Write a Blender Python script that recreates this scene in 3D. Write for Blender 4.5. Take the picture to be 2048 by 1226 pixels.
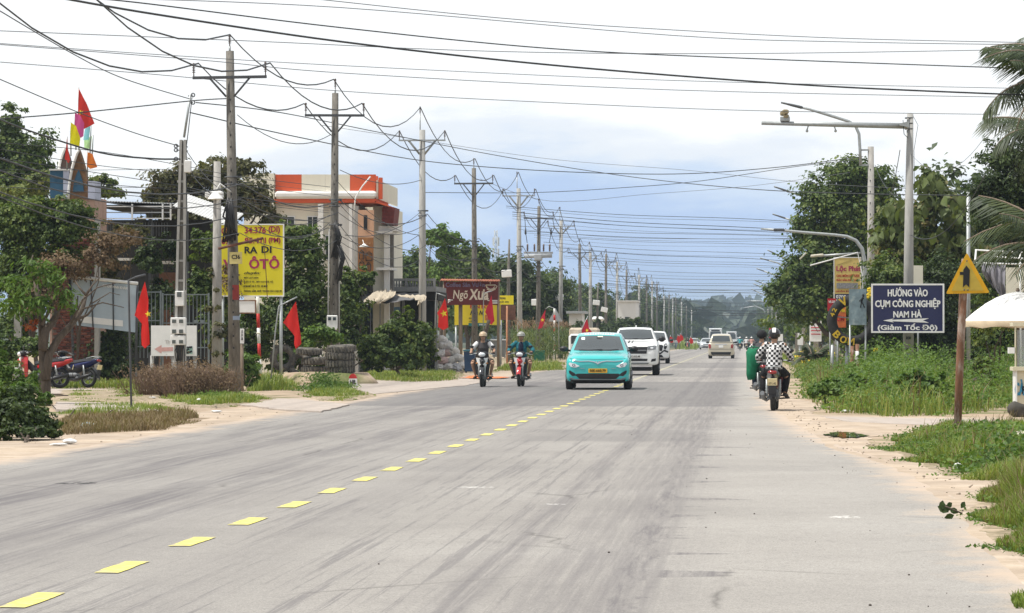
import bpy, bmesh, math, random
import numpy as np
from mathutils import Vector, Matrix, Euler, noise
from mathutils.bvhtree import BVHTree
from mathutils.geometry import delaunay_2d_cdt
R = math.radians
random.seed(7)
rng = np.random.default_rng(7)
scene = bpy.context.scene
for o in list(bpy.data.objects): bpy.data.objects.remove(o)
# ---------------------------------------------------------------- camera
F, CAMH, VX, VY = 6800.0, 1.42, 1490.0, 677.0
YAW = math.atan((VX - 1024) / F); PITCH = math.atan((VY - 613) / F)
cd = bpy.data.cameras.new('camera'); cam = bpy.data.objects.new('camera', cd)
scene.collection.objects.link(cam); scene.camera = cam
cd.sensor_width = 36; cd.lens = 36 * F / 2048; cd.clip_start = .5; cd.clip_end = 20000
cam.location = (0, 0, CAMH); cam.rotation_euler = (R(90) + PITCH, 0, YAW)
CR = Euler(cam.rotation_euler).to_matrix()
# ---------------------------------------------------------------- light
SUN_EL, SUN_AZ = 64.0, -72.0      # degrees; azimuth measured from the road direction (+Y), negative = to the left
sd = bpy.data.lights.new('sun', 'SUN'); sun = bpy.data.objects.new('sun', sd); scene.collection.objects.link(sun)
sd.energy = 4.8; sd.angle = R(2.0); sd.color = (1.0, .965, .90)
sv = Vector((math.sin(R(SUN_AZ)) * math.cos(R(SUN_EL)), -.25 * math.cos(R(SUN_EL)), math.sin(R(SUN_EL))))
sun.rotation_euler = sv.to_track_quat('Z', 'Y').to_euler()
sun.location = (-30, 60, 60)
world = bpy.data.worlds.new('World'); scene.world = world; world.use_nodes = True
nt = world.node_tree; nt.nodes.clear()
def wn(t, **k):
    n = nt.nodes.new(t)
    for a, b in k.items(): setattr(n, a, b)
    return n
sky = wn('ShaderNodeTexSky', sky_type='NISHITA', sun_disc=False, sun_elevation=R(SUN_EL), sun_rotation=math.atan2(sv.x, sv.y))
skybg = wn('ShaderNodeBackground'); skybg.inputs[1].default_value = .12
nt.links.new(sky.outputs[0], skybg.inputs[0])
tc = wn('ShaderNodeTexCoord'); mp = wn('ShaderNodeMapping'); mp.inputs['Scale'].default_value = (9, 9, 34)
nt.links.new(tc.outputs['Generated'], mp.inputs[0])
nz = wn('ShaderNodeTexNoise'); nz.inputs['Scale'].default_value = 1.5; nz.inputs['Detail'].default_value = 7; nz.inputs['Roughness'].default_value = .55
nt.links.new(mp.outputs[0], nz.inputs['Vector'])
mp2 = wn('ShaderNodeMapping'); mp2.inputs['Scale'].default_value = (3, 3, 10); mp2.inputs['Location'].default_value = (.7, 1.3, 0)
nt.links.new(tc.outputs['Generated'], mp2.inputs[0])
nzb = wn('ShaderNodeTexNoise'); nzb.inputs['Scale'].default_value = 1.6; nzb.inputs['Detail'].default_value = 3
nt.links.new(mp2.outputs[0], nzb.inputs['Vector'])
sep = wn('ShaderNodeSeparateXYZ'); nt.links.new(tc.outputs['Generated'], sep.inputs[0])
def wmath(op, a, b, clamp=False):
    n = wn('ShaderNodeMath', operation=op, use_clamp=clamp)
    for i, v in enumerate((a, b)):
        if isinstance(v, (int, float)): n.inputs[i].default_value = v
        else: nt.links.new(v, n.inputs[i])
    return n.outputs[0]
# cloud bank: blue grey rain cloud low over the horizon, thin bright cloud above it
e1 = wmath('ADD', sep.outputs[2], wmath('MULTIPLY', wmath('SUBTRACT', nz.outputs[0], .5), .052))
e2 = wmath('ADD', e1, wmath('MULTIPLY', wmath('SUBTRACT', nzb.outputs[0], .5), .064))
rp = wn('ShaderNodeValToRGB'); rp.color_ramp.interpolation = 'EASE'
el = rp.color_ramp.elements
el[0].position = 0.0; el[0].color = (.40, .50, .66, 1)
el[1].position = 1.0; el[1].color = (.84, .86, .89, 1)
for p_, c_ in ((.065, (.40, .55, .84, 1)), (.16, (.50, .66, .97, 1)), (.21, (.68, .81, 1.02, 1)), (.26, (.92, .97, 1.05, 1)), (.31, (1.14, 1.15, 1.16, 1)), (.62, (1.12, 1.13, 1.14, 1))):
    e_ = el.new(p_); e_.color = c_
nt.links.new(wmath('MULTIPLY', e2, 5.0, True), rp.inputs[0])
clbg = wn('ShaderNodeBackground'); clbg.inputs[1].default_value = 1.0
nt.links.new(rp.outputs[0], clbg.inputs[0])
mixs = wn('ShaderNodeMixShader'); mixs.inputs[0].default_value = .90
nt.links.new(skybg.outputs[0], mixs.inputs[1]); nt.links.new(clbg.outputs[0], mixs.inputs[2])
wo = wn('ShaderNodeOutputWorld'); nt.links.new(mixs.outputs[0], wo.inputs[0])
scene.view_settings.view_transform = 'Standard'; scene.view_settings.look = 'None'
scene.view_settings.exposure = 0.0; scene.view_settings.gamma = 1.0; scene.view_settings.use_curve_mapping = False
cy = scene.cycles
cy.use_denoising = True; cy.max_bounces = 5; cy.diffuse_bounces = 2; cy.glossy_bounces = 2; cy.transmission_bounces = 4
cy.transparent_max_bounces = 8; cy.volume_bounces = 1; cy.caustics_reflective = False; cy.caustics_refractive = False
# ---------------------------------------------------------------- pixel helpers (photo 2048 x 1226)
def ray(x, y): return CR @ Vector(((x - 1024) / F, (613 - y) / F, -1.0))
def P(x, y, Y):
    d = ray(x, y); return Vector((0, 0, CAMH)) + d * (Y / d.y)
def G(x, y, z=0.0):
    d = ray(x, y); return Vector((0, 0, CAMH)) + d * ((z - CAMH) / d.z)
def gx(x, Y): return P(x, VY, Y).x
def gz(y, Y): return CAMH - (y - VY) * Y / F
def SS(Y): return F / Y
# ---------------------------------------------------------------- object helpers
COL = scene.collection
def prop(o, label=None, cat=None, group=None, kind=None):
    if label: o['label'] = label
    if cat: o['category'] = cat
    if group: o['group'] = group
    if kind: o['kind'] = kind
    return o
def empty(name, loc=(0, 0, 0), rz=0.0, label=None, cat=None, group=None, kind=None):
    o = bpy.data.objects.new(name, None); COL.objects.link(o)
    o.location = loc; o.rotation_euler = (0, 0, rz); o.empty_display_size = .1
    return prop(o, label, cat, group, kind)
KIDS = {}
def link(name, me, mats=None, parent=None, loc=(0, 0, 0), rot=(0, 0, 0)):
    o = bpy.data.objects.new(name, me); COL.objects.link(o)
    if mats is not None:
        for m in (mats if isinstance(mats, (list, tuple)) else [mats]): me.materials.append(m)
    o.location = loc; o.rotation_euler = rot
    if parent is not None: setpar(o, parent)
    return o
def setpar(o, p):
    o.parent = p; KIDS.setdefault(p.name, []).append(o)
def copy_tree(o, parent=None):
    c = o.copy(); COL.objects.link(c)
    if parent is not None: setpar(c, parent)
    for ch in KIDS.get(o.name, []): copy_tree(ch, c)
    return c
def frame_from(d, up=Vector((0, 0, 1))):
    d = Vector(d).normalized()
    if abs(d.dot(up)) > .98: up = Vector((1, 0, 0))
    a = d.cross(up).normalized(); b = a.cross(d).normalized()
    return a, b, d
class MB:
    """collects shapes and links them as one mesh object"""
    def __init__(s): s.v = []; s.f = []; s.mi = []; s.sm = []; s.cur = 0; s.smooth = False
    def add(s, vs, fs, smooth=None):
        n = len(s.v); s.v += [tuple(p) for p in vs]
        for f in fs:
            s.f.append([i + n for i in f]); s.mi.append(s.cur); s.sm.append(s.smooth if smooth is None else smooth)
        return s
    def box(s, c, d, rot=None, taper=1.0, bev=0.0):
        x, y, z = (k / 2 for k in d); c = Vector(c)
        if bev > 0: return s.rbox(c, d, rot, bev)
        vs = [Vector((sx * x * (taper if sz > 0 else 1), sy * y * (taper if sz > 0 else 1), sz * z)) for sz in (-1, 1) for sy in (-1, 1) for sx in (-1, 1)]
        if rot is not None: m = Euler(rot).to_matrix(); vs = [m @ v for v in vs]
        return s.add([v + c for v in vs], [(0, 2, 3, 1), (4, 5, 7, 6), (0, 1, 5, 4), (2, 6, 7, 3), (0, 4, 6, 2), (1, 3, 7, 5)], False)
    def rbox(s, c, d, rot, bev):
        c = Vector(c); x, y, z = (k / 2 for k in d); m = Euler(rot).to_matrix() if rot is not None else Matrix.Identity(3)
        rings = []
        for zz, k in ((-z, bev), (-z + bev, 0), (z - bev, 0), (z, bev)):
            a, b = x - k, y - k
            e = bev * .6
            rings.append([m @ Vector(p) + c for p in ((-a + e, -b, zz), (a - e, -b, zz), (a, -b + e, zz), (a, b - e, zz), (a - e, b, zz), (-a + e, b, zz), (-a, b - e, zz), (-a, -b + e, zz))])
        return s.loft(rings, True, True, False)
    def loft(s, rings, cap0=True, cap1=True, smooth=True, closed=True):
        n = len(rings[0]); vs = [p for r in rings for p in r]; fs = []
        for i in range(len(rings) - 1):
            for j in range(n if closed else n - 1):
                k = (j + 1) % n
                fs.append((i * n + j, i * n + k, (i + 1) * n + k, (i + 1) * n + j))
        b = len(s.v); s.add(vs, fs, smooth)
        if cap0: s.f.append([b + j for j in range(n)][::-1]); s.mi.append(s.cur); s.sm.append(False)
        if cap1: s.f.append([b + (len(rings) - 1) * n + j for j in range(n)]); s.mi.append(s.cur); s.sm.append(False)
        return s
    def tube(s, pts, r, n=6, smooth=True, caps=True):
        pts = [Vector(p) for p in pts]; rs = r if isinstance(r, (list, tuple)) else [r] * len(pts)
        rings = []; pa = None
        for i, p in enumerate(pts):
            d = (pts[min(i + 1, len(pts) - 1)] - pts[max(i - 1, 0)])
            if d.length < 1e-9: d = Vector((0, 0, 1))
            d.normalize()
            if pa is None: a, b, _ = frame_from(d)
            else:
                a = pa - d * pa.dot(d)
                if a.length < 1e-6: a, b, _ = frame_from(d)
                a.normalize(); b = a.cross(d).normalized() * -1
            pa = a; b = d.cross(a).normalized()
            rings.append([p + (a * math.cos(t) + b * math.sin(t)) * rs[i] for t in (2 * math.pi * k / n for k in range(n))])
        return s.loft(rings, caps, caps, smooth)
    def lathe(s, prof, n=16, c=(0, 0, 0), axis=None, smooth=True):
        c = Vector(c); m = Matrix.Identity(3)
        if axis is not None:
            a, b, d = frame_from(axis); m = Matrix((a, b, d)).transposed()
        rings = [[c + m @ Vector((r * math.cos(2 * math.pi * k / n), r * math.sin(2 * math.pi * k / n), z)) for k in range(n)] for r, z in prof]
        return s.loft(rings, True, True, smooth)
    def ball(s, c, r, nu=12, nv=8, rot=None):
        r = (r, r, r) if isinstance(r, (int, float)) else r
        m = Euler(rot).to_matrix() if rot is not None else Matrix.Identity(3); c = Vector(c)
        rings = [[c + m @ Vector((r[0] * math.sin(a) * math.cos(t), r[1] * math.sin(a) * math.sin(t), -r[2] * math.cos(a))) for t in (2 * math.pi * k / nu for k in range(nu))]
                 for a in (math.pi * max(.03, min(nv - .03, i)) / nv for i in range(nv + 1))]
        return s.loft(rings, True, True, True)
    def torus(s, c, rx, r, axis=(1, 0, 0), n=24, m=8, sq=1.0):
        a, b, d = frame_from(axis); c = Vector(c)
        rings = []
        for k in range(n + 1):
            t = 2 * math.pi * k / n; e = a * math.cos(t) + b * math.sin(t)
            rings.append([c + e * (rx + r * math.cos(u)) + d * (r * sq * math.sin(u)) for u in (2 * math.pi * j / m for j in range(m))])
        return s.loft(rings, False, False, True)
    def prism(s, poly, o, u, w, depth):
        """flat outline poly [(a,b)] in the plane o + a*u + b*w, thickened by depth along u x w"""
        o, u, w = Vector(o), Vector(u), Vector(w); nrm = u.cross(w).normalized() * depth
        A = [o + u * a + w * b for a, b in poly]; n = len(A)
        fs = [list(range(n))[::-1], [n + i for i in range(n)]] + [(i, (i + 1) % n, n + (i + 1) % n, n + i) for i in range(n)]
        return s.add(A + [p + nrm for p in A], fs, False)
    def quad(s, a, b, c, d): return s.add([a, b, c, d], [(0, 1, 2, 3)])
    def mesh(s, name):
        me = bpy.data.meshes.new(name); me.from_pydata(s.v, [], s.f)
        me.polygons.foreach_set('use_smooth', s.sm); me.polygons.foreach_set('material_index', s.mi); me.update(); return me
    def build(s, name, mats, parent=None, loc=(0, 0, 0), rot=(0, 0, 0)):
        return link(name, s.mesh(name), mats, parent, loc, rot)
def tri_mesh(name, V, Fq, smooth=False):
    """numpy verts (n,3) and faces (m,k) -> mesh, fast"""
    me = bpy.data.meshes.new(name); m, k = Fq.shape
    me.vertices.add(len(V)); me.vertices.foreach_set('co', np.ascontiguousarray(V, dtype=np.float32).ravel())
    me.loops.add(m * k); me.loops.foreach_set('vertex_index', np.ascontiguousarray(Fq, dtype=np.int32).ravel())
    me.polygons.add(m); me.polygons.foreach_set('loop_start', np.arange(0, m * k, k, dtype=np.int32))
    me.polygons.foreach_set('use_smooth', np.full(m, smooth)); me.update(calc_edges=True); return me
# ---------------------------------------------------------------- materials
MATS = {}
def mat(name, col, rough=.8, var=.12, scale=6.0, spec=.3, metal=0.0, bump=0.0, col2=None, fac2=.5, streak=None, coat=0.0, alpha=None):
    """principled surface whose colour wanders by noise; col2 = patchy second colour (rust, dirt)"""
    if name in MATS: return MATS[name]
    m = bpy.data.materials.new(name); m.use_nodes = True; t = m.node_tree; b = t.nodes['Principled BSDF']
    b.inputs['Roughness'].default_value = rough; b.inputs['Metallic'].default_value = metal
    b.inputs['Specular IOR Level'].default_value = spec; b.inputs['Coat Weight'].default_value = coat; b.inputs['Coat Roughness'].default_value = .08
    c = t.nodes.new('ShaderNodeTexCoord'); mp = t.nodes.new('ShaderNodeMapping'); t.links.new(c.outputs['Object'], mp.inputs[0])
    if streak: mp.inputs['Scale'].default_value = streak
    n = t.nodes.new('ShaderNodeTexNoise'); n.inputs['Scale'].default_value = scale; n.inputs['Detail'].default_value = 6; n.inputs['Roughness'].default_value = .6
    t.links.new(mp.outputs[0], n.inputs['Vector'])
    r = t.nodes.new('ShaderNodeValToRGB'); e = r.color_ramp.elements
    e[0].position = .3; e[1].position = .7
    e[0].color = tuple(max(0, k * (1 - var)) for k in col[:3]) + (1,); e[1].color = tuple(min(1, k * (1 + var)) for k in col[:3]) + (1,)
    t.links.new(n.outputs[0], r.inputs[0]); out = r.outputs[0]
    if col2:
        n2 = t.nodes.new('ShaderNodeTexNoise'); n2.inputs['Scale'].default_value = scale * .7; n2.inputs['Detail'].default_value = 8; n2.inputs['Roughness'].default_value = .7
        mp3 = t.nodes.new('ShaderNodeMapping'); mp3.inputs['Location'].default_value = (3.1, 7.7, 1.9); t.links.new(mp.outputs[0], mp3.inputs[0]); t.links.new(mp3.outputs[0], n2.inputs['Vector'])
        r2 = t.nodes.new('ShaderNodeValToRGB'); r2.color_ramp.elements[0].position = 1 - fac2 - .06; r2.color_ramp.elements[1].position = 1 - fac2 + .08
        t.links.new(n2.outputs[0], r2.inputs[0])
        mx = t.nodes.new('ShaderNodeMix'); mx.data_type = 'RGBA'; t.links.new(r2.outputs[0], mx.inputs[0]); t.links.new(out, mx.inputs[6]); mx.inputs[7].default_value = tuple(col2) + (1,)
        out = mx.outputs[2]
    t.links.new(out, b.inputs['Base Color'])
    if bump:
        bp = t.nodes.new('ShaderNodeBump'); bp.inputs['Strength'].default_value = bump; bp.inputs['Distance'].default_value = .02
        t.links.new(n.outputs[0], bp.inputs['Height']); t.links.new(bp.outputs[0], b.inputs['Normal'])
    if alpha is not None: b.inputs['Alpha'].default_value = alpha
    MATS[name] = m; return m
def leafmat(name, cols, rough=.55, trans=.35):
    """leaf surface: each leaf (mesh island) takes its own tone from cols; some light passes through"""
    if name in MATS: return MATS[name]
    m = bpy.data.materials.new(name); m.use_nodes = True; t = m.node_tree; b = t.nodes['Principled BSDF']
    b.inputs['Roughness'].default_value = rough; b.inputs['Specular IOR Level'].default_value = .35
    g = t.nodes.new('ShaderNodeNewGeometry'); r = t.nodes.new('ShaderNodeValToRGB'); e = r.color_ramp.elements
    k = len(cols)
    e[0].position = 0; e[0].color = tuple(cols[0]) + (1,); e[1].position = 1; e[1].color = tuple(cols[-1]) + (1,)
    for i in range(1, k - 1): q = e.new(i / (k - 1)); q.color = tuple(cols[i]) + (1,)
    c = t.nodes.new('ShaderNodeTexCoord'); n = t.nodes.new('ShaderNodeTexNoise'); n.inputs['Scale'].default_value = .9; n.inputs['Detail'].default_value = 3
    t.links.new(c.outputs['Object'], n.inputs['Vector'])
    ad = t.nodes.new('ShaderNodeMath'); ad.operation = 'MULTIPLY_ADD'; t.links.new(g.outputs['Random Per Island'], ad.inputs[0]); ad.inputs[1].default_value = .62
    su = t.nodes.new('ShaderNodeMath'); su.operation = 'MULTIPLY_ADD'; t.links.new(n.outputs[0], su.inputs[0]); su.inputs[1].default_value = 1.3; su.inputs[2].default_value = -.45
    t.links.new(su.outputs[0], ad.inputs[2]); t.links.new(ad.outputs[0], r.inputs[0]); t.links.new(r.outputs[0], b.inputs['Base Color'])
    tr = t.nodes.new('ShaderNodeBsdfTranslucent'); hs = t.nodes.new('ShaderNodeMix'); hs.data_type = 'RGBA'; hs.blend_type = 'MULTIPLY'; hs.inputs[0].default_value = 1
    t.links.new(r.outputs[0], hs.inputs[6]); hs.inputs[7].default_value = (1.3, 1.35, .55, 1); t.links.new(hs.outputs[2], tr.inputs[0])
    mx = t.nodes.new('ShaderNodeMixShader'); mx.inputs[0].default_value = trans
    t.links.new(b.outputs[0], mx.inputs[1]); t.links.new(tr.outputs[0], mx.inputs[2]); t.links.new(mx.outputs[0], t.nodes['Material Output'].inputs[0])
    MATS[name] = m; return m
M_ = dict(
    concrete=mat('concrete', (.34, .325, .30), .9, .22, 5, bump=.3, col2=(.20, .19, .175), fac2=.35, streak=(2, 2, .6)),
    concrete_light=mat('concrete_light', (.37, .365, .345), .9, .15, 4, bump=.2, col2=(.24, .235, .22), fac2=.3, streak=(2, 2, .5)),
    concrete_dark=mat('concrete_dark', (.17, .158, .138), .92, .3, 6, bump=.3, col2=(.10, .092, .08), fac2=.45, streak=(2, 2, .5)),
    steel=mat('galvanised_steel', (.38, .40, .40), .5, .12, 9, spec=.5, metal=.5, col2=(.28, .29, .29), fac2=.3),
    iron=mat('weathered_iron', (.075, .08, .088), .6, .2, 8, spec=.4, col2=(.16, .10, .06), fac2=.25),
    cable=mat('cable_rubber', (.035, .038, .042), .6, .1, 3),
    cable_grey=mat('bare_conductor', (.10, .105, .115), .55, .1, 3),
    porcelain=mat('porcelain', (.10, .06, .045), .3, .1, 4, spec=.5),
    black=mat('black_plastic', (.018, .018, .02), .45, .2, 10, spec=.4),
    old_rubber=mat('old_tyre_rubber', (.085, .08, .073), .9, .3, 9, bump=.3, col2=(.17, .155, .13), fac2=.5),
    rubber=mat('tyre_rubber', (.028, .028, .028), .85, .25, 12, bump=.2, col2=(.07, .065, .055), fac2=.35),
    white=mat('white_paint', (.78, .78, .76), .55, .05, 5, col2=(.60, .58, .53), fac2=.2),
    cream=mat('cream_plaster', (.74, .70, .58), .85, .06, 2, col2=(.52, .48, .40), fac2=.22, streak=(1, 1, .4)),
    redpaint=mat('red_paint', (.52, .035, .03), .55, .12, 6, col2=(.33, .03, .025), fac2=.3),
    rust=mat('rust', (.19, .095, .055), .85, .35, 9, bump=.3, col2=(.38, .30, .25), fac2=.46, streak=(1, 1, .35)),
    rustdark=mat('rust_dark', (.14, .065, .045), .85, .3, 9, col2=(.08, .05, .045), fac2=.4),
    wood=mat('old_wood', (.20, .155, .115), .9, .3, 8, bump=.3, streak=(3, 3, .4)),
    chrome=mat('chrome', (.62, .63, .65), .18, .04, 3, spec=.6, metal=1.0),
    glass=mat('car_glass', (.05, .06, .063), .06, .15, 1.2, spec=.7, coat=.35),
    plate_y=mat('plate_yellow', (.80, .46, .04), .5, .05, 5), ink=mat('black_ink', (.02, .02, .02), .7, .1, 5),
    bark=mat('bark', (.095, .075, .058), .95, .35, 7, bump=.5, col2=(.17, .145, .12), fac2=.35, streak=(3, 3, .5)),
)
# ---------------------------------------------------------------- writing
def text(s, w, h, parent, loc, m, rot=(R(90), 0, 0), name='lettering', bold=.0, shear=0.0, depth=.004, align='CENTER', space=1.0):
    """flat lettering fitted into a w x h box centred on loc (local to parent)"""
    c = bpy.data.curves.new(name, 'FONT'); c.body = s; c.align_x = align; c.align_y = 'CENTER'; c.size = 1; c.offset = bold; c.shear = shear; c.extrude = depth; c.resolution_u = 2; c.space_character = space
    o = bpy.data.objects.new(name, c)
    me = o.to_mesh(); xs = [v.co.x for v in me.vertices]; ys = [v.co.y for v in me.vertices]
    if not xs: xs = [0, 1]; ys = [0, 1]
    x0, x1, y0, y1 = min(xs), max(xs), min(ys), max(ys); 
    me2 = bpy.data.meshes.new(name)
    vs = [((v.co.x - (x0 + x1) / 2) * w / (x1 - x0), (v.co.y - (y0 + y1) / 2) * h / (y1 - y0), v.co.z) for v in me.vertices]
    fs = [list(p.vertices) for p in me.polygons]; nv = len(vs)
    if bold >= .02: dx = h * .028; vs = [(a - dx / 2, b, c) for a, b, c in vs] + [(a + dx / 2, b, c + .0008) for a, b, c in vs]; fs += [[i + nv for i in f] for f in fs]
    me2.from_pydata(vs, [], fs); me2.update()
    o.to_mesh_clear(); bpy.data.objects.remove(o); bpy.data.curves.remove(c)
    return link(name, me2, m, parent, loc, rot)
# ================================================================ terrain
HP = [(-100, 0), (560, 0), (1000, .35), (1500, 2.8), (2200, 11.5), (3000, 21.0), (4000, 30.5), (5000, 33), (7000, 30)]
def hz(y):
    for (a, b), (c, d) in zip(HP, HP[1:]):
        if y <= c: return b + (d - b) * (y - a) / (c - a)
    return HP[-1][1]
def terr(x, y):
    z = hz(y)
    if y > 1100:
        k = min(1, (y - 1100) / 900) * min(1, max(0, abs(x + 4) - 14) / 120)
        z += k * (noise.noise(Vector((x / 260, y / 700, 3.3))) * 7 + noise.noise(Vector((x / 90, y / 260, 1.3))) * 2.5)
    return z
def nodes_of(m): return m.node_tree, m.node_tree.nodes['Principled BSDF']
def N(t, ty, **k):
    n = t.nodes.new(ty)
    for a, b in k.items(): setattr(n, a, b)
    return n
def nmath(t, op, a, b=0.0, c=0.0, clamp=False):
    n = N(t, 'ShaderNodeMath', operation=op, use_clamp=clamp)
    for i, v in enumerate((a, b, c)):
        if isinstance(v, (int, float)): n.inputs[i].default_value = v
        else: t.links.new(v, n.inputs[i])
    return n.outputs[0]
def nnoise(t, vec, scale, detail=6, rough=.6, sc=(1, 1, 1), loc=(0, 0, 0)):
    mp = N(t, 'ShaderNodeMapping'); mp.inputs['Scale'].default_value = sc; mp.inputs['Location'].default_value = loc; t.links.new(vec, mp.inputs[0])
    n = N(t, 'ShaderNodeTexNoise'); n.inputs['Scale'].default_value = scale; n.inputs['Detail'].default_value = detail; n.inputs['Roughness'].default_value = rough
    t.links.new(mp.outputs[0], n.inputs['Vector']); return n.outputs[0]
def nramp(t, f, stops):
    r = N(t, 'ShaderNodeValToRGB'); e = r.color_ramp.elements
    e[0].position, e[1].position = stops[0][0], stops[-1][0]
    def c4(c): return (c, c, c, 1) if isinstance(c, (int, float)) else tuple(c) + (1,)
    e[0].color, e[1].color = c4(stops[0][1]), c4(stops[-1][1])
    for p, c in stops[1:-1]: q = e.new(p); q.color = c4(c)
    t.links.new(f, r.inputs[0]); return r.outputs[0]
def nmix(t, f, a, b, mode='MIX'):
    n = N(t, 'ShaderNodeMix', data_type='RGBA', blend_type=mode)
    for i, v in ((0, f), (6, a), (7, b)):
        if isinstance(v, (int, float)): n.inputs[i].default_value = v
        elif isinstance(v, tuple): n.inputs[i].default_value = v + (1,)
        else: t.links.new(v, n.inputs[i])
    return n.outputs[2]
def newmat(name, rough=.9, spec=.2):
    m = bpy.data.materials.new(name); m.use_nodes = True; t, b = nodes_of(m)
    b.inputs['Roughness'].default_value = rough; b.inputs['Specular IOR Level'].default_value = spec
    c = N(t, 'ShaderNodeTexCoord'); MATS[name] = m; return m, t, b, c.outputs['Object']
# ground soil: pale pinkish sand, darker earth, thin moss of grass; forest floor far away
gm, t, b, co = newmat('soil')
n1 = nnoise(t, co, .35, 8); n2 = nnoise(t, co, 2.2, 8, .7); n3 = nnoise(t, co, 14, 6, .7); n4 = nnoise(t, co, .16, 6, .65, loc=(5, 2, 0))
sand = nramp(t, n2, [(.25, (.24, .17, .115)), (.5, (.39, .30, .215)), (.75, (.50, .40, .30))])
sand = nmix(t, nramp(t, n3, [(.5, 0), (.75, .55)]), sand, (.25, .18, .13))
grassc = nramp(t, n3, [(.3, (.06, .085, .022)), (.7, (.15, .18, .05))])
col = nmix(t, nramp(t, n1, [(.50, 0), (.60, .9)]), sand, grassc)
sepx = N(t, 'ShaderNodeSeparateXYZ'); t.links.new(co, sepx.inputs[0])
farf = nmath(t, 'MULTIPLY', nmath(t, 'SUBTRACT', sepx.outputs[1], 330), 1 / 200, clamp=True)
forest = nramp(t, nnoise(t, co, .03, 9, .78), [(.3, (.02, .034, .02)), (.5, (.045, .06, .035)), (.60, (.13, .125, .08)), (.68, (.035, .05, .03))])
col = nmix(t, farf, col, forest); t.links.new(col, b.inputs['Base Color'])
bp = N(t, 'ShaderNodeBump'); bp.inputs['Strength'].default_value = .5; bp.inputs['Distance'].default_value = .05; t.links.new(n2, bp.inputs['Height']); t.links.new(bp.outputs[0], b.inputs['Normal'])
xs = sorted(set([-4000, -2500, -1500, -900, -600, -400, -300, -220, -160, -120, -90, -60, -40, -28, -18, -9, -4, 1.5, 8, 18, 28, 45, 65, 90, 120, 160, 220, 300, 400, 600, 900, 1500, 2500, 4000]))
ys = [-80, -30, 0, 12, 30, 60, 100, 150, 200, 300, 400, 480, 560] + list(range(600, 1500, 50)) + list(range(1500, 4200, 90)) + [4300, 4600, 5000, 5600, 6300, 7000]
V = np.array([(x, y, terr(x, y) - .012 * (y > 560)) for y in ys for x in xs]); nx = len(xs)
Q = np.array([(j * nx + i, j * nx + i + 1, (j + 1) * nx + i + 1, (j + 1) * nx + i) for j in range(len(ys) - 1) for i in range(nx - 1)])
prop(link('ground', tri_mesh('ground', V, Q, True), gm), 'pale sandy earth ground stretching to wooded hazy hills', kind='structure')
# ---------------------------------------------------------------- road
def jit(y, s, k=1.0): return noise.noise(Vector((y * .11 * k, s, 0))) * .16 + noise.noise(Vector((y * .9 * k, s + 4, 0))) * .08 + noise.noise(Vector((y * 4, s + 9, 0))) * .025
RE = [(10, 1.85), (17, 1.75), (30, 1.85), (36, 1.72), (43, 1.3), (56, .85), (68, .62), (80, .55), (120, .45), (300, .5), (8000, .5)]
def redge(y):
    for (a, b_), (c, d) in zip(RE, RE[1:]):
        if y <= c: return b_ + (d - b_) * (y - a) / (c - a)
LE = [(10, -8.45), (40, -8.6), (60, -8.7), (95, -9.0), (104, -9.3), (120, -9.0), (300, -8.8), (8000, -8.8)]
def ledge(y):
    for (a, b_), (c, d) in zip(LE, LE[1:]):
        if y <= c: return b_ + (d - b_) * (y - a) / (c - a)
def ysteps():
    y = 9.0
    while y < 1500:
        yield y
        y += .16 if y < 60 else (.4 if y < 140 else (2 if y < 300 else 10))
    yield 1500
rm, t, b, co = newmat('asphalt', .88, .25)
sp = N(t, 'ShaderNodeSeparateXYZ'); t.links.new(co, sp.inputs[0]); X, Yy = sp.outputs[0], sp.outputs[1]
big = nnoise(t, co, .3, 7, .6); mid = nnoise(t, co, 1.1, 7, .65, sc=(1, .35, 1)); fine = nnoise(t, co, 80, 3, .85); speck = nnoise(t, co, 130, 2, .5)
col = nramp(t, big, [(.25, (.262, .246, .226)), (.5, (.312, .293, .268)), (.75, (.352, .333, .305))])
col = nmix(t, .55, col, nramp(t, fine, [(.36, .45), (.5, .98), (.64, 1.5)]), 'MULTIPLY')
col = nmix(t, nramp(t, speck, [(.62, 0), (.70, .5)]), col, (.40, .385, .36))
col = nmix(t, nramp(t, nnoise(t, co, 70, 2, .5, loc=(3, 1, 0)), [(.66, 0), (.72, .55)]), col, (.08, .075, .07))
# tyre-worn dark bands along the lanes: centre x, half width, strength, jagged edge
wob = nmath(t, 'MULTIPLY', nmath(t, 'SUBTRACT', nnoise(t, co, .12, 4, .6, sc=(0, 1, 1)), .5), 1.0)
jag = nmath(t, 'MULTIPLY', nmath(t, 'SUBTRACT', nnoise(t, co, 2.6, 3, .75, sc=(.05, 1, 1)), .5), .9)
stre = nnoise(t, co, 1.0, 6, .75, sc=(16, .22, 1))
def band(x0, hw, soft, jg, wb):
    d = nmath(t, 'ADD', X, -x0); d = nmath(t, 'ADD', d, nmath(t, 'MULTIPLY', wob, wb)); d = nmath(t, 'ABSOLUTE', d)
    d = nmath(t, 'ADD', d, nmath(t, 'MULTIPLY', jag, jg))
    return nmath(t, 'SUBTRACT', 1.0, nmath(t, 'DIVIDE', nmath(t, 'SUBTRACT', d, hw), soft), clamp=True)
def sstep(v, a, b_):
    return nmath(t, 'DIVIDE', nmath(t, 'SUBTRACT', v, a), b_ - a, clamp=True)
dark = None
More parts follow.
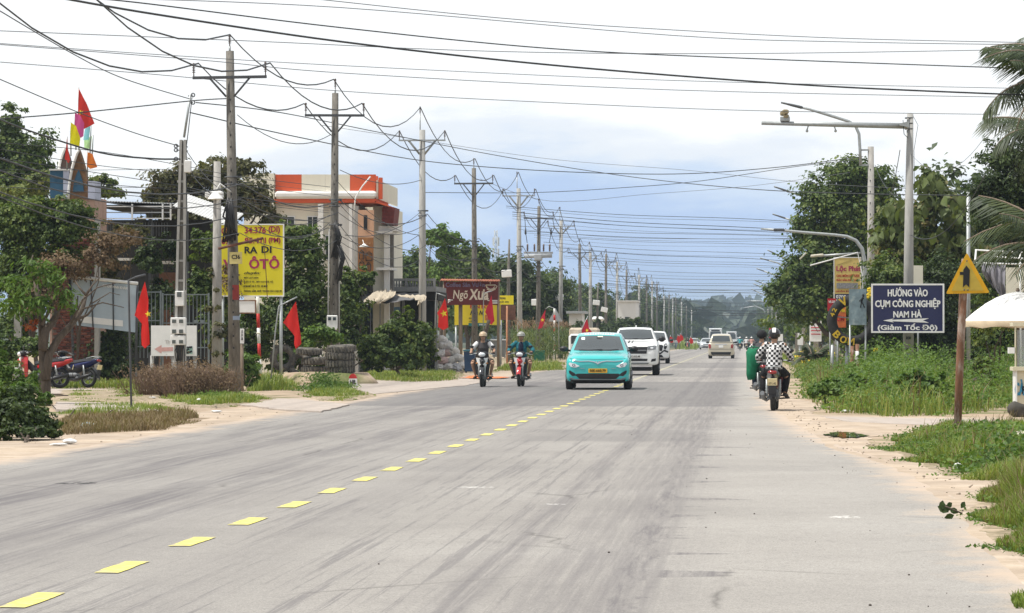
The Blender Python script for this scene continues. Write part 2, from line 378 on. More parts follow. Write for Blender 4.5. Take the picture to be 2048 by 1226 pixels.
for x0, hw, soft, jg, wb, st in ((-1.56, .05, .16, .15, .25, .62), (-1.17, .03, .16, .15, .25, .45), (-.80, .22, .22, .12, .2, .50), (-1.1, .6, .4, .2, .2, .22), (-4.7, .05, .18, .15, .6, .5), (-5.2, .14, .25, .2, .8, .62), (-6.45, .16, .25, .2, .8, .66), (-6.9, .05, .15, .15, .6, .5), (-7.4, .10, .22, .2, .7, .45), (-5.9, 1.5, .6, .2, .6, .20), (-3.2, .12, .3, .3, .8, .20)):
    f = nmath(t, 'MULTIPLY', band(x0, hw, soft, jg, wb), st)
    dark = f if dark is None else nmath(t, 'MAXIMUM', dark, f)
dark = nmath(t, 'MULTIPLY', dark, nramp(t, stre, [(.34, .15), (.52, 1.1), (.72, 1.7)]))
dark = nmath(t, 'MULTIPLY', dark, nramp(t, nnoise(t, co, .09, 3, .5, loc=(9, 3, 0)), [(.3, .55), (.6, 1.1)]), clamp=True)
tn = nmath(t, 'MULTIPLY', nmath(t, 'SUBTRACT', nnoise(t, co, 1.05, 2, .5, sc=(.02, 1, 1), loc=(0, 3, 0)), .46), 5.0, clamp=True); tw = nmath(t, 'MULTIPLY', nnoise(t, co, .12, 2, .5, sc=(0, 1, 1), loc=(0, 9, 0)), 1.25)
teeth = nmath(t, 'MULTIPLY', nmath(t, 'SUBTRACT', nmath(t, 'ADD', nmath(t, 'MULTIPLY', nmath(t, 'POWER', tn, 2.2), tw), -.55), X), 12.0, clamp=True)
dark = nmath(t, 'MAXIMUM', dark, nmath(t, 'MULTIPLY', nmath(t, 'MULTIPLY', teeth, sstep(X, -1.0, -.75)), nmath(t, 'MULTIPLY', sstep(Yy, 62, 50), nramp(t, nnoise(t, co, 1.0, 6, .8, sc=(11, .5, 1), loc=(1, 2, 0)), [(.36, .18), (.5, .5), (.62, .85)]))), clamp=True)
# streaky dark rubber all over the near lanes
dark = nmath(t, 'MAXIMUM', dark, nmath(t, 'MULTIPLY', nramp(t, nnoise(t, co, 1.0, 6, .8, sc=(9, .10, 1), loc=(2, 8, 0)), [(.52, 0), (.60, .6)]), sstep(X, -.6, -1.3)), clamp=True)
col = nmix(t, dark, col, (.135, .125, .128))
# darker resurfaced rectangles with crisp cross joints
ye = nmath(t, 'ADD', Yy, nmath(t, 'MULTIPLY', nmath(t, 'SUBTRACT', nnoise(t, co, .8, 3), .5), 2.0))
xe = nmath(t, 'ADD', X, nmath(t, 'MULTIPLY', nmath(t, 'SUBTRACT', nnoise(t, co, .5, 3, loc=(4, 4, 0)), .5), 1.2))
def patch(y0, y1, x0, x1, k):
    f = nmath(t, 'MULTIPLY', sstep(ye, y0, y0 + .5), sstep(ye, y1, y1 - .5)); g = nmath(t, 'MULTIPLY', sstep(xe, x0, x0 + .3), sstep(xe, x1, x1 - .3))
    return nmath(t, 'MULTIPLY', nmath(t, 'MULTIPLY', f, g), k)
pt = patch(70.5, 111, -9.5, -.1, .55)
for q in ((46.5, 53, -3.2, -.6, .32), (125, 150, -9.5, .6, .30), (163, 200, -9.5, .6, .42), (36, 38.0, -4.2, 1.0, .12)): pt = nmath(t, 'MAXIMUM', pt, patch(*q))
col = nmix(t, pt, col, (.125, .12, .122))
col = nmix(t, nmath(t, 'MULTIPLY', sstep(xe, -1.6, -2.6), .16), col, (.12, .115, .115))
col = nmix(t, nramp(t, nnoise(t, co, 7, 6, .8, sc=(1, .5, 1), loc=(6, 1, 0)), [(.52, 0), (.72, .35)]), col, (.15, .14, .135))
# dust blown in from both verges
at = N(t, 'ShaderNodeAttribute', attribute_name='edge'); ev = at.outputs['Fac']
dn = nmath(t, 'ADD', ev, nmath(t, 'MULTIPLY', nmath(t, 'SUBTRACT', nnoise(t, co, 1.6, 8, .7, sc=(1, .6, 1)), .5), 1.5))
col = nmix(t, nramp(t, dn, [(.50, 0), (.95, .9)]), col, (.47, .375, .29))
# a black oil smear, pale scrape marks
def blob(px, py, rx, ry, s, k):
    g = G(px, py)
    dx = nmath(t, 'DIVIDE', nmath(t, 'ADD', X, -g.x), rx); dy = nmath(t, 'DIVIDE', nmath(t, 'ADD', Yy, -g.y), ry)
    d = nmath(t, 'ADD', nmath(t, 'MULTIPLY', dx, dx), nmath(t, 'MULTIPLY', dy, dy))
    d = nmath(t, 'ADD', d, nmath(t, 'MULTIPLY', nmath(t, 'SUBTRACT', nnoise(t, co, s, 6, .8, sc=(1, .35, 1)), .42), 7.0))
    return nmath(t, 'MULTIPLY', sstep(d, 1.0, .55), k)
col = nmix(t, blob(155, 968, .26, .42, 9, .93), col, (.02, .02, .02))
for q in ((1690, 1036, .17, .22, 16, .8), (950, 976, .22, .25, 18, .6), (1110, 1010, .12, .16, 16, .5)): col = nmix(t, blob(*q), col, (.62, .60, .57))
cr = N(t, 'ShaderNodeTexVoronoi', feature='DISTANCE_TO_EDGE'); mpv = N(t, 'ShaderNodeMapping'); mpv.inputs['Scale'].default_value = (.22, .16, 1); dist = nmix(t, .1, co, nnoise(t, co, .9, 4))
t.links.new(dist, mpv.inputs[0]); t.links.new(mpv.outputs[0], cr.inputs['Vector']); cr.inputs['Scale'].default_value = 1
crk = nmath(t, 'MULTIPLY', nramp(t, cr.outputs['Distance'], [(.0, 1), (.006, 0)]), nramp(t, nnoise(t, co, .25, 2, loc=(1, 7, 0)), [(.5, 0), (.6, .55)]))
col = nmix(t, crk, col, (.07, .065, .06))
t.links.new(col, b.inputs['Base Color'])
bp = N(t, 'ShaderNodeBump'); bp.inputs['Strength'].default_value = .35; bp.inputs['Distance'].default_value = .006; t.links.new(fine, bp.inputs['Height']); t.links.new(bp.outputs[0], b.inputs['Normal'])
V, Q, E = [], [], []
for y in ysteps():
    l, r = ledge(y) + jit(y, 1.0), redge(y) + jit(y, 5.0) * 1.3
    cols = [(l, 1), (l + .35, .62), (l + .9, .25), (l + 1.8, 0), (-3.8, 0), (r - 1.5, 0), (r - .75, .25), (r - .3, .62), (r, 1)]
    V += [(x, y, hz(y) + .008 + .05 * (y > 500)) for x, _ in cols]; E += [e for _, e in cols]
k = len(cols); n = len(V) // k
Q = [(j * k + i, j * k + i + 1, (j + 1) * k + i + 1, (j + 1) * k + i) for j in range(n - 1) for i in range(k - 1)]
me = tri_mesh('road', np.array(V), np.array(Q), True); at = me.attributes.new('edge', 'FLOAT', 'POINT'); at.data.foreach_set('value', np.array(E, dtype=np.float32))
road = prop(link('road', me, rm), 'straight pale grey asphalt road with dark tyre bands', kind='structure')
# painted centre dashes, each a piece of the road
pm = mat('yellow_road_paint', (.70, .62, .15), .8, .16, 14, col2=(.42, .38, .24), fac2=.47)
pw = mat('pale_road_paint', (.66, .62, .42), .8, .12, 8, col2=(.4, .38, .3), fac2=.3)
d0 = G(64, 1204); X0 = d0.x; Y0 = d0.y
cl = G(1024, 852)
for i in range(150):
    y = Y0 + 2.64 * i; x = X0 + (cl.x - X0) * (y - Y0) / (cl.y - Y0) if y < 60 else cl.x
    q = MB(); L = .52 + rng.uniform(-.02, .02); w = .078
    pts = [(-w, -L), (w, -L), (w, -L * .33), (w, L * .33), (w, L), (-w, L), (-w, L * .33), (-w, -L * .33)]
    q.add([(a + rng.uniform(-.008, .008), c + rng.uniform(-.015, .015), 0) for a, c in pts], [list(range(8))])
    q.build('painted_dash', pm if y < 110 else pw, road, (x, y, .013))
# ---------------------------------------------------------------- verges: paler sand sheets, concrete aprons, puddle
sandm, t, b, co = newmat('verge_sand')
n2 = nnoise(t, co, 1.6, 8, .7); n3 = nnoise(t, co, 22, 5, .7); n5 = nnoise(t, co, .5, 5, .6)
col = nramp(t, n2, [(.25, (.28, .21, .15)), (.5, (.45, .36, .27)), (.75, (.60, .51, .415))])
col = nmix(t, nramp(t, n5, [(.45, 0), (.6, .5)]), col, (.30, .24, .19))
col = nmix(t, nramp(t, n3, [(.56, 0), (.72, .6)]), col, (.20, .15, .11)); t.links.new(col, b.inputs['Base Color'])
bp = N(t, 'ShaderNodeBump'); bp.inputs['Strength'].default_value = .5; bp.inputs['Distance'].default_value = .03; t.links.new(n2, bp.inputs['Height']); t.links.new(bp.outputs[0], b.inputs['Normal'])
def strip(name, fa, fb, y0, y1, step, z, m, label):
    V = []; y = y0
    while y <= y1:
        a, c = fa(y), fb(y); V += [(a, y, z), ((a + c) / 2, y, z + .004), (c, y, z)]; y += step
    n = len(V) // 3; Q = [(j * 3 + i, j * 3 + i + 1, j * 3 + i + 4, j * 3 + i + 3) for j in range(n - 1) for i in range(2)]
    return prop(link(name, tri_mesh(name, np.array(V), np.array(Q), True), m), label, kind='structure')
strip('verge', lambda y: ledge(y) - 1.3 - 1.2 * abs(noise.noise(Vector((y * .07, 3, 0)))) + jit(y, 2) * 2, lambda y: ledge(y) + .5, 9, 330, .5, .004, sandm, 'sandy verge along the far-lane edge of the road')
def rv(y):
    base = redge(y) + .35 + .55 * abs(noise.noise(Vector((y * .09, 8, 0)))) + jit(y, 12) * 1.5
    for c, w, a in ((56.5, 5, 9.0), (34.2, 1.5, 1.1), (73, 8, .6)): base += a * math.exp(-((y - c) / w) ** 4)
    return base
strip('verge', lambda y: redge(y) - .6, rv, 9, 330, .3, .0045, sandm, 'sandy verge and side track on the near-lane edge of the road')
slabm = mat('apron_concrete', (.40, .345, .30), .9, .16, 3, bump=.2, col2=(.29, .235, .19), fac2=.4)
def slab(name, pts, z, label):
    q = MB(); g = [G(*p) for p in pts]; n = len(g)
    bm = []
    for i in range(n):
        a, c = g[i], g[(i + 1) % n]; k = max(2, int((c - a).length / .5))
        for j in range(k):
            p = a.lerp(c, j / k); bm.append((p.x + rng.uniform(-.04, .04), p.y + rng.uniform(-.15, .15)))
    q.prism(bm, (0, 0, -.05), (1, 0, 0), (0, 1, 0), .05 + z); return prop(q.build(name, slabm), label, kind='structure')
slab('pavement', [(330, 797), (585, 800), (700, 812), (640, 826), (560, 822), (440, 806)], .035, 'worn pinkish concrete apron beside the grass strip')
slab('pavement', [(88, 780), (262, 781), (330, 786), (330, 792), (90, 790)], .04, 'narrow concrete path in front of the parked scooters')
slab('pavement', [(110, 808), (270, 811), (290, 820), (330, 828), (110, 824)], .05, 'cracked concrete slab behind the dry grass')
slab('pavement', [(690, 762), (930, 757), (975, 764), (930, 772), (740, 790), (700, 778)], .02, 'pale dusty side-road mouth behind the kilometre stone')
slab('pavement', [(1640, 834), (1900, 838), (2100, 845), (2100, 862), (1900, 853), (1700, 845)], .012, 'stony side track between the two weed beds')
wm = mat('puddle_water', (.05, .05, .035), .03, .2, 3, spec=.8)
q = MB(); c = G(1688, 872)
q.add([(c.x + .30 * math.cos(a) * (1 + .7 * noise.noise(Vector((math.cos(a) * 3, math.sin(a) * 3, 0)))), c.y + 1.4 * math.sin(a) * (1 + .7 * noise.noise(Vector((math.cos(a) * 4, math.sin(a) * 4, 5)))), .020) for a in (2 * math.pi * i / 28 for i in range(28))], [list(range(28))])
prop(q.build('puddle', wm), 'small muddy puddle at the broken road edge', kind='structure')
# ================================================================ utility poles
POLEX = -13.4
def pole_obj(name, h, rb, rt, mm, label, group, lean=0.0, holes=True):
    e = empty(name, label=label, cat='utility pole', group=group)
    q = MB(); q.tube([(0, 0, -.4), (0, 0, h * .5), (lean, 0, h)], [rb, (rb + rt) / 2, rt], 12); q.build('pole_shaft', mm, e)
    return e
def insulator(h, par, loc, m='porcelain'):
    q = MB(); q.tube([(0, 0, 0), (0, 0, h)], .016, 5)
    for i in range(5): q.lathe([(.018, h * (.32 + .13 * i)), (.055, h * (.34 + .13 * i)), (.018, h * (.40 + .13 * i))], 8)
    q.ball((0, 0, h), .035, 6, 5); q.build('insulator', M_[m], par, loc)
def crossarm(par, z, w, mm, th=.075, brace=True):
    q = MB(); q.box((0, -.16, z), (w, .08, th)); a = q.build('crossarm', mm, par)
    if brace:
        for s in (-1, 1):
            q = MB(); q.tube([(s * w * .27, -.16, z - .02), (s * .10, -.14, z - .52)], .028, 5); q.build('brace', mm, par)
    for s in (-1, 1): insulator(.34, par, (s * (w / 2 - .03), -.16, z + .03))
def clutter(par, zs, mm=None):
    q = MB()
    for z in zs: q.torus((0, 0, z), .175, .02, (0, 0, 1), 12, 5)
    for z in zs[::2]: q.box((.19, -.03, z), (.12, .06, .06))
    q.build('bracket', M_['iron'], par)
def pole_dark(label, group, h=9.2, w=1.95):
    e = pole_obj('utility_pole', h, .165, .105, M_['concrete_dark'], label, group)
    q = MB(); q.tube([(0, -.02, h - .05), (0, -.02, h + .12)], .03, 6); q.build('top_bracket', M_['steel'], e)
    insulator(.33, e, (0, -.02, h + .1)); crossarm(e, h - .72, w, M_['iron']); clutter(e, [h - 3.4, h - 3.6, h - 4.2])
    q = MB()   # climbing holes up the shaft: black blocks painting the shade inside them
    for i in range(22):
        z = 1.2 + i * (h - 2.2) / 22; r = .165 + (.105 - .165) * z / h
        q.box((0, -r + .002, z), (.035, .02, .05))
    q.build('step_hole_shade', M_['black'], e)
    return e
def pole_light(label, group, h=9.6, w=1.95):
    e = pole_obj('utility_pole', h, .17, .12, M_['concrete_light'], label, group)
    q = MB(); q.tube([(-.09, 0, h - .3), (-.09, 0, h + .62)], .028, 6); q.build('top_bracket', M_['steel'], e)
    insulator(.30, e, (-.09, 0, h + .6)); crossarm(e, h - .42, w, M_['steel'], .06)
    q = MB()
    for s in (-1, 1): q.tube([(s * w * .3, -.16, h - .44), (s * .12, -.13, h - .98)], .02, 5)
    q.build('brace', M_['steel'], e); clutter(e, [h - 3.2, h - 3.4])
    return e
# (photo x at mid height, y of the concrete top, kind)
PL = [(470, 97, 'd'), (667, 183, 'd'), (845, 258, 'l'), (950, 335, 'd'), (1040, 376, 'l'), (1076, 412, 'd'), (1121, 440, 'l'), (1161, 488, 'd'), (1181, 503, 'l'), (1211, 508, 'd'),
      (1235, 523, 'l'), (1253, 540, 'd'), (1279, 550, 'l'), (1294, 558, 'd'), (1304, 563, 'l'), (1314, 568, 'd'), (1328, 592, 'l'), (1338, 590, 'd'), (1345, 597, 'l'), (1352, 596, 'd'), (1363, 604, 'l'),
      (1373, 612, 'd'), (1383, 620, 'l'), (1393, 628, 'd'), (1402, 634, 'l'), (1411, 640, 'd'), (1418, 645, 'l')]
GP = 'utility poles along the far-lane verge'
LAB = ['tall brown concrete pole with crossarm in front of the yellow phone-number board', 'brown concrete pole with crossarm before the white and orange building', 'pale concrete pole with steel crossarm behind the torn awning',
       'brown pole with dark crossarm rising behind the maroon coffee sign', 'pale concrete pole beside the yellow board and corn', 'brown pole carrying switchgear between its dark crossarms', 'pale pole rising behind the grey triangular sign back',
       'slim dark pole with crossarm behind the teal car', 'pale pole just behind the teal car roof', 'dark pole with tangled fittings before the white wall gable', 'pale pole before the white wall gable', 'slim dark pole at the edge of the white wall gable', 'pale pole above the white pickup roof']
NTH = 'first second third fourth fifth sixth seventh eighth ninth tenth eleventh twelfth thirteenth fourteenth fifteenth sixteenth seventeenth eighteenth nineteenth twentieth twenty-first twenty-second twenty-third twenty-fourth twenty-fifth twenty-sixth twenty-seventh twenty-eighth twenty-ninth thirtieth'.split()
TOPS = []; dproto = lproto = None; heads = []
for i, (x, yt, kd) in enumerate(PL):
    Y = POLEX / (gx(x, 1.0)); ht = gz(yt, Y) - terr(POLEX, Y)
    lab = LAB[i] if i < len(LAB) else f'{NTH[i]} pole outward along the row, a thin {"dark" if kd == "d" else "pale"} post in the haze'
    proto = None
    if kd == 'd':
        if dproto is None: dproto = pole_dark(lab, GP); o = dproto
        else: o = copy_tree(dproto)
        s = ht / 9.2
    else:
        if lproto is None: lproto = pole_light(lab, GP); o = lproto
        else: o = copy_tree(lproto)
        s = ht / 9.6
    o['label'] = lab; o.location = (POLEX, Y, terr(POLEX, Y)); o.scale = (1, 1, s); o.rotation_euler = (0, R(rng.uniform(-.5, .5)) if i else R(-.9), R(rng.uniform(-4, 4)))
    hA = (9.2 - .72 + .38) if kd == 'd' else (9.6 - .42 + .38); hT = (9.2 + .44) if kd == 'd' else (9.6 + .9)
    heads.append([Vector((POLEX - .95, Y - .16, hA * s)), Vector((POLEX + (0 if kd == 'd' else -.09) - .14 * (i == 0), Y, hT * s)), Vector((POLEX + .95, Y - .16, hA * s))])
    TOPS.append((Y, ht, o))
# ---------------------------------------------------------------- cables
def cat_pts(a, b, sag, n=14):
    a, b = Vector(a), Vector(b); out = []
    for i in range(n + 1):
        k = i / n; p = a.lerp(b, k); p.z -= sag * 4 * k * (1 - k); out.append(p)
    return out
def cable(segs, r, label, group, m='cable', n=4, name='overhead_cable'):
    q = MB()
    for pts in segs: q.tube(pts, r, n, True, False)
    return prop(q.build(name, M_[m]), label, 'cable', group)
GC = 'power lines along the pole row'
START = [Vector((POLEX - 1.0, 42, 11.6)), Vector((POLEX, 42, 12.6)), Vector((POLEX + 1.0, 42, 11.8))]
for k, lab in enumerate(('bare power line carried by the outer crossarm ends away from the road', 'bare power line carried by the pole-top insulators', 'bare power line carried by the crossarm ends nearest the road')):
    prev = Vector((POLEX + (k - 1), 47, 10.8 + (1.0 if k == 1 else 0))); segs = []
    for h in heads[:20]:
        L = (h[k] - prev).length; segs.append(cat_pts(prev, h[k], .0011 * L * L + .12, 10)); prev = h[k]
    cable(segs, .021, lab, GC)
# service cables strung lower on the same poles
for k, (dz, dx, r, lab) in enumerate(((-3.5, .20, .018, 'thick twisted black service cable on the road side of the poles'), (-3.9, .16, .013, 'thin black telephone cable just under the thick service cable'), (-4.4, -.18, .014, 'sagging black telephone cable on the field side of the poles'), (-4.8, .14, .011, 'lowest thin telephone cable along the pole row'))):
    prev = Vector((POLEX + dx, 47, 6.4 + dz * .3)); segs = []
    for (Y, ht, o) in TOPS[:16]:
        c = Vector((POLEX + dx, Y - .05, ht + dz)); L = (c - prev).length; segs.append(cat_pts(prev, c, .0004 * L * L + .22, 10)); prev = c
    cable(segs, r, lab, 'telephone cables along the pole row')
# cables crossing the road: [(photo x, y, distance), ...] run through smoothly
GX = 'cables crossing over the road'
def run(pts, r, label, m='cable', group=GX):
    w = [P(*p) for p in pts]; out = []
    n = len(w)
    for i in range(n - 1):
        p0, p1, p2, p3 = w[max(i - 1, 0)], w[i], w[i + 1], w[min(i + 2, n - 1)]
        for k in range(8):
            u = k / 8; out.append(.5 * ((2 * p1) + (p2 - p0) * u + (2 * p0 - 5 * p1 + 4 * p2 - p3) * u * u + (3 * p1 - p0 - 3 * p2 + p3) * u ** 3))
    out.append(w[-1]); return cable([out], r * .78, label, group, m)
run([(540, -12, 62), (1000, 36, 68), (1348, 60, 72), (1700, 77, 76), (2100, 86, 80)], .010, 'highest thin wire across the white sky to the palm', 'cable_grey')
run([(180, -5, 60), (680, 15, 66), (1348, 71, 72), (1700, 84, 76), (2100, 90, 80)], .010, 'second thin wire across the white sky to the palm', 'cable_grey')
run([(-40, 60, 80), (500, 82, 85), (1000, 103, 88), (1500, 107, 92), (2100, 98, 96)], .012, 'almost level thin wire above the street-lamp arm', 'cable_grey')
run([(180, -4, 58), (300, 8, 60), (680, 55, 65), (1100, 97, 70), (1500, 117, 75), (2100, 139, 80)], .016, 'dark wire running down to the middle of the upper palm fronds')
run([(100, -8, 52), (320, 30, 56), (680, 83, 62), (1050, 125, 66), (1400, 155, 70), (1700, 175, 74), (2100, 192, 78)], .024, 'thick twisted black cable crossing the whole sky')
run([(-40, 84, 80), (300, 108, 85), (700, 132, 90), (1350, 161, 95), (2100, 178, 100)], .011, 'faint thin wire just over the thick twisted cable end', 'cable_grey')
run([(-40, 86, 80), (400, 120, 86), (700, 147, 90), (1350, 180, 96), (2100, 196, 100)], .012, 'thin wire just below the thick twisted cable', 'cable_grey')
run([(-40, 121, 85), (300, 148, 90), (680, 182, 95), (1100, 205, 98), (1500, 221, 100), (2000, 229, 104)], .012, 'thin wire passing right above the street-lamp pole top', 'cable_grey')
run([(-30, 240, 85), (160, 225, 88), (380, 202, 93), (455, 197, 90)], .020, 'black cable coming up to the thin rod of the meter pole')
run([(-20, 230, 80), (60, 262, 85), (200, 305, 90), (300, 317, 92), (360, 318, 93)], .030, 'thickest black cable sagging past the colourful flags')
run([(-20, 10, 60), (150, 110, 72), (250, 158, 82), (380, 198, 92)], .016, 'dark wire dropping in from above to the meter pole rod')
run([(-20, 150, 75), (150, 222, 82), (270, 266, 88), (358, 292, 93)], .016, 'dark wire dropping just above the small flags to the meter pole')
run([(380, 225, 94), (600, 275, 110), (850, 322, 140), (1100, 342, 150), (1348, 348, 152), (1550, 335, 150), (1725, 313, 147)], .022, 'black cable from the meter pole over the road to the cracked concrete pole')
run([(392, 205, 94), (560, 225, 105), (760, 265, 130), (1000, 312, 150), (1250, 352, 150), (1500, 378, 130), (1750, 388, 118), (2060, 392, 110)], .020, 'long dark cable dipping to the right above the broad-leaved tree')
run([(640, 250, 110), (840, 280, 141), (1100, 318, 145), (1380, 341, 140), (1620, 366, 135), (1960, 384, 120)], .010, 'thin wire from the second pole down to the broad-leaved tree', 'cable_grey')
run([(845, 385, 141), (1070, 385, 150), (1250, 375, 150), (1400, 362, 150), (1600, 332, 148), (1735, 318, 147)], .017, 'black cable climbing from the third pole to the cracked concrete pole')
run([(960, 358, 166), (1100, 402, 175), (1300, 388, 180), (1500, 372, 178), (1700, 345, 160)], .012, 'thin wire climbing over the road behind the black cable', 'cable_grey')
nm = ('upper', 'middle', 'lower')
for i, (y0, y1, y2, Y, r, m) in enumerate(((412, 438, 455, 190, .018, 'cable'), (424, 455, 470, 195, .022, 'cable'), (432, 462, 476, 195, .016, 'cable'), (452, 470, 480, 200, .018, 'cable_grey'), (462, 478, 472, 205, .018, 'cable'), (470, 488, 500, 215, .015, 'cable_grey'),
        (484, 506, 516, 225, .018, 'cable_grey'), (495, 517, 532, 240, .022, 'cable'), (512, 530, 540, 250, .018, 'cable_grey'), (530, 548, 552, 270, .018, 'cable_grey'), (546, 560, 568, 290, .022, 'cable_grey'), (560, 572, 576, 310, .026, 'cable'), (566, 580, 574, 320, .030, 'cable'), (574, 586, 590, 330, .022, 'cable_grey'), (588, 606, 596, 350, .025, 'cable'), (604, 622, 618, 400, .04, 'cable'), (610, 627, 624, 420, .04, 'cable'))):
    x0 = 1490 - 13.4 * F / Y; x1 = 1490 + 7.6 * F / Y
    ord_ = ('first', 'second', 'third', 'fourth', 'fifth', 'sixth', 'seventh', 'eighth', 'ninth', 'tenth', 'eleventh', 'twelfth', 'thirteenth', 'fourteenth', 'fifteenth', 'sixteenth', 'lowest')[i]
    for dy_, k_, pre in ((0, 1, ''), (3.5 + i % 4, .6, 'thin strand under the ')): run([(x0 + 2, y0 + dy_, Y), (x0 + (x1 - x0) * .3, (y0 + y1) / 2 + 4 + dy_ * 1.6, Y), (x0 + (x1 - x0) * .65, y1 + dy_ * 1.2, Y), (x1, y2 - dy_ * .4, Y)], r * k_, f'{pre}{ord_} cable from the top in the far bundle', m, 'far cables crossing over the road')
for i, (y0, y1, y2, r) in enumerate(((283, 302, 330, .011), (293, 330, 348, .011), (312, 345, 372, .012), (340, 340, 340, .008), (338, 366, 382, .010), (352, 372, 378, .010), (372, 385, 402, .011))):
    ord_ = ('first', 'second', 'third', 'fourth', 'fifth', 'sixth', 'lowest')[i]
    run([(-30, y0, 84), (190, y1, 90), (360, y2, 94), (475, y2 + 22, 90), (660, y2 + 44, 110)], r, f'{ord_} from the top of the slack wires before the wooden arch and roof', 'cable', 'slack wires between the gate and the poles')
DL = ['upper slack dropper from the tall brown pole to the second pole', 'lower slack dropper from the tall brown pole to the second pole', 'middle slack dropper from the second pole to the third', 'deepest slack dropper from the second pole to the third', 'topmost slack dropper from the second pole to the third', 'short dropper from the meter pole junction box to the tall brown pole', 'second short dropper just below it on the meter pole', 'high slack wire from the tall brown pole to the second pole', 'nearly level wire over the striped parapet to the third pole', 'dropper running down from the second pole to the torn awning', 'dropper from the second pole to the eatery balustrade', 'upper dropper from the third pole to the fourth', 'lower dropper from the third pole to the fourth',
      'dropper from the fourth pole past the maroon sign', 'wire from the third pole back to the peach sign tower', 'drooping wire loop beside the cracked concrete pole', 'taut wire tied to the street-lamp pole']
for i, ((xa, ya, Ya), (xb, yb, Yb), sg) in enumerate((((475, 395, 90), (660, 430, 110), .5), ((475, 410, 90), (660, 445, 110), .7), ((672, 400, 110), (838, 500, 141), .5), ((672, 440, 110), (838, 520, 141), .8), ((672, 360, 110), (838, 470, 141), .4), ((372, 300, 94), (470, 395, 90), .2), ((372, 330, 94), (470, 400, 90), .3),
        ((475, 230, 90), (660, 270, 110), .5), ((680, 340, 110), (842, 360, 141), .3), ((672, 470, 110), (748, 610, 132), .3), ((672, 480, 110), (745, 560, 132), .2), ((845, 470, 141), (945, 520, 166), .4), ((848, 500, 141), (948, 540, 166), .7), ((955, 520, 166), (1035, 560, 202), .5), ((845, 420, 141), (690, 470, 112), .4), ((1750, 330, 146), (1800, 395, 114), .3), ((1800, 300, 113), (1778, 400, 146), .2))):
    cable([cat_pts(P(xa, ya, Ya), P(xb, yb, Yb), sg, 12)], .013, DL[i], 'slack droppers')
cable([cat_pts(P(1822, 308, 113), P(2010, 205, 90), 1.1, 16)], .008, 'thin wire swooping up from the street-lamp pole to the palm', GX, 'cable_grey')
cable([cat_pts(P(1822, 470, 113), P(1970, 350, 90), .7, 16)], .014, 'dark cable rising through the broad-leaved tree to the dark crown', GX)
# ================================================================ plants
def kites(C, D, Nn, L, Wd, fold=.18):
    """leaf kites: C centres (n,3), D direction, Nn normals, L lengths, Wd half widths -> verts, quads"""
    n = len(C); S_ = np.cross(D, Nn); S_ /= np.linalg.norm(S_, axis=1, keepdims=True) + 1e-9; U = np.cross(S_, D)
    L = L[:, None]; Wd = Wd[:, None]
    V = np.stack([C - D * L * .5, C + S_ * Wd - D * L * .05 + U * Wd * fold, C + D * L * .5 - U * L * .12, C - S_ * Wd - D * L * .05 + U * Wd * fold], axis=1).reshape(-1, 3)
    Q = np.arange(4 * n).reshape(-1, 4); return V, Q
def unit(n):
    a = rng.normal(size=(n, 3)); return a / (np.linalg.norm(a, axis=1, keepdims=True) + 1e-9)
def leaf_cloud(blobs, n, leaf, ratio=.38, clump=.27, shell=.3, droop=.25, per=44):
    """blobs: (centre, radii); leaves gathered in clumps spread through the outer part of each blob"""
    vol = np.array([r[0] * r[2] + r[0] * r[1] + r[1] * r[2] for _, r in blobs]); vol = vol / vol.sum(); Vs = []; tot = []
    Cs, Ds, Ns = [], [], []
    for (c, r), v in zip(blobs, vol):
        m = max(12, int(n * v)); k = max(4, m // per); r = np.array(r)
        d = unit(k); d[:, 2] = np.where(d[:, 2] < -.55, -d[:, 2] * .5, d[:, 2]); rad = shell + (1.02 - shell) * rng.random(k) ** .6
        rad *= 1 + .24 * rng.normal(size=k); spr = rng.random(k) < .15; rad[spr] *= 1.25
        cc = np.array(c) + d * rad[:, None] * r
        idx = rng.integers(0, k, m); sz = clump * min(r) * (.6 + .8 * rng.random(k))
        o = rng.normal(size=(m, 3)) * sz[idx][:, None] * np.array([1, 1, .62]); pts = cc[idx] + o * .75
        nn = d[idx] * .55 + o / (sz[idx][:, None] + 1e-6) * .35 + np.array([0, 0, .55]) + rng.normal(size=(m, 3)) * .40
        nn /= np.linalg.norm(nn, axis=1, keepdims=True)
        dd = d[idx] * .5 + rng.normal(size=(m, 3)); dd[:, 2] -= droop * 2
        dd -= nn * (dd * nn).sum(1, keepdims=True); dd /= np.linalg.norm(dd, axis=1, keepdims=True) + 1e-9
        Cs.append(pts); Ds.append(dd); Ns.append(nn)
    C, D, Nn = np.concatenate(Cs), np.concatenate(Ds), np.concatenate(Ns); L = leaf * (.6 + .8 * rng.random(len(C)))
    return kites(C, D, Nn, L, L * ratio)
def bl(x, y, rx, ry, Y, dep=None):
    p = P(x, y, Y); s = SS(Y); return (tuple(p), (rx / s, dep if dep else rx / s * .9, ry / s))
def rel(blobs, o): return [((c[0] - o[0], c[1] - o[1], c[2] - o[2]), r) for c, r in blobs]
def wig(a, b, k, amp):
    a, b = Vector(a), Vector(b); L = (b - a).length
    return [a.lerp(b, i / k) + Vector((rng.normal(), rng.normal(), rng.normal() * .4)) * amp * L * math.sin(math.pi * i / k) for i in range(k + 1)]
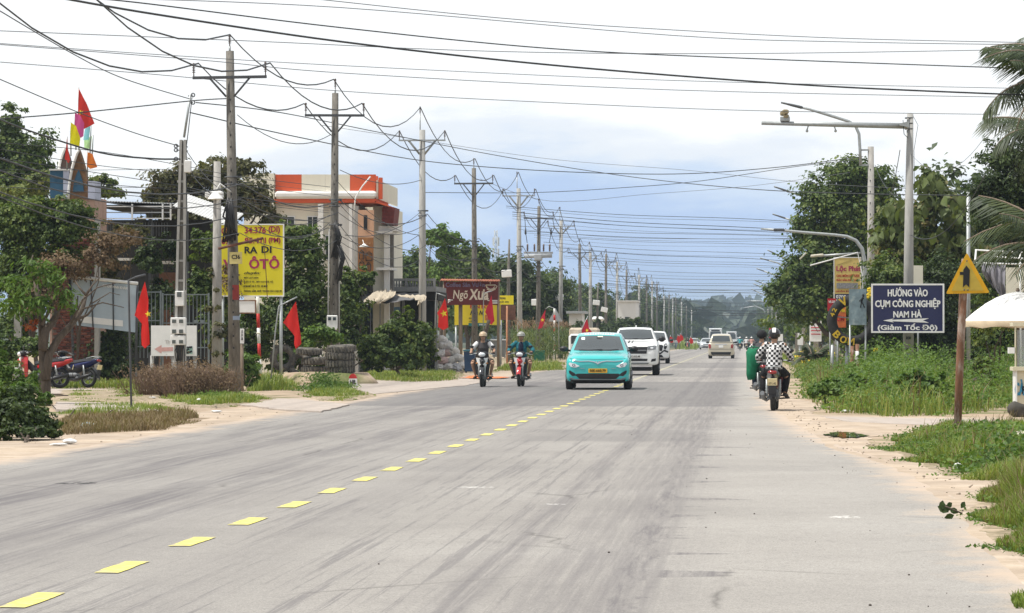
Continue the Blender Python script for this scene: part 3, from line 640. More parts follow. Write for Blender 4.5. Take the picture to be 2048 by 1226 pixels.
def trunk_mesh(base, blobs, r, up=.35, mm=None, limbs=None):
    q = MB(); cz = min(c[2] for c, _ in blobs); ctr = Vector((sum(c[0] for c, _ in blobs) / len(blobs), sum(c[1] for c, _ in blobs) / len(blobs), sum(c[2] for c, _ in blobs) / len(blobs)))
    top = Vector(base).lerp(ctr, .75); pts = wig(Vector(base) + Vector((0, 0, -.1)), top, 6, .04)
    q.tube(pts, [r * (1.25 if i == 0 else 1 - .62 * i / 6) for i in range(7)], 8)
    for c, rr in (blobs if limbs is None else blobs[:limbs]):
        k = int(rng.integers(2, 5)); q.tube(wig(pts[k], Vector(c) + Vector((0, 0, rr[2] * .2)), 4, .06), [r * .5, r * .42, r * .32, r * .2, r * .1], 5)
        for _ in range(3):
            t = Vector(c) + Vector((rng.normal() * rr[0] * .5, rng.normal() * rr[1] * .5, rng.normal() * rr[2] * .4)); q.tube(wig(c, t, 3, .08), [r * .16, r * .12, r * .08, r * .04], 4)
    return q
def tree(name, base, blobs, n, leaf, lm, label, cat='tree', group=None, r=.16, tm='bark', **k):
    """trunk with limbs into every clump + crown of separate leaves; base and blobs in world space"""
    e = empty(name, base, 0, label, cat, group); b = rel(blobs, base)
    trunk_mesh((0, 0, 0), b, r).build('trunk' if cat == 'tree' else 'stem', M_[tm], e)
    V, Q = leaf_cloud(b, int(n * 1.6), leaf * .70, **k); link('crown' if cat == 'tree' else 'foliage', tri_mesh('crown', V, Q), lm, e); return e
LG = dict(
    dark=leafmat('leaf_dark', [(.010, .020, .006), (.034, .060, .014), (.085, .125, .03)]),
    mid=leafmat('leaf_mid', [(.016, .034, .008), (.068, .115, .02), (.19, .235, .05)]),
    bright=leafmat('leaf_bright', [(.05, .10, .018), (.10, .18, .03), (.17, .25, .05)]),
    olive=leafmat('leaf_olive', [(.035, .034, .016), (.075, .078, .028), (.12, .12, .045), (.15, .105, .06)]),
    yellow=leafmat('leaf_yellowish', [(.05, .085, .02), (.12, .16, .03), (.24, .24, .055)]),
    teak=leafmat('leaf_broad', [(.04, .068, .018), (.085, .125, .035), (.15, .17, .055), (.26, .20, .09)], trans=.3),
    dry=leafmat('leaf_dry', [(.10, .065, .04), (.17, .115, .07), (.25, .185, .115)], rough=.9, trans=.2),
    grass=leafmat('grass_blade', [(.07, .11, .018), (.13, .195, .03), (.22, .28, .055), (.32, .29, .11)], trans=.3),
    weed=leafmat('weed_leaf', [(.035, .075, .014), (.085, .16, .026), (.17, .255, .045)], trans=.35),
    drygrass=leafmat('dry_grass_blade', [(.14, .10, .055), (.22, .165, .095), (.16, .15, .06)], rough=.9, trans=.2),
    palm=leafmat('palm_leaf', [(.014, .026, .010), (.036, .056, .018), (.075, .095, .032)], trans=.15),
    deadpalm=leafmat('palm_leaf_dead', [(.12, .085, .05), (.20, .15, .09), (.13, .12, .05)], rough=.9, trans=.2),
    far=leafmat('leaf_far', [(.016, .032, .011), (.05, .082, .022), (.11, .15, .04)]),
    flower=mat('yellow_petal', (.80, .58, .03), .6, .1, 5), redleaf=leafmat('leaf_red', [(.25, .05, .02), (.35, .09, .03), (.2, .12, .04)]),
)
# ---- far left to pole row
tree('broad_tree', P(30, 740, 152), [bl(15, 262, 32, 48, 152), bl(48, 318, 48, 50, 152), bl(72, 362, 40, 40, 152), bl(8, 350, 52, 52, 152), bl(-40, 320, 50, 80, 152), bl(30, 410, 70, 40, 152)], 15000, .27, LG['mid'], 'tall green tree at the far edge behind the vine-covered entrance', r=.2)
tree('layered_tree', P(205, 735, 142), [bl(200, 362, 30, 10, 142), bl(212, 386, 36, 11, 142), bl(185, 376, 25, 9, 142), bl(150, 370, 25, 10, 142), bl(72, 362, 34, 10, 142), bl(60, 380, 48, 12, 142), bl(100, 350, 24, 8, 142)], 5200, .24, LG['yellow'], 'light green tree in flat tiers showing either side of the wooden arch', r=.14, clump=.5)
tree('scraggy_tree', P(470, 735, 128), [bl(352, 378, 52, 40, 128), bl(325, 420, 38, 45, 128), bl(415, 358, 44, 36, 128), bl(485, 338, 30, 26, 128), bl(470, 400, 60, 50, 128), bl(522, 410, 24, 34, 128), bl(545, 455, 30, 34, 128), bl(400, 440, 70, 50, 128)], 15000, .24, LG['olive'], 'scraggy olive brown tree behind the tall brown pole and phone-number board', r=.2, shell=.4)
tree('creeper_hedge', P(610, 752, 119), [bl(585, 480, 40, 34, 119), bl(612, 520, 40, 55, 119), bl(600, 590, 55, 55, 119), bl(570, 650, 48, 60, 119), bl(625, 660, 50, 60, 119), bl(560, 500, 26, 40, 119), bl(585, 715, 50, 40, 119), bl(515, 640, 34, 46, 121), bl(500, 700, 36, 40, 121)], 17000, .20, LG['mid'], 'tall dark hedge overgrown with creeper behind the red flag', 'hedge', r=.15)
tree('creeper_hedge', P(705, 750, 126), [bl(705, 575, 26, 40, 126), bl(700, 630, 34, 44, 126), bl(690, 680, 38, 32, 126), bl(730, 560, 20, 25, 126)], 8000, .20, LG['mid'], 'rounded creeper hedge just road side of the second brown pole', 'hedge', r=.1)
tree('bush', G(800, 752), [bl(800, 660, 34, 26, 120), bl(762, 692, 34, 36, 120), bl(836, 690, 32, 38, 120), bl(800, 718, 62, 26, 120), bl(748, 722, 26, 24, 120), bl(814, 630, 12, 20, 120)], 11000, .19, LG['mid'], 'big dark green bush with pointed top before the torn awning', 'bush', r=.07)
tree('bush', G(655, 752), [bl(640, 668, 26, 18, 109), bl(668, 678, 22, 14, 109), bl(612, 690, 18, 22, 109)], 2800, .15, LG['weed'], 'leafy green bush spilling over the tyre pile', 'bush', r=.05)
tree('slim_tree', P(880, 730, 215), [bl(880, 480, 30, 22, 215), bl(905, 478, 16, 16, 215), bl(862, 470, 18, 14, 215), bl(890, 510, 18, 20, 215), bl(885, 545, 22, 26, 215)], 4200, .34, LG['bright'], 'slim tree with a light green tuft above the balustrade', r=.16)
LT = 'trees behind the coffee garden'
for i, (bs, n, lm, lab) in enumerate((
    ([bl(820, 540, 42, 44, 240), bl(850, 580, 45, 45, 240), bl(800, 570, 36, 44, 240), bl(835, 620, 50, 40, 240)], 7000, 'mid', 'round tree between the pale pole and the brown sign tower'),
    ([bl(935, 525, 42, 34, 235), bl(915, 570, 50, 45, 235), bl(960, 560, 30, 40, 235), bl(930, 620, 60, 45, 235)], 8500, 'mid', 'wide green tree right behind the maroon coffee sign'),
    ([bl(1022, 545, 40, 36, 245), bl(1000, 590, 40, 40, 245), bl(1050, 580, 40, 44, 245), bl(1030, 625, 55, 40, 245)], 8500, 'far', 'round tree just behind the switchgear pole'),
    ([bl(1085, 595, 36, 32, 250), bl(1100, 630, 40, 36, 250), bl(1070, 640, 40, 40, 250)], 5200, 'dark', 'dark tree behind the corn plot'))):
    c0 = bs[0][0]; tree('broad_tree', (c0[0], c0[1], 0), bs, n, .40, LG[lm], lab, group=LT, r=.18)
# ---- vine mass over the entrance, left edge
VN = [bl(60, 430, 60, 32, 101), bl(130, 425, 52, 30, 101), bl(20, 455, 50, 45, 101), bl(95, 470, 70, 42, 101), bl(165, 460, 30, 40, 101), bl(40, 520, 50, 45, 101), bl(110, 520, 60, 30, 101), bl(10, 560, 40, 50, 101), bl(60, 590, 50, 45, 101)]
tree('creeper', P(70, 765, 101), VN, 21000, .15, LG['mid'], 'thick creeper hanging over the entrance wall at the far left', 'creeper', r=.08)
tree('creeper', P(150, 762, 100), [bl(120, 540, 60, 40, 100), bl(80, 600, 40, 50, 100), bl(200, 520, 40, 40, 100), bl(230, 480, 50, 30, 100)], 4200, .13, LG['dry'], 'dead brown creeper over the brick wall', 'creeper', r=.05, shell=.2)
# ---- near left: leaning bare-branched tree, bushes
tb = G(90, 812)
e = empty('gnarled_tree', tb, 0, 'gnarled forked tree with sparse leaves by the parked scooters', 'tree')
def tp(x, y, dy=0): return P(x, y, tb.y + dy) - tb
q = MB()
for pts, rs in (([(88, 815), (90, 760), (86, 700), (84, 650), (76, 600), (70, 560)], (.15, .12, .10, .085, .065, .04)), ([(92, 760), (98, 710), (118, 675), (138, 655), (150, 640), (165, 618), (172, 590)], (.10, .09, .08, .07, .06, .05, .04)), ([(86, 700), (92, 660), (108, 640), (114, 625)], (.10, .09, .08, .06)),
    ([(150, 640), (175, 630), (200, 600)], (.04, .025, .012)), ([(140, 650), (165, 600), (195, 575), (232, 566)], (.03, .02, .015, .008)), ([(172, 590), (185, 570), (200, 555)], (.03, .018, .01)), ([(172, 590), (158, 575), (150, 560)], (.03, .018, .01)), ([(165, 618), (205, 605), (248, 615)], (.02, .014, .008)), ([(185, 606), (220, 585), (240, 590)], (.015, .01, .006)),
    ([(76, 600), (50, 575), (38, 555)], (.04, .025, .012)), ([(84, 650), (110, 600), (122, 575)], (.04, .025, .012)), ([(70, 560), (60, 530), (66, 510)], (.04, .025, .012)), ([(110, 640), (130, 600), (126, 570)], (.03, .02, .01))):
    q.tube([tp(*p, dy=.12 * i) for i, p in enumerate(pts)], list(rs), 7)
q.build('trunk', M_['bark'], e)
V, Q = leaf_cloud(rel([bl(75, 545, 40, 30, tb.y), bl(110, 560, 36, 28, tb.y), bl(45, 575, 40, 34, tb.y), bl(100, 600, 36, 28, tb.y), bl(30, 620, 40, 38, tb.y), bl(128, 615, 18, 24, tb.y), bl(70, 620, 40, 30, tb.y)], tb), 1150, .17, ratio=.16, clump=.45, droop=.5)
link('crown', tri_mesh('crown', V, Q), LG['weed'], e)
V, Q = leaf_cloud(rel([bl(55, 655, 20, 12, tb.y), bl(70, 645, 12, 9, tb.y)], tb), 60, .12, ratio=.25, clump=.5); link('red_leaf_cluster', tri_mesh('red', V, Q), LG['redleaf'], e)
tree('bush', G(50, 888), [bl(20, 838, 60, 40, 47), bl(75, 852, 34, 28, 47), bl(95, 868, 22, 16, 47), bl(-10, 810, 50, 40, 48), bl(40, 815, 40, 28, 48), bl(50, 868, 60, 18, 46.6)], 7500, .085, LG['dark'], 'dark glossy low bush spilling to the road edge at the left corner', 'bush', r=.03, ratio=.46)
tree('bush', G(25, 800), [bl(10, 752, 30, 26, 62), bl(52, 772, 30, 22, 62), bl(-12, 740, 26, 50, 62), bl(30, 788, 55, 24, 60), bl(92, 797, 20, 14, 60)], 5200, .11, LG['weed'], 'feathery light green bush in front of the parked red scooter', 'bush', r=.03, ratio=.22)
tree('bush', G(215, 768), [bl(225, 672, 22, 34, 104), bl(215, 705, 40, 36, 104), bl(185, 722, 36, 32, 104), bl(245, 735, 26, 30, 104), bl(160, 705, 24, 34, 104), bl(215, 745, 50, 20, 104)], 8500, .13, LG['dark'], 'dark conical bush between the red flag and the parked scooters', 'bush', r=.06)
tree('bush', P(25, 770, 104), [bl(30, 660, 40, 40, 104), bl(60, 700, 30, 34, 97), bl(10, 710, 34, 50, 97)], 5000, .15, LG['mid'], 'green bush behind the parked red scooter handlebar', 'bush', r=.05)
tree('bush', G(487, 782), [bl(487, 722, 26, 20, 92), bl(475, 745, 26, 22, 92), bl(505, 745, 18, 24, 92), bl(487, 765, 26, 16, 92)], 3000, .15, LG['bright'], 'small bright yellow-green bush at the foot of the tall pole', 'bush', r=.04)
# dry twiggy shrubs
def twig_shrub(px, py, wpx, hpx, label, n=240, lm='dry'):
    g = G(px, py); s = SS(g.y); w, h = wpx / s / 2, hpx / s; e = empty('dry_shrub', g, 0, label, 'shrub', 'dry brown shrubs below the meter pole'); q = MB()
    for _ in range(n):
        a = Vector((rng.normal() * w * .35, rng.normal() * .6, 0)); b = Vector((a.x * 1.5 + rng.normal() * w * .25, a.y * 1.4 + rng.normal() * .3, h * (.45 + .6 * rng.random())))
        p = wig(a, b, 3, .08); q.tube(p, [.010, .008, .006, .003], 3)
        c = p[2]; q.tube([c, c + Vector((rng.normal() * .12, rng.normal() * .12, .18))], [.005, .002], 3)
    q.build('twig', mat('dry_twig', (.17, .115, .08), .95, .3, 9), e)['kind'] = 'stuff'
    V, Q = leaf_cloud([((0, 0, h * .5), (w, .9, h * .52))], 1900, .06, ratio=.3, shell=.1, clump=.5); link('foliage', tri_mesh('f', V, Q), LG[lm], e); return e
for a in ((310, 792, 90, 62, 'dry brown shrub left of the meter pole foot'), (370, 796, 100, 72, 'dry brown shrub right in front of the meter pole'), (430, 794, 80, 66, 'dry brown shrub before the tall brown pole')): twig_shrub(*a)
# ---- right side
tree('large_tree', P(1700, 745, 168), [bl(1700, 362, 58, 42, 168), bl(1645, 405, 46, 46, 168), bl(1745, 395, 48, 55, 168), bl(1690, 440, 70, 60, 168), bl(1625, 475, 42, 50, 168), bl(1745, 480, 50, 60, 168), bl(1660, 530, 62, 56, 168), bl(1600, 560, 44, 48, 168), bl(1720, 570, 60, 60, 168), bl(1560, 590, 34, 34, 168), bl(1615, 620, 60, 50, 168), bl(1700, 640, 50, 60, 168)], 36000, .27, LG['mid'], 'largest dark green tree behind the cracked concrete pole', r=.3)
T = P(1850, 752, 124)
e = tree('broad_leaved_tree', T, [bl(1862, 365, 26, 24, 124), bl(1800, 430, 40, 36, 124), bl(1875, 415, 42, 40, 124), bl(1925, 430, 34, 40, 124), bl(1775, 480, 34, 40, 124), bl(1850, 490, 60, 46, 124), bl(1920, 500, 40, 50, 124), bl(1800, 540, 50, 44, 124), bl(1880, 560, 60, 50, 124)], 5200, .34, LG['teak'], 'broad-leaved tree with big drooping tan-tipped leaves behind the blue sign', r=.14, ratio=.34, per=10, droop=.7)
# its largest leaves one by one
me0 = None
for i in range(240):
    bx = [(1862, 365, 26, 24), (1800, 430, 40, 36), (1875, 415, 44, 42), (1925, 430, 36, 42), (1775, 475, 34, 38), (1850, 480, 60, 40), (1920, 490, 40, 40)][i % 7]
    a = rng.random() * 2 * math.pi; k = .55 + .5 * rng.random()
    p = P(bx[0] + bx[2] * k * math.cos(a), bx[1] - bx[3] * k * abs(math.sin(a)) * 1.0 + bx[3] * .35 * rng.random(), 124 - 1.6 * rng.random()) - T
    if me0 is None or i % 40 == 0:
        q = MB(); q.smooth = True; L = .46
        rows = [(0, .015, 0), (.15, .085, .012), (.4, .14, .02), (.65, .12, 0), (.85, .06, -.05), (1, .004, -.11)]
        vs = []; [vs.extend([(-w, y * L, z), (0, y * L, z - .018), (w, y * L, z)]) for y, w, z in rows]
        q.add(vs, [(j * 3 + c, j * 3 + c + 1, j * 3 + c + 4, j * 3 + c + 3) for j in range(5) for c in (0, 1)]); me0 = q.mesh('leaf'); me0.materials.append(LG['teak'])
    o = link('leaf', me0, None, e, p, (R(-70 + rng.normal() * 26), R(rng.normal() * 25), rng.random() * 6.28)); k = .75 + .5 * rng.random(); o.scale = (k, k, k)
tree('dark_tree', P(2060, 760, 99), [bl(2015, 320, 44, 44, 99), bl(1992, 385, 44, 50, 99), bl(2050, 390, 60, 70, 99), bl(1985, 440, 40, 40, 99), bl(2030, 460, 60, 50, 99), bl(1965, 420, 24, 30, 99), bl(2060, 520, 60, 50, 99)], 20000, .17, LG['dark'], 'dark small-leaved tree at the right edge under the palm', r=.2, ratio=.24)
HB = 'shrubs behind the blue sign'
for a in (([bl(1775, 560, 44, 50, 118), bl(1745, 620, 40, 44, 118), bl(1790, 630, 50, 50, 118), bl(1740, 690, 44, 50, 118), bl(1790, 700, 40, 40, 118)], 10000, .17, 'mid', 'leafy green shrub with yellow flowers left of the blue sign'),
          ([bl(1870, 620, 60, 70, 119), bl(1850, 690, 60, 56, 119), bl(1910, 690, 40, 60, 119), bl(1890, 560, 50, 50, 119), bl(1880, 730, 60, 30, 118)], 13000, .17, 'dark', 'dark tall shrub filling the shade behind the blue sign'),
          ([bl(1985, 660, 40, 60, 108), bl(1960, 720, 36, 50, 108), bl(2020, 690, 50, 70, 108), bl(1990, 580, 40, 60, 112), bl(2050, 600, 50, 70, 112)], 11000, .15, 'mid', 'green shrub under the white parasol'),
          ([bl(1970, 680, 22, 40, 86), bl(2000, 650, 30, 26, 84), bl(2030, 640, 34, 24, 84), bl(1960, 740, 20, 40, 84), bl(1985, 760, 24, 30, 80)], 2600, .13, 'yellow', 'thin yellowish shrub beside the parasol rim')):
    c0 = a[0][0][0]; tree('shrub', (c0[0], c0[1], 0), a[0], a[1], a[2], LG[a[3]], a[4], 'shrub', HB, r=.06)
for i in range(7):
    x, y = [(1741, 588), (1745, 582), (1735, 592), (1752, 700), (1750, 598), (1748, 576), (1739, 580)][i]; q = MB(); p = P(x, y, 115.5)
    for k in range(5): q.ball((.05 * math.cos(k * 1.26), 0, .05 * math.sin(k * 1.26)), (.045, .03, .045), 6, 4)
    prop(q.build('yellow_flower', LG['flower'], None, p), 'yellow bell flower on the shrub left of the blue sign', 'flower', 'yellow flowers left of the blue sign')
for i, (x, y, rx, ry, lab) in enumerate(((1768, 778, 40, 20, 'low leafy bush in the weeds left of the street-lamp pole foot'), (1850, 772, 46, 24, 'low leafy bush in the weeds right of the street-lamp pole foot'), (1700, 768, 34, 16, 'low leafy bush in front of the giant tyre posts'), (1650, 778, 30, 14, 'low leafy bush nearest the checkered rider'), (1885, 800, 34, 16, 'low leafy bush beside the rusty sign post'))):
    Yb = 74 - 4 * (i % 2); tree('bush', G(x, VY + F * CAMH / Yb), [bl(x, y, rx, ry, Yb), bl(x + rx * .6, y + 8, rx * .6, ry * .7, Yb), bl(x - rx * .6, y + 9, rx * .6, ry * .7, Yb)], 2600, .13, LG['weed' if i % 2 else 'bright'], lab, 'bush', 'low bushes in the weed bed', r=.02, ratio=.45)
# ---- palms
def frond(L, droop, n=34, wleaf=.045, ll=.62, lean=0.0):
    pts = []
    for i in range(9):
        t = i / 8; pts.append(Vector((L * (t * (1 - .18 * droop * t)), lean * L * t * t, L * (.42 * t - .62 * droop * t * t))))
    q = MB(); q.tube(pts, [.035 * (1 - .85 * i / 8) + .004 for i in range(9)], 5)
    q.cur = 1
    for i in range(n):
        t = .14 + .86 * (i + .5) / n; k = min(7, int(t * 8)); u = t * 8 - k; c = pts[k].lerp(pts[k + 1], u); d = (pts[k + 1] - pts[k]).normalized()
        sd_ = d.cross(Vector((0, 0, 1))).normalized(); l = ll * (math.sin(math.pi * min(1, .12 + t * .86)) ** .6) * (.85 + .3 * rng.random())
        for sg in (-1, 1):
            v = (sd_ * sg + d * .75 + Vector((0, 0, -.30 - .35 * rng.random()))).normalized(); w = d * wleaf * .5
            m = c + v * l * .55 + Vector((0, 0, -.02)); tip = c + v * l + Vector((0, 0, -.30 * l))
            q.add([c - w * .6, c + w * .6, m + w, tip, m - w], [(0, 1, 2, 4), (4, 2, 3)])
    return q.mesh('frond')
def palm(x, y, Y, label, L, n, trunk=True, dead=0, ll=.62, spread=(0, 2 * math.pi), elev=(-.35, 1.0)):
    c = P(x, y, Y); e = empty('palm_tree', (c.x, c.y, 0), 0, label, 'palm tree')
    q = MB(); q.tube(wig((0, 0, -.1), (0, 0, c.z), 8, .012), [.22 - .008 * i for i in range(9)], 9); q.build('trunk', M_['bark'], e)
    fm = [frond(L, d, ll=ll, lean=l) for d, l in ((.55, .1), (.95, -.08), (1.35, .05))]; fd = [frond(L * .85, 2.1, ll=ll * .9, lean=.1)]
    for m in fm: m.materials.append(M_['wood']); m.materials.append(LG['palm'])
    for m in fd: m.materials.append(M_['wood']); m.materials.append(LG['deadpalm'])
    for i in range(n):
        a = spread[0] + (spread[1] - spread[0]) * (i + .5 * rng.random()) / n; el_ = elev[0] + (elev[1] - elev[0]) * ((i * .618) % 1)
        o = link('frond', fm[i % 3], None, e, (0, 0, c.z), (0, -el_, a)); k = .85 + .3 * rng.random(); o.scale = (k, k, k)
    for i in range(dead):
        o = link('dead_frond', fd[0], None, e, (0, 0, c.z - .15), (0, .5 + .35 * rng.random(), 2 * math.pi * (i + rng.random() * .5) / dead))
    return e
palm(2112, 165, 78, 'tall palm leaning its fronds in at the top right corner', 2.1, 20, dead=0, ll=.85, elev=(-.5, 1.1))
palm(2095, 262, 80, 'palm with a brown skirt of dead fronds below the tall palm', 1.7, 8, dead=14, ll=.8, elev=(-.4, .2))
palm(2152, 520, 66, 'young palm with long pale fronds over the parasol', 2.6, 16, ll=.75, elev=(-.1, .7))
p = palm(1625, 722, 138, 'tiny palm seedling among the yellow flowers', .95, 10, ll=.35, elev=(.3, 1.0))
# ---- far rows: a few source trees copied down both sides
SRC = []
for k, (lm, sh) in enumerate((('far', [(0, 0, 4.8, 2.6, 2.4), (1.6, .5, 3.6, 2.0, 1.9), (-1.7, -.3, 3.7, 2.1, 1.9), (.2, .6, 6.3, 1.7, 1.4), (-.4, 0, 2.4, 2.4, 1.5)]), ('mid', [(0, 0, 5.2, 1.7, 3.0), (.6, .3, 3.4, 1.7, 1.8), (-.7, 0, 7.2, 1.1, 1.5), (0, .2, 2.2, 1.8, 1.5)]), ('dark', [(0, 0, 3.2, 2.9, 1.9), (2.0, 0, 2.4, 2.0, 1.6), (-2.1, .3, 2.5, 2.1, 1.6), (.3, 0, 1.5, 3.2, 1.4)]), ('yellow', [(0, 0, 3.2, 1.9, 2.2), (.9, .2, 2.2, 1.6, 1.5), (-.8, 0, 4.6, 1.3, 1.3)]))):
    SRC.append(tree('roadside_tree', (0, -500 - 20 * k, 0), [((x, y - 500 - 20 * k, z), (r, r, rz)) for x, y, z, r, rz in sh], 3400, .46, LG[lm], '-', group='-', r=.2))
used = set()
def far_tree(k, x, Y, s, label, group):
    o = SRC[k] if k not in used else copy_tree(SRC[k]); used.add(k)
    o['label'] = label; o['group'] = group; o.location = (x, Y, terr(x, Y) - .1); o.scale = (s, s, s * (.85 + .3 * rng.random())); o.rotation_euler = (0, 0, rng.random() * 6.28); return o
for bs, lab in (([bl(1255, 655, 24, 20, 292), bl(1275, 665, 24, 22, 292), bl(1232, 668, 24, 24, 292)], 'dark bush hiding the foot of the white wall gable'), ([bl(1150, 672, 18, 24, 240), bl(1168, 684, 20, 18, 240), bl(1132, 690, 20, 20, 240)], 'dark bush beside the red flag above the teal car'), ([bl(1190, 680, 22, 22, 300), bl(1215, 672, 20, 24, 300)], 'dark bush below the pale round canopy')):
    c0 = bs[0][0]; tree('bush', (c0[0], c0[1], 0), bs, 2600, .36, LG['dark'], lab, 'bush', 'bushes among the far-lane stalls', r=.08)
kind = ('rounded dark green', 'tall narrow green', 'low spreading dark', 'bushy yellow-green')
GL = 'roadside trees receding behind the pole row'; GR = 'roadside trees receding on the near-lane side'
for i, (x, Y, s, k) in enumerate(((-21, 268, 1.0, 0), (-17.5, 285, .75, 3), (-24, 300, 1.05, 1), (-19, 322, .9, 2), (-27, 345, 1.2, 0), (-20, 365, 1.0, 1), (-17, 392, .8, 2), (-23, 410, 1.2, 0), (-19, 440, 1.1, 1), (-27, 470, 1.4, 0), (-18, 500, 1.0, 3), (-22, 540, 1.3, 0), (-17, 580, 1.0, 1), (-24, 620, 1.4, 2), (-18, 670, 1.2, 0), (-16, 720, 1.0, 3), (-23, 780, 1.5, 1), (-17, 840, 1.2, 0), (-15, 920, 1.1, 2), (-22, 1000, 1.5, 0), (-14.5, 1100, 1.1, 3), (-19, 1200, 1.4, 1), (-13, 1300, 1.2, 0), (-36, 330, 1.3, 0), (-42, 420, 1.5, 1), (-48, 520, 1.7, 0), (-46, 280, 1.2, 0), (-60, 640, 1.9, 0), (-40, 800, 1.9, 1))):
    far_tree(k, x, Y, s, f'{kind[k]} roadside tree, {NTH[i]} outward of the far-lane row beyond the corn' if i < 23 else f'{kind[k]} tree, {NTH[i - 23]} outward of the second row behind the far-lane trees', GL)
for i, (x, Y, s, k) in enumerate(((8.8, 215, 1.15, 1), (6.9, 228, .8, 3), (10.5, 250, 1.3, 0), (7.2, 268, .9, 0), (6.6, 300, .85, 3), (9, 320, 1.2, 1), (7.4, 350, 1.05, 0), (6.6, 385, .9, 2), (8.2, 420, 1.2, 1), (7, 465, 1.05, 0), (6.8, 520, 1.0, 3), (8.5, 570, 1.3, 0), (7, 640, 1.1, 1), (6.8, 720, 1.1, 0), (8, 810, 1.3, 2), (6.8, 910, 1.2, 0), (6.6, 1020, 1.2, 1), (7.5, 1150, 1.4, 0), (6.5, 1290, 1.3, 3), (13, 190, 1.3, 0), (15, 300, 1.4, 1), (12.5, 150, .9, 2))):
    far_tree(k, x, Y, s, f'{kind[k]} roadside tree, {NTH[i]} outward of the near-lane row beyond the largest tree' if i < 19 else f'{kind[k]} tree, {NTH[i - 19]} of three standing behind the near-lane row', GR)
# distant woods on the hills: one mass nobody could count
V, Q = [], []; off = 0
C = []
for _ in range(5200):
    y = 900 + 3300 * rng.random() ** 1.1; x = y * (-.075 + .12 * rng.random())
    if abs(x + 4) < 14 and y < 1530: continue
    C.append((x, y, terr(x, y) + 2.2, 4.0 + 4.0 * rng.random() + y * .0015))
for (x, y, z, s) in C:
    m = 9; c = np.array([x, y, z]) + rng.normal(size=(m, 3)) * np.array([s * .55, s * .55, s * .34]); nn = unit(m) + np.array([0, -.6, .7]); nn /= np.linalg.norm(nn, axis=1, keepdims=True)
    dd = unit(m); dd -= nn * (dd * nn).sum(1, keepdims=True); dd /= np.linalg.norm(dd, axis=1, keepdims=True); L = np.full(m, s) * (.7 + .5 * rng.random(m))
    v, q_ = kites(c, dd, nn, L, L * .45); V.append(v); Q.append(q_ + off); off += len(v)
prop(link('far_wood', tri_mesh('far_wood', np.concatenate(V), np.concatenate(Q)), leafmat('leaf_distant', [(.008, .018, .012), (.022, .04, .022), (.06, .08, .04)], trans=.1)), 'hazy woods covering the distant hills', kind='stuff')
# ================================================================ grass, weeds, corn
def poly_pts(poly, n):
    """n random ground points inside a pixel-traced ground polygon"""
    g = np.array([G(*p)[:2] for p in poly]); lo, hi = g.min(0), g.max(0); out = np.zeros((0, 2))
    while len(out) < n:
        c = lo + (hi - lo) * rng.random((n * 2, 2)); ins = np.zeros(len(c), bool); j = len(g) - 1
        for i in range(len(g)):
            a, b = g[i], g[j]; cond = ((a[1] > c[:, 1]) != (b[1] > c[:, 1])) & (c[:, 0] < (b[0] - a[0]) * (c[:, 1] - a[1]) / (b[1] - a[1] + 1e-12) + a[0]); ins ^= cond; j = i
        out = np.concatenate([out, c[ins]])
    return out[:n], g
def edge_dist(p, g):
    d = np.full(len(p), 1e9)
    for i in range(len(g)):
        a, b = g[i], g[(i + 1) % len(g)]; ab = b - a; t = np.clip(((p - a) @ ab) / (ab @ ab), 0, 1); d = np.minimum(d, np.linalg.norm(p - a - t[:, None] * ab, axis=1))
    return d
def patchy(p, sc=1.0, seed=0): return np.array([noise.noise(Vector((x * .55 * sc, y * .22 * sc, seed))) for x, y in p])
def blades(poly, n, h, w, lm, label, lean=.45, edge=.5, name='grass', thin=0.0):
    p, g = poly_pts(poly, n); dd_ = edge_dist(p, g); kk = dd_ > .8 * np.clip(patchy(p, 2.2, 11) + .2, 0, 1); p = p[kk]; f = np.clip(dd_[kk] / edge, .25, 1); ph = patchy(p, 1.6, 3)
    if thin: k = (ph + .5 * rng.random(len(p))) > thin; p, f, ph = p[k], f[k], ph[k]
    n = len(p); H_ = h * f * (.45 + .75 * rng.random(n)) * np.clip(1 + 1.7 * ph, .25, 2.1)
    a = rng.random(n) * 2 * math.pi; ln = H_ * lean * (.3 + 1.2 * rng.random(n)); d = np.stack([np.cos(a), np.sin(a), np.zeros(n)], 1); sdv = np.stack([-np.sin(a), np.cos(a), np.zeros(n)], 1) * w * (.6 + .8 * rng.random(n))[:, None]
    b = np.concatenate([p, np.zeros((n, 1))], 1); z = np.array([0, 0, 1.0])
    m = b + d * ln[:, None] * .35 + z * H_[:, None] * .62; t = b + d * ln[:, None] + z * (H_ * .95)[:, None]
    V = np.stack([b - sdv, b + sdv, m + sdv * .8, t + sdv * .15, t - sdv * .15, m - sdv * .8], 1).reshape(-1, 3); i = np.arange(n)[:, None] * 6
    Q = np.concatenate([i + np.array([[0, 1, 2, 5]]), i + np.array([[5, 2, 3, 4]])]); return prop(link(name, tri_mesh(name, V, Q), LG[lm]), label, kind='stuff')
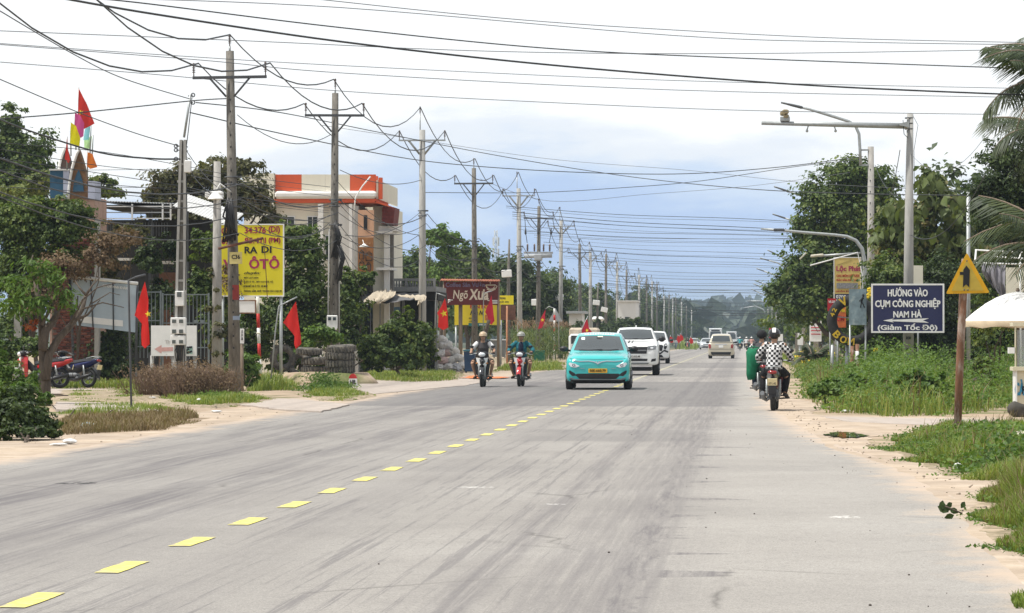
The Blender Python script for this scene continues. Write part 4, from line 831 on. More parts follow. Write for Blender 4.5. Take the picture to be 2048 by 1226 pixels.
def weeds(poly, n, h, leaf, lm, label, per=34, edge=.8, ratio=.4):
    p, g = poly_pts(poly, n // per); dd_ = edge_dist(p, g); kk = dd_ > .8 * np.clip(patchy(p, 2.2, 11) + .25, 0, 1); p = p[kk]; k = len(p); f = np.clip(dd_[kk] / edge, .2, 1); hh = h * f * np.clip(1 + 1.5 * patchy(p, 1.3, 8), .2, 1.9) * (.7 + .5 * rng.random(k))
    idx = rng.integers(0, k, n); u = rng.random(n) ** .7; sp = (.10 + .16 * u) * min(1, leaf / .06)
    C = np.concatenate([p[idx] + rng.normal(size=(n, 2)) * sp[:, None], (hh[idx] * (.08 + .95 * u))[:, None]], 1)
    nn = rng.normal(size=(n, 3)) * .5 + np.array([0, -.15, .85]); nn /= np.linalg.norm(nn, axis=1, keepdims=True); dd = rng.normal(size=(n, 3)); dd[:, 2] -= .3
    dd -= nn * (dd * nn).sum(1, keepdims=True); dd /= np.linalg.norm(dd, axis=1, keepdims=True); L = leaf * (.55 + .9 * rng.random(n)); V, Q = kites(C, dd, nn, L, L * ratio)
    return prop(link('weeds', tri_mesh('weeds', V, Q), LG[lm]), label, kind='stuff')
def turf(poly, z, label, m):
    g = [G(*p) for p in poly]; pts = []
    for i in range(len(g)):
        a, c = g[i], g[(i + 1) % len(g)]; k = max(2, int((c - a).length / .3))
        for j in range(k): p = a.lerp(c, j / k); pts.append((p.x + .18 * noise.noise(Vector((p.x * 3, p.y * 1.5, 2))), p.y + .5 * noise.noise(Vector((p.x * 2, p.y * 1.5, 6))), z))
    c = np.array(pts).mean(0); q = MB(); n = len(pts); inn = [tuple(np.array(p) * .9 + c * .1) for p in pts]
    q.add([(x, y, -.02) for x, y, _ in pts] + inn, [(i, (i + 1) % n, n + (i + 1) % n, n + i) for i in range(n)] + [list(range(n, 2 * n))], True); return prop(q.build('turf', m), label, kind='structure')
turfm = mat('turf_soil', (.20, .165, .10), .95, .3, 6, col2=(.40, .315, .225), fac2=.5)
dryturf = mat('dry_turf_soil', (.27, .20, .135), .95, .25, 6, col2=(.12, .11, .05), fac2=.4)
RA = [(1760, 893), (1800, 872), (1870, 855), (1960, 862), (2110, 868), (2120, 960), (1990, 966), (1890, 962), (1815, 925)]
RB = [(1925, 1022), (1962, 1000), (1985, 968), (2140, 962), (2200, 1130), (2060, 1132), (1990, 1100), (1948, 1060)]
RC = [(1588, 748), (1604, 792), (1650, 826), (1760, 836), (1900, 832), (2040, 818), (2120, 800), (2120, 752), (1900, 738), (1700, 742)]
RD = [(2010, 1180), (2040, 1160), (2140, 1160), (2140, 1230), (2030, 1220)]
for i, (pl, nm) in enumerate(((RA, 'grassy soil around the rusty sign post'), (RB, 'grassy soil at the near corner'), (RC, 'weedy soil below the blue sign'))): turf(pl, .010 + .001 * i, nm, turfm)
blades(RA, 62000, .15, .0065, 'grass', 'long grass tangled round the foot of the rusty sign post', thin=-.06); weeds(RA, 20000, .17, .036, 'weed', 'small leafy weeds mixed through the grass by the rusty post')
weeds([(1900, 880), (2110, 872), (2120, 955), (1960, 955)], 9000, .42, .065, 'weed', 'taller weeds at the edge of the picture by the rusty post')
blades(RB, 60000, .26, .0048, 'grass', 'long grass leaning over the road at the near corner', thin=-.06); weeds(RB, 9000, .24, .026, 'weed', 'leafy weeds in the near corner grass', edge=1.2)
blades(RA, 2500, .24, .006, 'drygrass', 'taller straw-coloured stalks in the grass by the rusty post', thin=.15); blades(RC, 3500, .5, .010, 'drygrass', 'straw-coloured stalks among the far weeds', thin=.2); blades(RB, 6000, .34, .0045, 'drygrass', 'straw-coloured stalks in the near corner grass', thin=.12)
blades(RD, 2500, .16, .005, 'grass', 'tuft of grass in the sand at the near corner')
blades(RC, 40000, .34, .009, 'grass', 'rough grass along the front of the far weed bed'); weeds(RC, 48000, .55, .07, 'weed', 'thick bright weeds below the blue sign')
weeds([(1690, 758), (1700, 812), (1900, 818), (1905, 750)], 24000, .72, .075, 'bright', 'tall bright weeds hiding the foot of the street-lamp pole', ratio=.34)
weeds([(1930, 810), (2100, 800), (2100, 755), (1940, 752)], 11000, .8, .11, 'weed', 'tall grass-like weeds left of the food cart', ratio=.14)
weeds([(1585, 742), (1605, 760), (1690, 752), (1700, 728), (1600, 722)], 9000, .55, .09, 'yellow', 'low yellow-green plants before the giant tyre')
p, g = poly_pts([(1590, 738), (1605, 748), (1665, 742), (1670, 728), (1600, 724)], 420)
V, Q = kites(np.concatenate([p, (.42 + .3 * rng.random(420))[:, None]], 1), unit(420), np.tile([0, -.5, .86], (420, 1)) + rng.normal(size=(420, 3)) * .2, np.full(420, .13), np.full(420, .06))
prop(link('blossom', tri_mesh('blossom', V, Q), LG['flower']), 'yellow blossom scattered over the low plants before the giant tyre', kind='stuff')
# left-hand verges
LA = [(90, 835), (140, 838), (300, 830), (430, 836), (330, 864), (150, 872), (100, 872)]
turf(LA, .012, 'dry turf beside the dark low bush', dryturf)
blades(LA, 11000, .17, .008, 'drygrass', 'dry brown grass beside the dark low bush')
LBp = [(360, 798), (470, 786), (500, 794), (560, 800), (530, 808), (430, 818), (330, 812), (300, 800)]
turf(LBp, .041, 'bright turf below the dry shrubs', turfm); blades(LBp, 9000, .13, .010, 'grass', 'short bright grass below the dry shrubs'); weeds([(370, 798), (470, 784), (500, 792), (440, 806)], 5000, .22, .05, 'bright', 'bright feathery ground plants below the dry shrubs', ratio=.2)
LC = [(590, 790), (600, 782), (640, 774), (700, 776), (755, 793), (700, 804), (640, 802)]
turf(LC, .042, 'turf island round the kilometre stone', turfm); blades(LC, 8000, .16, .010, 'grass', 'grass island round the kilometre stone'); weeds([(590, 788), (640, 772), (690, 776), (680, 790)], 4200, .42, .09, 'weed', 'weeds left of the kilometre stone', ratio=.2)
LD = [(712, 752), (740, 742), (930, 744), (925, 762), (830, 766), (720, 762)]
turf(LD, .026, 'turf strip in front of the dark pointed bush', turfm); blades(LD, 8000, .13, .013, 'grass', 'short grass in front of the dark pointed bush')
LE_ = [(120, 800), (110, 782), (300, 780), (330, 796), (250, 808)]
turf(LE_, .043, 'mossy turf before the parked scooters', turfm); blades(LE_, 8000, .07, .010, 'grass', 'thin mossy grass before the parked scooters', thin=-.1)
LF = [(60, 765), (80, 778), (300, 778), (300, 762)]
turf(LF, .028, 'lawn behind the parked scooters', turfm); blades(LF, 9000, .16, .012, 'grass', 'bright lawn behind the parked scooters')
LH = [(110, 812), (300, 812), (400, 822), (330, 830), (120, 834)]
blades(LH, 4200, .10, .008, 'grass', 'sparse grass on the cracked slab', thin=.1)
LG_ = [(985, 742), (1000, 733), (1130, 726), (1135, 740), (1060, 744)]
turf(LG_, .020, 'turf in front of the corn', turfm); blades(LG_, 6000, .2, .016, 'grass', 'grass strip in front of the corn')
blades([(1350, 699), (1395, 700), (1412, 690), (1380, 686), (1350, 690)], 3000, .9, .05, 'grass', 'tall verge grass beside the far parked car')
blades([(480, 786), (600, 780), (610, 770), (500, 768)], 3800, .3, .012, 'grass', 'scrubby grass along the foot of the striped post', thin=-.05)
blades([(1605, 756), (1598, 742), (1530, 718), (1530, 712), (1640, 716), (1650, 735)], 4000, .3, .02, 'grass', 'verge grass far behind the checkered rider')
# corn plot: stalks with arching leaves and tassels, too many to count
g0 = [(1022, 732), (1128, 722), (1150, 716), (1120, 706), (1020, 712)]
p, g = poly_pts(g0, 330); V, Q = [], []; off = 0; q = MB()
for x, y in p:
    h = 1.9 + .5 * rng.random(); q.tube([(x, y, 0), (x + .03, y, h)], [.016, .01], 3); q.cur = 1
    for k in range(9):
        z = h * (.15 + .8 * k / 9); a = rng.random() * 6.28; d = Vector((math.cos(a), math.sin(a), 0)); s_ = Vector((-d.y, d.x, 0)) * .035
        A, B, C_ = Vector((x, y, z)), Vector((x, y, z + .22)) + d * .3, Vector((x, y, z + .02)) + d * .62
        q.add([A - s_ * .6, A + s_ * .6, B + s_, C_, B - s_], [(0, 1, 2, 4), (4, 2, 3)])
    q.cur = 2
    for k in range(4): q.tube([(x, y, h), (x + rng.normal() * .09, y + rng.normal() * .09, h + .3)], [.012, .005], 3)
    q.cur = 0
prop(q.build('corn', [LG['mid'], leafmat('corn_leaf', [(.03, .055, .014), (.07, .10, .025), (.13, .15, .05)]), mat('corn_tassel', (.30, .20, .12), .9, .15, 6)]), 'plot of tall corn with brown tassels behind the striped post', kind='stuff')
# loose stones on the asphalt and along the verge
q = MB()
for _ in range(90):
    y = 18 + 40 * rng.random() ** 1.4; x = redge(y) - (abs(rng.normal()) * 1.5 if rng.random() < .75 else -.2 * rng.random()); s = .004 + .008 * rng.random() ** 3
    q.ball((x, y, .012), (s, s * 1.2, s * .7), 5, 3)
prop(q.build('gravel', mat('dark_gravel', (.10, .085, .075), .9, .4, 3)), 'loose dark stones scattered on the asphalt', kind='stuff')
q = MB()
for _ in range(260):
    if rng.random() < .55: y = 22 + 60 * rng.random(); x = redge(y) + .5 * rng.random()
    else: y = 45 + 70 * rng.random(); x = ledge(y) - 1.2 * rng.random()
    s = .008 + .016 * rng.random() ** 3; q.ball((x, y, .014), (s * 1.2, s * 1.2, s * .7), 5, 3)
prop(q.build('gravel', mat('pale_gravel', (.42, .35, .28), .9, .35, 3)), 'pale stones scattered along the sandy verges', kind='stuff')
# ================================================================ cars
def crom(P_, m):
    """resample rows of points with Catmull-Rom, m samples per gap"""
    P_ = np.array(P_, float); n = len(P_); out = []
    for i in range(n - 1):
        p0, p1, p2, p3 = P_[max(i - 1, 0)], P_[i], P_[i + 1], P_[min(i + 2, n - 1)]
        for k in range(m):
            u = k / m; out.append(.5 * (2 * p1 + (p2 - p0) * u + (2 * p0 - 5 * p1 + 4 * p2 - p3) * u * u + (3 * p1 - p0 - 3 * p2 + p3) * u ** 3))
    out.append(P_[-1]); return np.array(out)
def hull(stations, m=4):
    rows = []
    for y, zb, zl, zt, w, wr in stations:
        mid = zl + (zt - zl) * .5
        half = [(0, zb), (.70 * w, zb), (.93 * w, zb + .025), (.99 * w, zb + .12), (w, zb + .5 * (zl - zb)), (.99 * w, zl - .06), (.955 * w, zl), (.5 * (.955 * w + wr) + .02, mid), (wr + .015, zt - .055), (wr * .90, zt - .012), (wr * .5, zt + .008), (0, zt + .014)]
        h = crom(half, 2); rows.append(np.array([(x, y, z) for x, z in h] + [(-x, y, z) for x, z in h[1:-1][::-1]]))
    A = np.array(rows); A = crom(A.reshape(len(A), -1), m).reshape(-1, A.shape[1], 3)
    q = MB(); q.loft([[tuple(p) for p in r] for r in A], True, True, True); return q
class Decal:
    """pieces fitted onto a hull: an outline seen square-on is laid onto the surface and given an edge"""
    def __init__(s, q):
        s.b = BVHTree.FromPolygons([Vector(v) for v in q.v], q.f)
    def hit(s, a, b, view, lift):
        if view == 'F': o, d = Vector((a, -9, b)), Vector((0, 1, 0))
        elif view == 'B': o, d = Vector((a, 9, b)), Vector((0, -1, 0))
        elif view == 'L': o, d = Vector((-9, a, b)), Vector((1, 0, 0))
        elif view == 'R': o, d = Vector((9, a, b)), Vector((-1, 0, 0))
        else: o, d = Vector((a, b, 9)), Vector((0, 0, -1))
        h = s.b.ray_cast(o, d)
        if h[0] is None:
            h2 = s.b.find_nearest(o + d * 9); return h2[0] - d * lift
        n = h[1] if h[1].dot(d) < 0 else -h[1]
        return h[0] + (n * .6 - d * .4).normalized() * lift
    def add(s, q, out, view, lift=.008, step=.07):
        pts = []; n = len(out)
        for i in range(n):
            a, b = Vector(out[i]), Vector(out[(i + 1) % n]); k = max(1, int((b - a).length / step)); pts += [a.lerp(b, j / k) for j in range(k)]
        nb = len(pts); x0, x1 = min(p.x for p in pts), max(p.x for p in pts); y0, y1 = min(p.y for p in pts), max(p.y for p in pts); allp = list(pts)
        x = x0 + step * .5
        while x < x1:
            y = y0 + step * .5
            while y < y1:
                if min((Vector((x, y)) - p).length for p in pts) > step * .4: allp.append(Vector((x, y)))
                y += step
            x += step
        r = delaunay_2d_cdt(allp, [], [list(range(nb))], 1, 1e-5); P3 = [s.hit(p.x, p.y, view, lift) for p in r[0]]
        fs = [list(f) for f in r[2]]; q.add(P3, fs, True)
        lo = [s.hit(p.x, p.y, view, -.012) for p in pts]; hi = [s.hit(p.x, p.y, view, lift) for p in pts]
        q.add(hi + lo, [(i, (i + 1) % nb, nb + (i + 1) % nb, nb + i) for i in range(nb)], False); return q
def mir(o): return [(-a, b) for a, b in o][::-1]
def rrect(x0, z0, x1, z1, r=.03): return [(x0 + r, z0), (x1 - r, z0), (x1, z0 + r), (x1, z1 - r), (x1 - r, z1), (x0 + r, z1), (x0, z1 - r), (x0, z0 + r)]
def ell(cx, cz, rx, rz, n=14): return [(cx + rx * math.cos(2 * math.pi * i / n), cz + rz * math.sin(2 * math.pi * i / n)) for i in range(n)]
lampm = mat('headlamp_glass', (.72, .74, .76), .12, .1, 9, spec=.7, coat=.4); redlamp = mat('tail_lamp', (.28, .012, .012), .2, .1, 6, spec=.6, coat=.4)
rimm = mat('alloy_rim', (.30, .31, .33), .35, .1, 5, metal=.7)
def wheel(e, x, y, r, w):
    s = 1 if x > 0 else -1; q = MB(); q.lathe([(r * .62, -w / 2), (r * .9, -w / 2), (r, -w * .34), (r, w * .34), (r * .9, w / 2), (r * .62, w / 2)], 22, (0, 0, 0), (1, 0, 0)); t = q.build('wheel', M_['rubber'], e, (x, y, r))
    q = MB(); q.lathe([(r * .60, w * .40), (r * .62, w * .46), (r * .56, w * .44), (r * .15, w * .42), (.001, w * .47)], 18, (0, 0, 0), (s, 0, 0))
    for k in range(5):
        a = 2 * math.pi * k / 5; q.tube([(s * w * .46, r * .1 * math.cos(a), r * .1 * math.sin(a)), (s * w * .46, r * .58 * math.cos(a), r * .58 * math.sin(a))], .024, 5)
    q.build('rim', rimm, t)
def car(name, label, cat, loc, rz, st, paint, det, wheels, group=None, lower=None):
    """det: (part name, material, view, [outlines], lift); wheels: (half track, front y, rear y, radius, width)"""
    e = empty(name, loc, rz, label, cat, group); h = hull(st); body = h.build('body', paint, e); D_ = Decal(h)
    for nm, m, view, outs, lift in det:
        for o in outs:
            q = MB(); D_.add(q, o, view, lift); q.build(nm, m, e)
    tx, fy, ry, r, w = wheels
    for y in (fy, ry):
        for s in (-1, 1):
            q = MB(); D_.add(q, [(y + (r + .05) * math.cos(a), max(r * .62 + (r + .05) * math.sin(a), st[3][1] + .012)) for a in (math.pi * (i / 11 * 1.24 - .12) for i in range(12))], 'R' if s > 0 else 'L', .004)
            q.build('wheel_arch', M_['black'], e); wheel(e, s * tx, y, r, w)
    q = MB(); q.box((0, (fy + ry) / 2, .24), (tx * 1.6, ry - fy + 1.0, .12)); q.build('underbody', M_['black'], e)
    return e, D_
def mirror(e, x, y, z, m, w=.24, h=.16):
    s = 1 if x > 0 else -1; q = MB(); q.ball((0, 0, 0), (w / 2, .09, h / 2), 10, 7); q.tube([(-s * w * .4, .02, -.03), (-s * w * .9, .05, -.06)], .03, 5); q.build('side_mirror', m, e, (x, y, z))
def wiper(e, D_, pts):
    q = MB(); q.tube([D_.hit(a, b, 'F', .03) for a, b in pts], .012, 4); q.build('wiper', M_['black'], e)
teal = mat('teal_car_paint', (.035, .46, .455), .24, .03, 1.2, spec=.5, coat=.7); whitecar = mat('white_car_paint', (.80, .81, .80), .3, .02, 1, spec=.5, coat=.6); beige = mat('champagne_car_paint', (.55, .50, .39), .32, .04, 1.5, spec=.5, metal=.15, coat=.5); silver = mat('silver_car_paint', (.55, .58, .60), .3, .03, 1, metal=.2, coat=.6)
greytrim = mat('grey_trim', (.20, .21, .22), .5, .1, 6)
wsF = lambda wb, zb, wt, zt: [(-wb, zb), (-wb * .5, zb - .015), (0, zb - .02), (wb * .5, zb - .015), (wb, zb), (wt, zt), (wt * .5, zt + .02), (0, zt + .025), (-wt * .5, zt + .02), (-wt, zt)]
# ---- teal compact crossover
st = [(-2.15, .34, .66, .70, .66, .50), (-2.12, .27, .76, .81, .79, .64), (-2.03, .22, .83, .90, .855, .71), (-1.85, .20, .87, .96, .88, .74), (-1.4, .20, .91, 1.02, .885, .75), (-.95, .20, .94, 1.06, .885, .745), (-.55, .20, .97, 1.27, .885, .67), (-.1, .20, .98, 1.50, .885, .62), (.3, .20, .99, 1.57, .885, .61), (1.0, .20, 1.0, 1.58, .885, .60), (1.6, .20, 1.0, 1.50, .87, .56), (2.0, .24, .95, 1.22, .84, .58), (2.15, .36, .8, .9, .74, .55)]
g = G(1199, 778); det = [('windshield', M_['glass'], 'F', [wsF(.70, 1.09, .565, 1.475)], .006)]
hl = [(.50, .66), (.60, .62), (.74, .64), (.80, .72), (.77, .76), (.62, .72)]
det += [('headlight', lampm, 'F', [hl, mir(hl)], .012), ('headlight_ring', M_['black'], 'F', [ell(.66, .685, .042, .034), ell(-.66, .685, .042, .034)], .018), ('headlight_lens', M_['chrome'], 'F', [ell(.66, .685, .026, .022), ell(-.66, .685, .026, .022)], .022)]
vb = [(.02, .725), (.10, .765), (.25, .79), (.46, .782), (.70, .80), (.70, .815), (.46, .80), (.25, .812), (.09, .79), (.0, .745)]
det += [('chrome_wing', M_['chrome'], 'F', [vb, mir(vb)], .014), ('emblem', M_['chrome'], 'F', [[(-.055, .80), (-.03, .80), (0, .74), (.03, .80), (.055, .80), (0, .70)]], .018)]
fg = [(.58, .40), (.70, .385), (.78, .46), (.80, .535), (.76, .54), (.64, .47)]
det += [('lower_grille', M_['black'], 'F', [[(-.50, .31), (.50, .31), (.63, .42), (.56, .455), (-.56, .455), (-.63, .42)]], .006), ('fog_intake', M_['black'], 'F', [fg, mir(fg)], .006), ('bumper_lip', greytrim, 'F', [[(-.66, .285), (.66, .285), (.78, .335), (.74, .35), (.62, .305), (-.62, .305), (-.74, .35), (-.78, .335)]], .02),
        ('lower_trim', M_['black'], 'F', [[(-.70, .205), (.70, .205), (.84, .25), (.84, .315), (.66, .28), (-.66, .28), (-.84, .315), (-.84, .25)]], .012), ('bonnet_gap', M_['black'], 'F', [[(-.80, .862), (-.4, .848), (0, .842), (.4, .848), (.80, .862), (.80, .870), (.4, .857), (0, .851), (-.4, .857), (-.80, .870)]], .003), ('number_plate', M_['plate_y'], 'F', [rrect(-.26, .475, .26, .595, .015)], .03), ('side_window', M_['glass'], 'L', [[(-.45, 1.06), (.0, 1.42), (.9, 1.46), (1.35, 1.38), (1.5, 1.08)]], .004), ('side_window', M_['glass'], 'R', [[(-.45, 1.06), (1.5, 1.08), (1.35, 1.38), (.9, 1.46), (.0, 1.42)]], .004), ('crease', M_['chrome'], 'F', [[(-.5, .60), (-.36, .585), (-.36, .592), (-.5, .608)], [(.36, .585), (.5, .60), (.5, .608), (.36, .592)]], .01),
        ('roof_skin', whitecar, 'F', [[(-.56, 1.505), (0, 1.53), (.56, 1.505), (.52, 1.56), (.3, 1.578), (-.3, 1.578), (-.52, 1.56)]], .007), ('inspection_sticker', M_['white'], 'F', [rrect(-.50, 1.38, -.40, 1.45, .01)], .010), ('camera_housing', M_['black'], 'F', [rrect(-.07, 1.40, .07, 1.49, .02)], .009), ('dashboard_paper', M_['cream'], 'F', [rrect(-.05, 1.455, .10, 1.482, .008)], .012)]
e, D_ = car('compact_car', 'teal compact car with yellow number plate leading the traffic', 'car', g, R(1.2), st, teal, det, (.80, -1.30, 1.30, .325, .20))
pl = D_.hit(0, .535, 'F', .045); text('50E-660.79', .44, .075, e, (0, pl.y - .003, .535), M_['ink'], bold=.02, name='plate_lettering')
mirror(e, -.985, -.62, 1.13, M_['black']); mirror(e, .985, -.62, 1.13, M_['black']); wiper(e, D_, [(-.55, 1.085), (-.2, 1.08), (.1, 1.10)]); wiper(e, D_, [(.0, 1.085), (.3, 1.08), (.55, 1.10)])
# ---- white pickup
st = [(-2.65, .48, .80, .86, .62, .45), (-2.62, .42, .98, 1.06, .80, .66), (-2.52, .40, 1.06, 1.17, .89, .76), (-2.2, .40, 1.12, 1.25, .925, .80), (-1.6, .40, 1.18, 1.30, .925, .80), (-1.05, .40, 1.22, 1.36, .925, .78), (-.65, .40, 1.24, 1.60, .925, .70), (-.25, .40, 1.25, 1.80, .92, .645), (.2, .40, 1.25, 1.845, .92, .635), (1.0, .40, 1.25, 1.82, .92, .63), (1.25, .40, 1.24, 1.72, .92, .64), (1.4, .40, 1.2, 1.32, .92, .84), (2.5, .42, 1.16, 1.28, .91, .84), (2.65, .5, 1.1, 1.2, .88, .8)]
g = G(1271, 750); hl = [(.50, .99), (.80, 1.0), (.84, 1.12), (.78, 1.15), (.50, 1.12)]; fg = [(.62, .53), (.80, .56), (.82, .66), (.66, .64)]
det = [('windshield', M_['glass'], 'F', [wsF(.72, 1.40, .60, 1.755)], .006), ('grille', M_['black'], 'F', [[(-.46, .84), (.46, .84), (.50, 1.10), (-.50, 1.10)]], .01), ('grille_bar', greytrim, 'F', [rrect(-.46, .945, .46, .985, .01)], .022), ('headlight', mat('smoked_lamp', (.14, .15, .16), .12, .2, 9, spec=.7, coat=.4), 'F', [hl, mir(hl)], .014), ('headlight_lens', lampm, 'F', [ell(.66, 1.06, .06, .035), ell(-.66, 1.06, .06, .035)], .02),
       ('lower_grille', M_['black'], 'F', [[(-.48, .56), (.48, .56), (.50, .65), (-.50, .65)]], .01), ('fog_pocket', M_['black'], 'F', [fg, mir(fg)], .01), ('skid_plate', greytrim, 'F', [[(-.5, .44), (.5, .44), (.58, .50), (-.58, .50)]], .012), ('number_plate', M_['white'], 'F', [rrect(-.26, .68, .26, .79, .015)], .03), ('emblem', greytrim, 'F', [ell(0, .965, .10, .045)], .032),
       ('bonnet_stripe', M_['ink'], 'T', [[(-.26, -2.35), (-.20, -2.35), (-.18, -1.25), (-.23, -1.25)], [(-.12, -2.35), (-.08, -2.35), (-.05, -1.25), (-.085, -1.25)]], .004), ('side_window', M_['glass'], 'R', [[(-.55, 1.30), (1.1, 1.30), (1.0, 1.70), (.0, 1.72)]], .004), ('side_window', M_['glass'], 'L', [[(-.55, 1.30), (.0, 1.72), (1.0, 1.70), (1.1, 1.30)]], .004), ('fender_flare', M_['black'], 'R', [[(-2.12, .46), (-2.05, .75), (-1.8, .92), (-1.4, .92), (-1.12, .75), (-1.05, .46), (-1.14, .46), (-1.2, .70), (-1.44, .84), (-1.76, .84), (-1.98, .70), (-2.04, .46)]], .02)]
e, D_ = car('pickup_truck', 'white pickup truck with twin black bonnet stripes behind the teal car', 'pickup truck', g, R(1.0), st, whitecar, det, (.80, -1.60, 1.60, .39, .26))
mirror(e, -1.03, -.85, 1.40, M_['black'], .26, .22); mirror(e, 1.03, -.85, 1.40, M_['black'], .26, .22); wiper(e, D_, [(-.6, 1.40), (-.2, 1.385), (.1, 1.41)]); wiper(e, D_, [(.0, 1.40), (.3, 1.385), (.6, 1.41)])
q = MB(); q.prism([(-.12, 0), (.12, 0), (.02, .10)], (0, .5, 1.84), (0, 1, 0), (0, 0, 1), .03); q.build('roof_antenna', whitecar, e)
pl = D_.hit(0, .735, 'F', .045); text('60C-512.48', .42, .07, e, (0, pl.y - .003, .735), M_['ink'], bold=.02, name='plate_lettering')
# ---- white tall SUV
st = [(-2.4, .45, .80, .86, .60, .45), (-2.36, .34, .98, 1.06, .80, .68), (-2.25, .30, 1.06, 1.16, .90, .78), (-1.8, .28, 1.12, 1.22, .925, .80), (-1.1, .28, 1.16, 1.28, .925, .78), (-.7, .28, 1.18, 1.52, .925, .72), (-.25, .28, 1.2, 1.76, .92, .67), (.2, .28, 1.2, 1.82, .92, .66), (1.6, .28, 1.2, 1.82, .92, .65), (2.2, .3, 1.2, 1.7, .91, .65), (2.4, .4, 1.1, 1.3, .86, .7)]
g = G(1307, 727); hl = [(.60, .86), (.70, .80), (.78, .92), (.82, 1.12), (.66, 1.14), (.62, 1.0)]; yy = [(.30, .55), (.42, .52), (.62, .70), (.84, .62), (.86, .70), (.64, .80)]
e, D_ = car('tall_suv', 'white tall family car half hidden behind the pickup', 'car', g, R(.8), st, whitecar, [('windshield', M_['glass'], 'F', [wsF(.72, 1.33, .62, 1.74)], .006), ('grille', M_['black'], 'F', [[(-.50, .72), (.50, .72), (.58, 1.0), (.5, 1.06), (-.5, 1.06), (-.58, 1.0)]], .01), ('headlight', M_['black'], 'F', [hl, mir(hl)], .014), ('headlight_lens', lampm, 'F', [ell(.72, 1.04, .06, .04), ell(-.72, 1.04, .06, .04)], .02),
    ('bumper_trim', M_['black'], 'F', [yy, mir(yy)], .012), ('lower_grille', M_['black'], 'F', [[(-.6, .36), (.6, .36), (.5, .5), (-.5, .5)]], .01), ('number_plate', M_['white'], 'F', [rrect(-.26, .56, .26, .67, .015)], .03), ('side_window', M_['glass'], 'R', [[(-.5, 1.27), (1.9, 1.27), (1.8, 1.66), (.0, 1.68)]], .004)], (.80, -1.40, 1.40, .35, .23))
mirror(e, -1.02, -.8, 1.33, M_['black'], .24, .18); mirror(e, 1.02, -.8, 1.33, M_['black'], .24, .18)
# ---- champagne minivan seen from behind (its rear is the -y end here)
st = [(-2.25, .40, .72, .80, .66, .5), (-2.22, .26, .95, 1.05, .82, .66), (-2.15, .22, 1.02, 1.18, .885, .70), (-1.95, .22, 1.04, 1.55, .90, .65), (-1.7, .22, 1.05, 1.69, .905, .625), (-1.0, .22, 1.05, 1.74, .905, .62), (.2, .22, 1.04, 1.73, .905, .62), (.7, .22, 1.03, 1.55, .905, .66), (1.25, .22, 1.0, 1.12, .90, .74), (2.0, .22, .9, 1.0, .87, .70), (2.25, .35, .75, .8, .7, .5)]
g = G(1443, 717); tl = [(.70, .74), (.84, .72), (.88, .98), (.80, 1.04), (.70, .96)]
e, D_ = car('minivan', 'champagne minivan driving away in the near lane', 'minivan', g, R(-.6), st, beige, [('rear_window', M_['glass'], 'F', [wsF(.66, 1.20, .58, 1.60)], .006), ('tail_light', redlamp, 'F', [tl, mir(tl)], .016), ('spoiler_lip', M_['black'], 'F', [[(-.78, 1.115), (.78, 1.115), (.80, 1.145), (-.80, 1.145)]], .02), ('garnish', M_['chrome'], 'F', [rrect(-.42, .98, .42, 1.02, .01)], .016), ('number_plate', M_['white'], 'F', [rrect(-.16, .78, .16, .95, .015)], .02),
    ('bumper_seam', M_['black'], 'F', [[(-.84, .66), (.84, .66), (.84, .675), (-.84, .675)]], .006), ('lower_panel', M_['black'], 'F', [[(-.66, .27), (.66, .27), (.72, .47), (-.72, .47)]], .008), ('side_window', M_['glass'], 'L', [[(-1.8, 1.12), (-1.65, 1.55), (.2, 1.58), (.6, 1.45), (.9, 1.12)]], .004)], (.79, -1.35, 1.35, .33, .21))
mirror(e, -1.0, .75, 1.15, M_['black']); mirror(e, 1.0, .75, 1.15, M_['black'])
# ---- small far cars
st = [(-2.2, .34, .55, .60, .6, .45), (-2.15, .26, .68, .74, .78, .6), (-1.9, .22, .78, .86, .85, .7), (-1.0, .2, .90, 1.0, .87, .72), (-.4, .2, .93, 1.32, .87, .6), (.1, .2, .94, 1.46, .87, .56), (.9, .2, .95, 1.44, .87, .55), (1.5, .2, .95, 1.15, .86, .6), (2.0, .24, .9, 1.0, .83, .65), (2.2, .36, .75, .8, .75, .5)]
hl = [(.45, .62), (.74, .66), (.78, .74), (.5, .70)]; sd_ = [('windshield', M_['glass'], 'F', [wsF(.68, 1.02, .53, 1.38)], .006), ('headlight', lampm, 'F', [hl, mir(hl)], .014), ('grille', M_['black'], 'F', [rrect(-.4, .56, .4, .66, .02), [(-.6, .30), (.6, .30), (.5, .42), (-.5, .42)]], .01), ('number_plate', M_['white'], 'F', [rrect(-.25, .45, .25, .55, .015)], .03)]
e, D_ = car('sedan', 'small silver sedan coming on, just left of the minivan', 'car', G(1413, 699), R(1), st, silver, sd_, (.78, -1.3, 1.3, .31, .19)); mirror(e, -.97, -.7, 1.05, M_['black']); mirror(e, .97, -.7, 1.05, M_['black'])
c2 = copy_tree(e); p = P(1389, 688, 520); c2.location = (p.x, 520, 0); c2.rotation_euler = (0, 0, R(14)); c2['label'] = 'silver car parked on the verge by the far red flags'
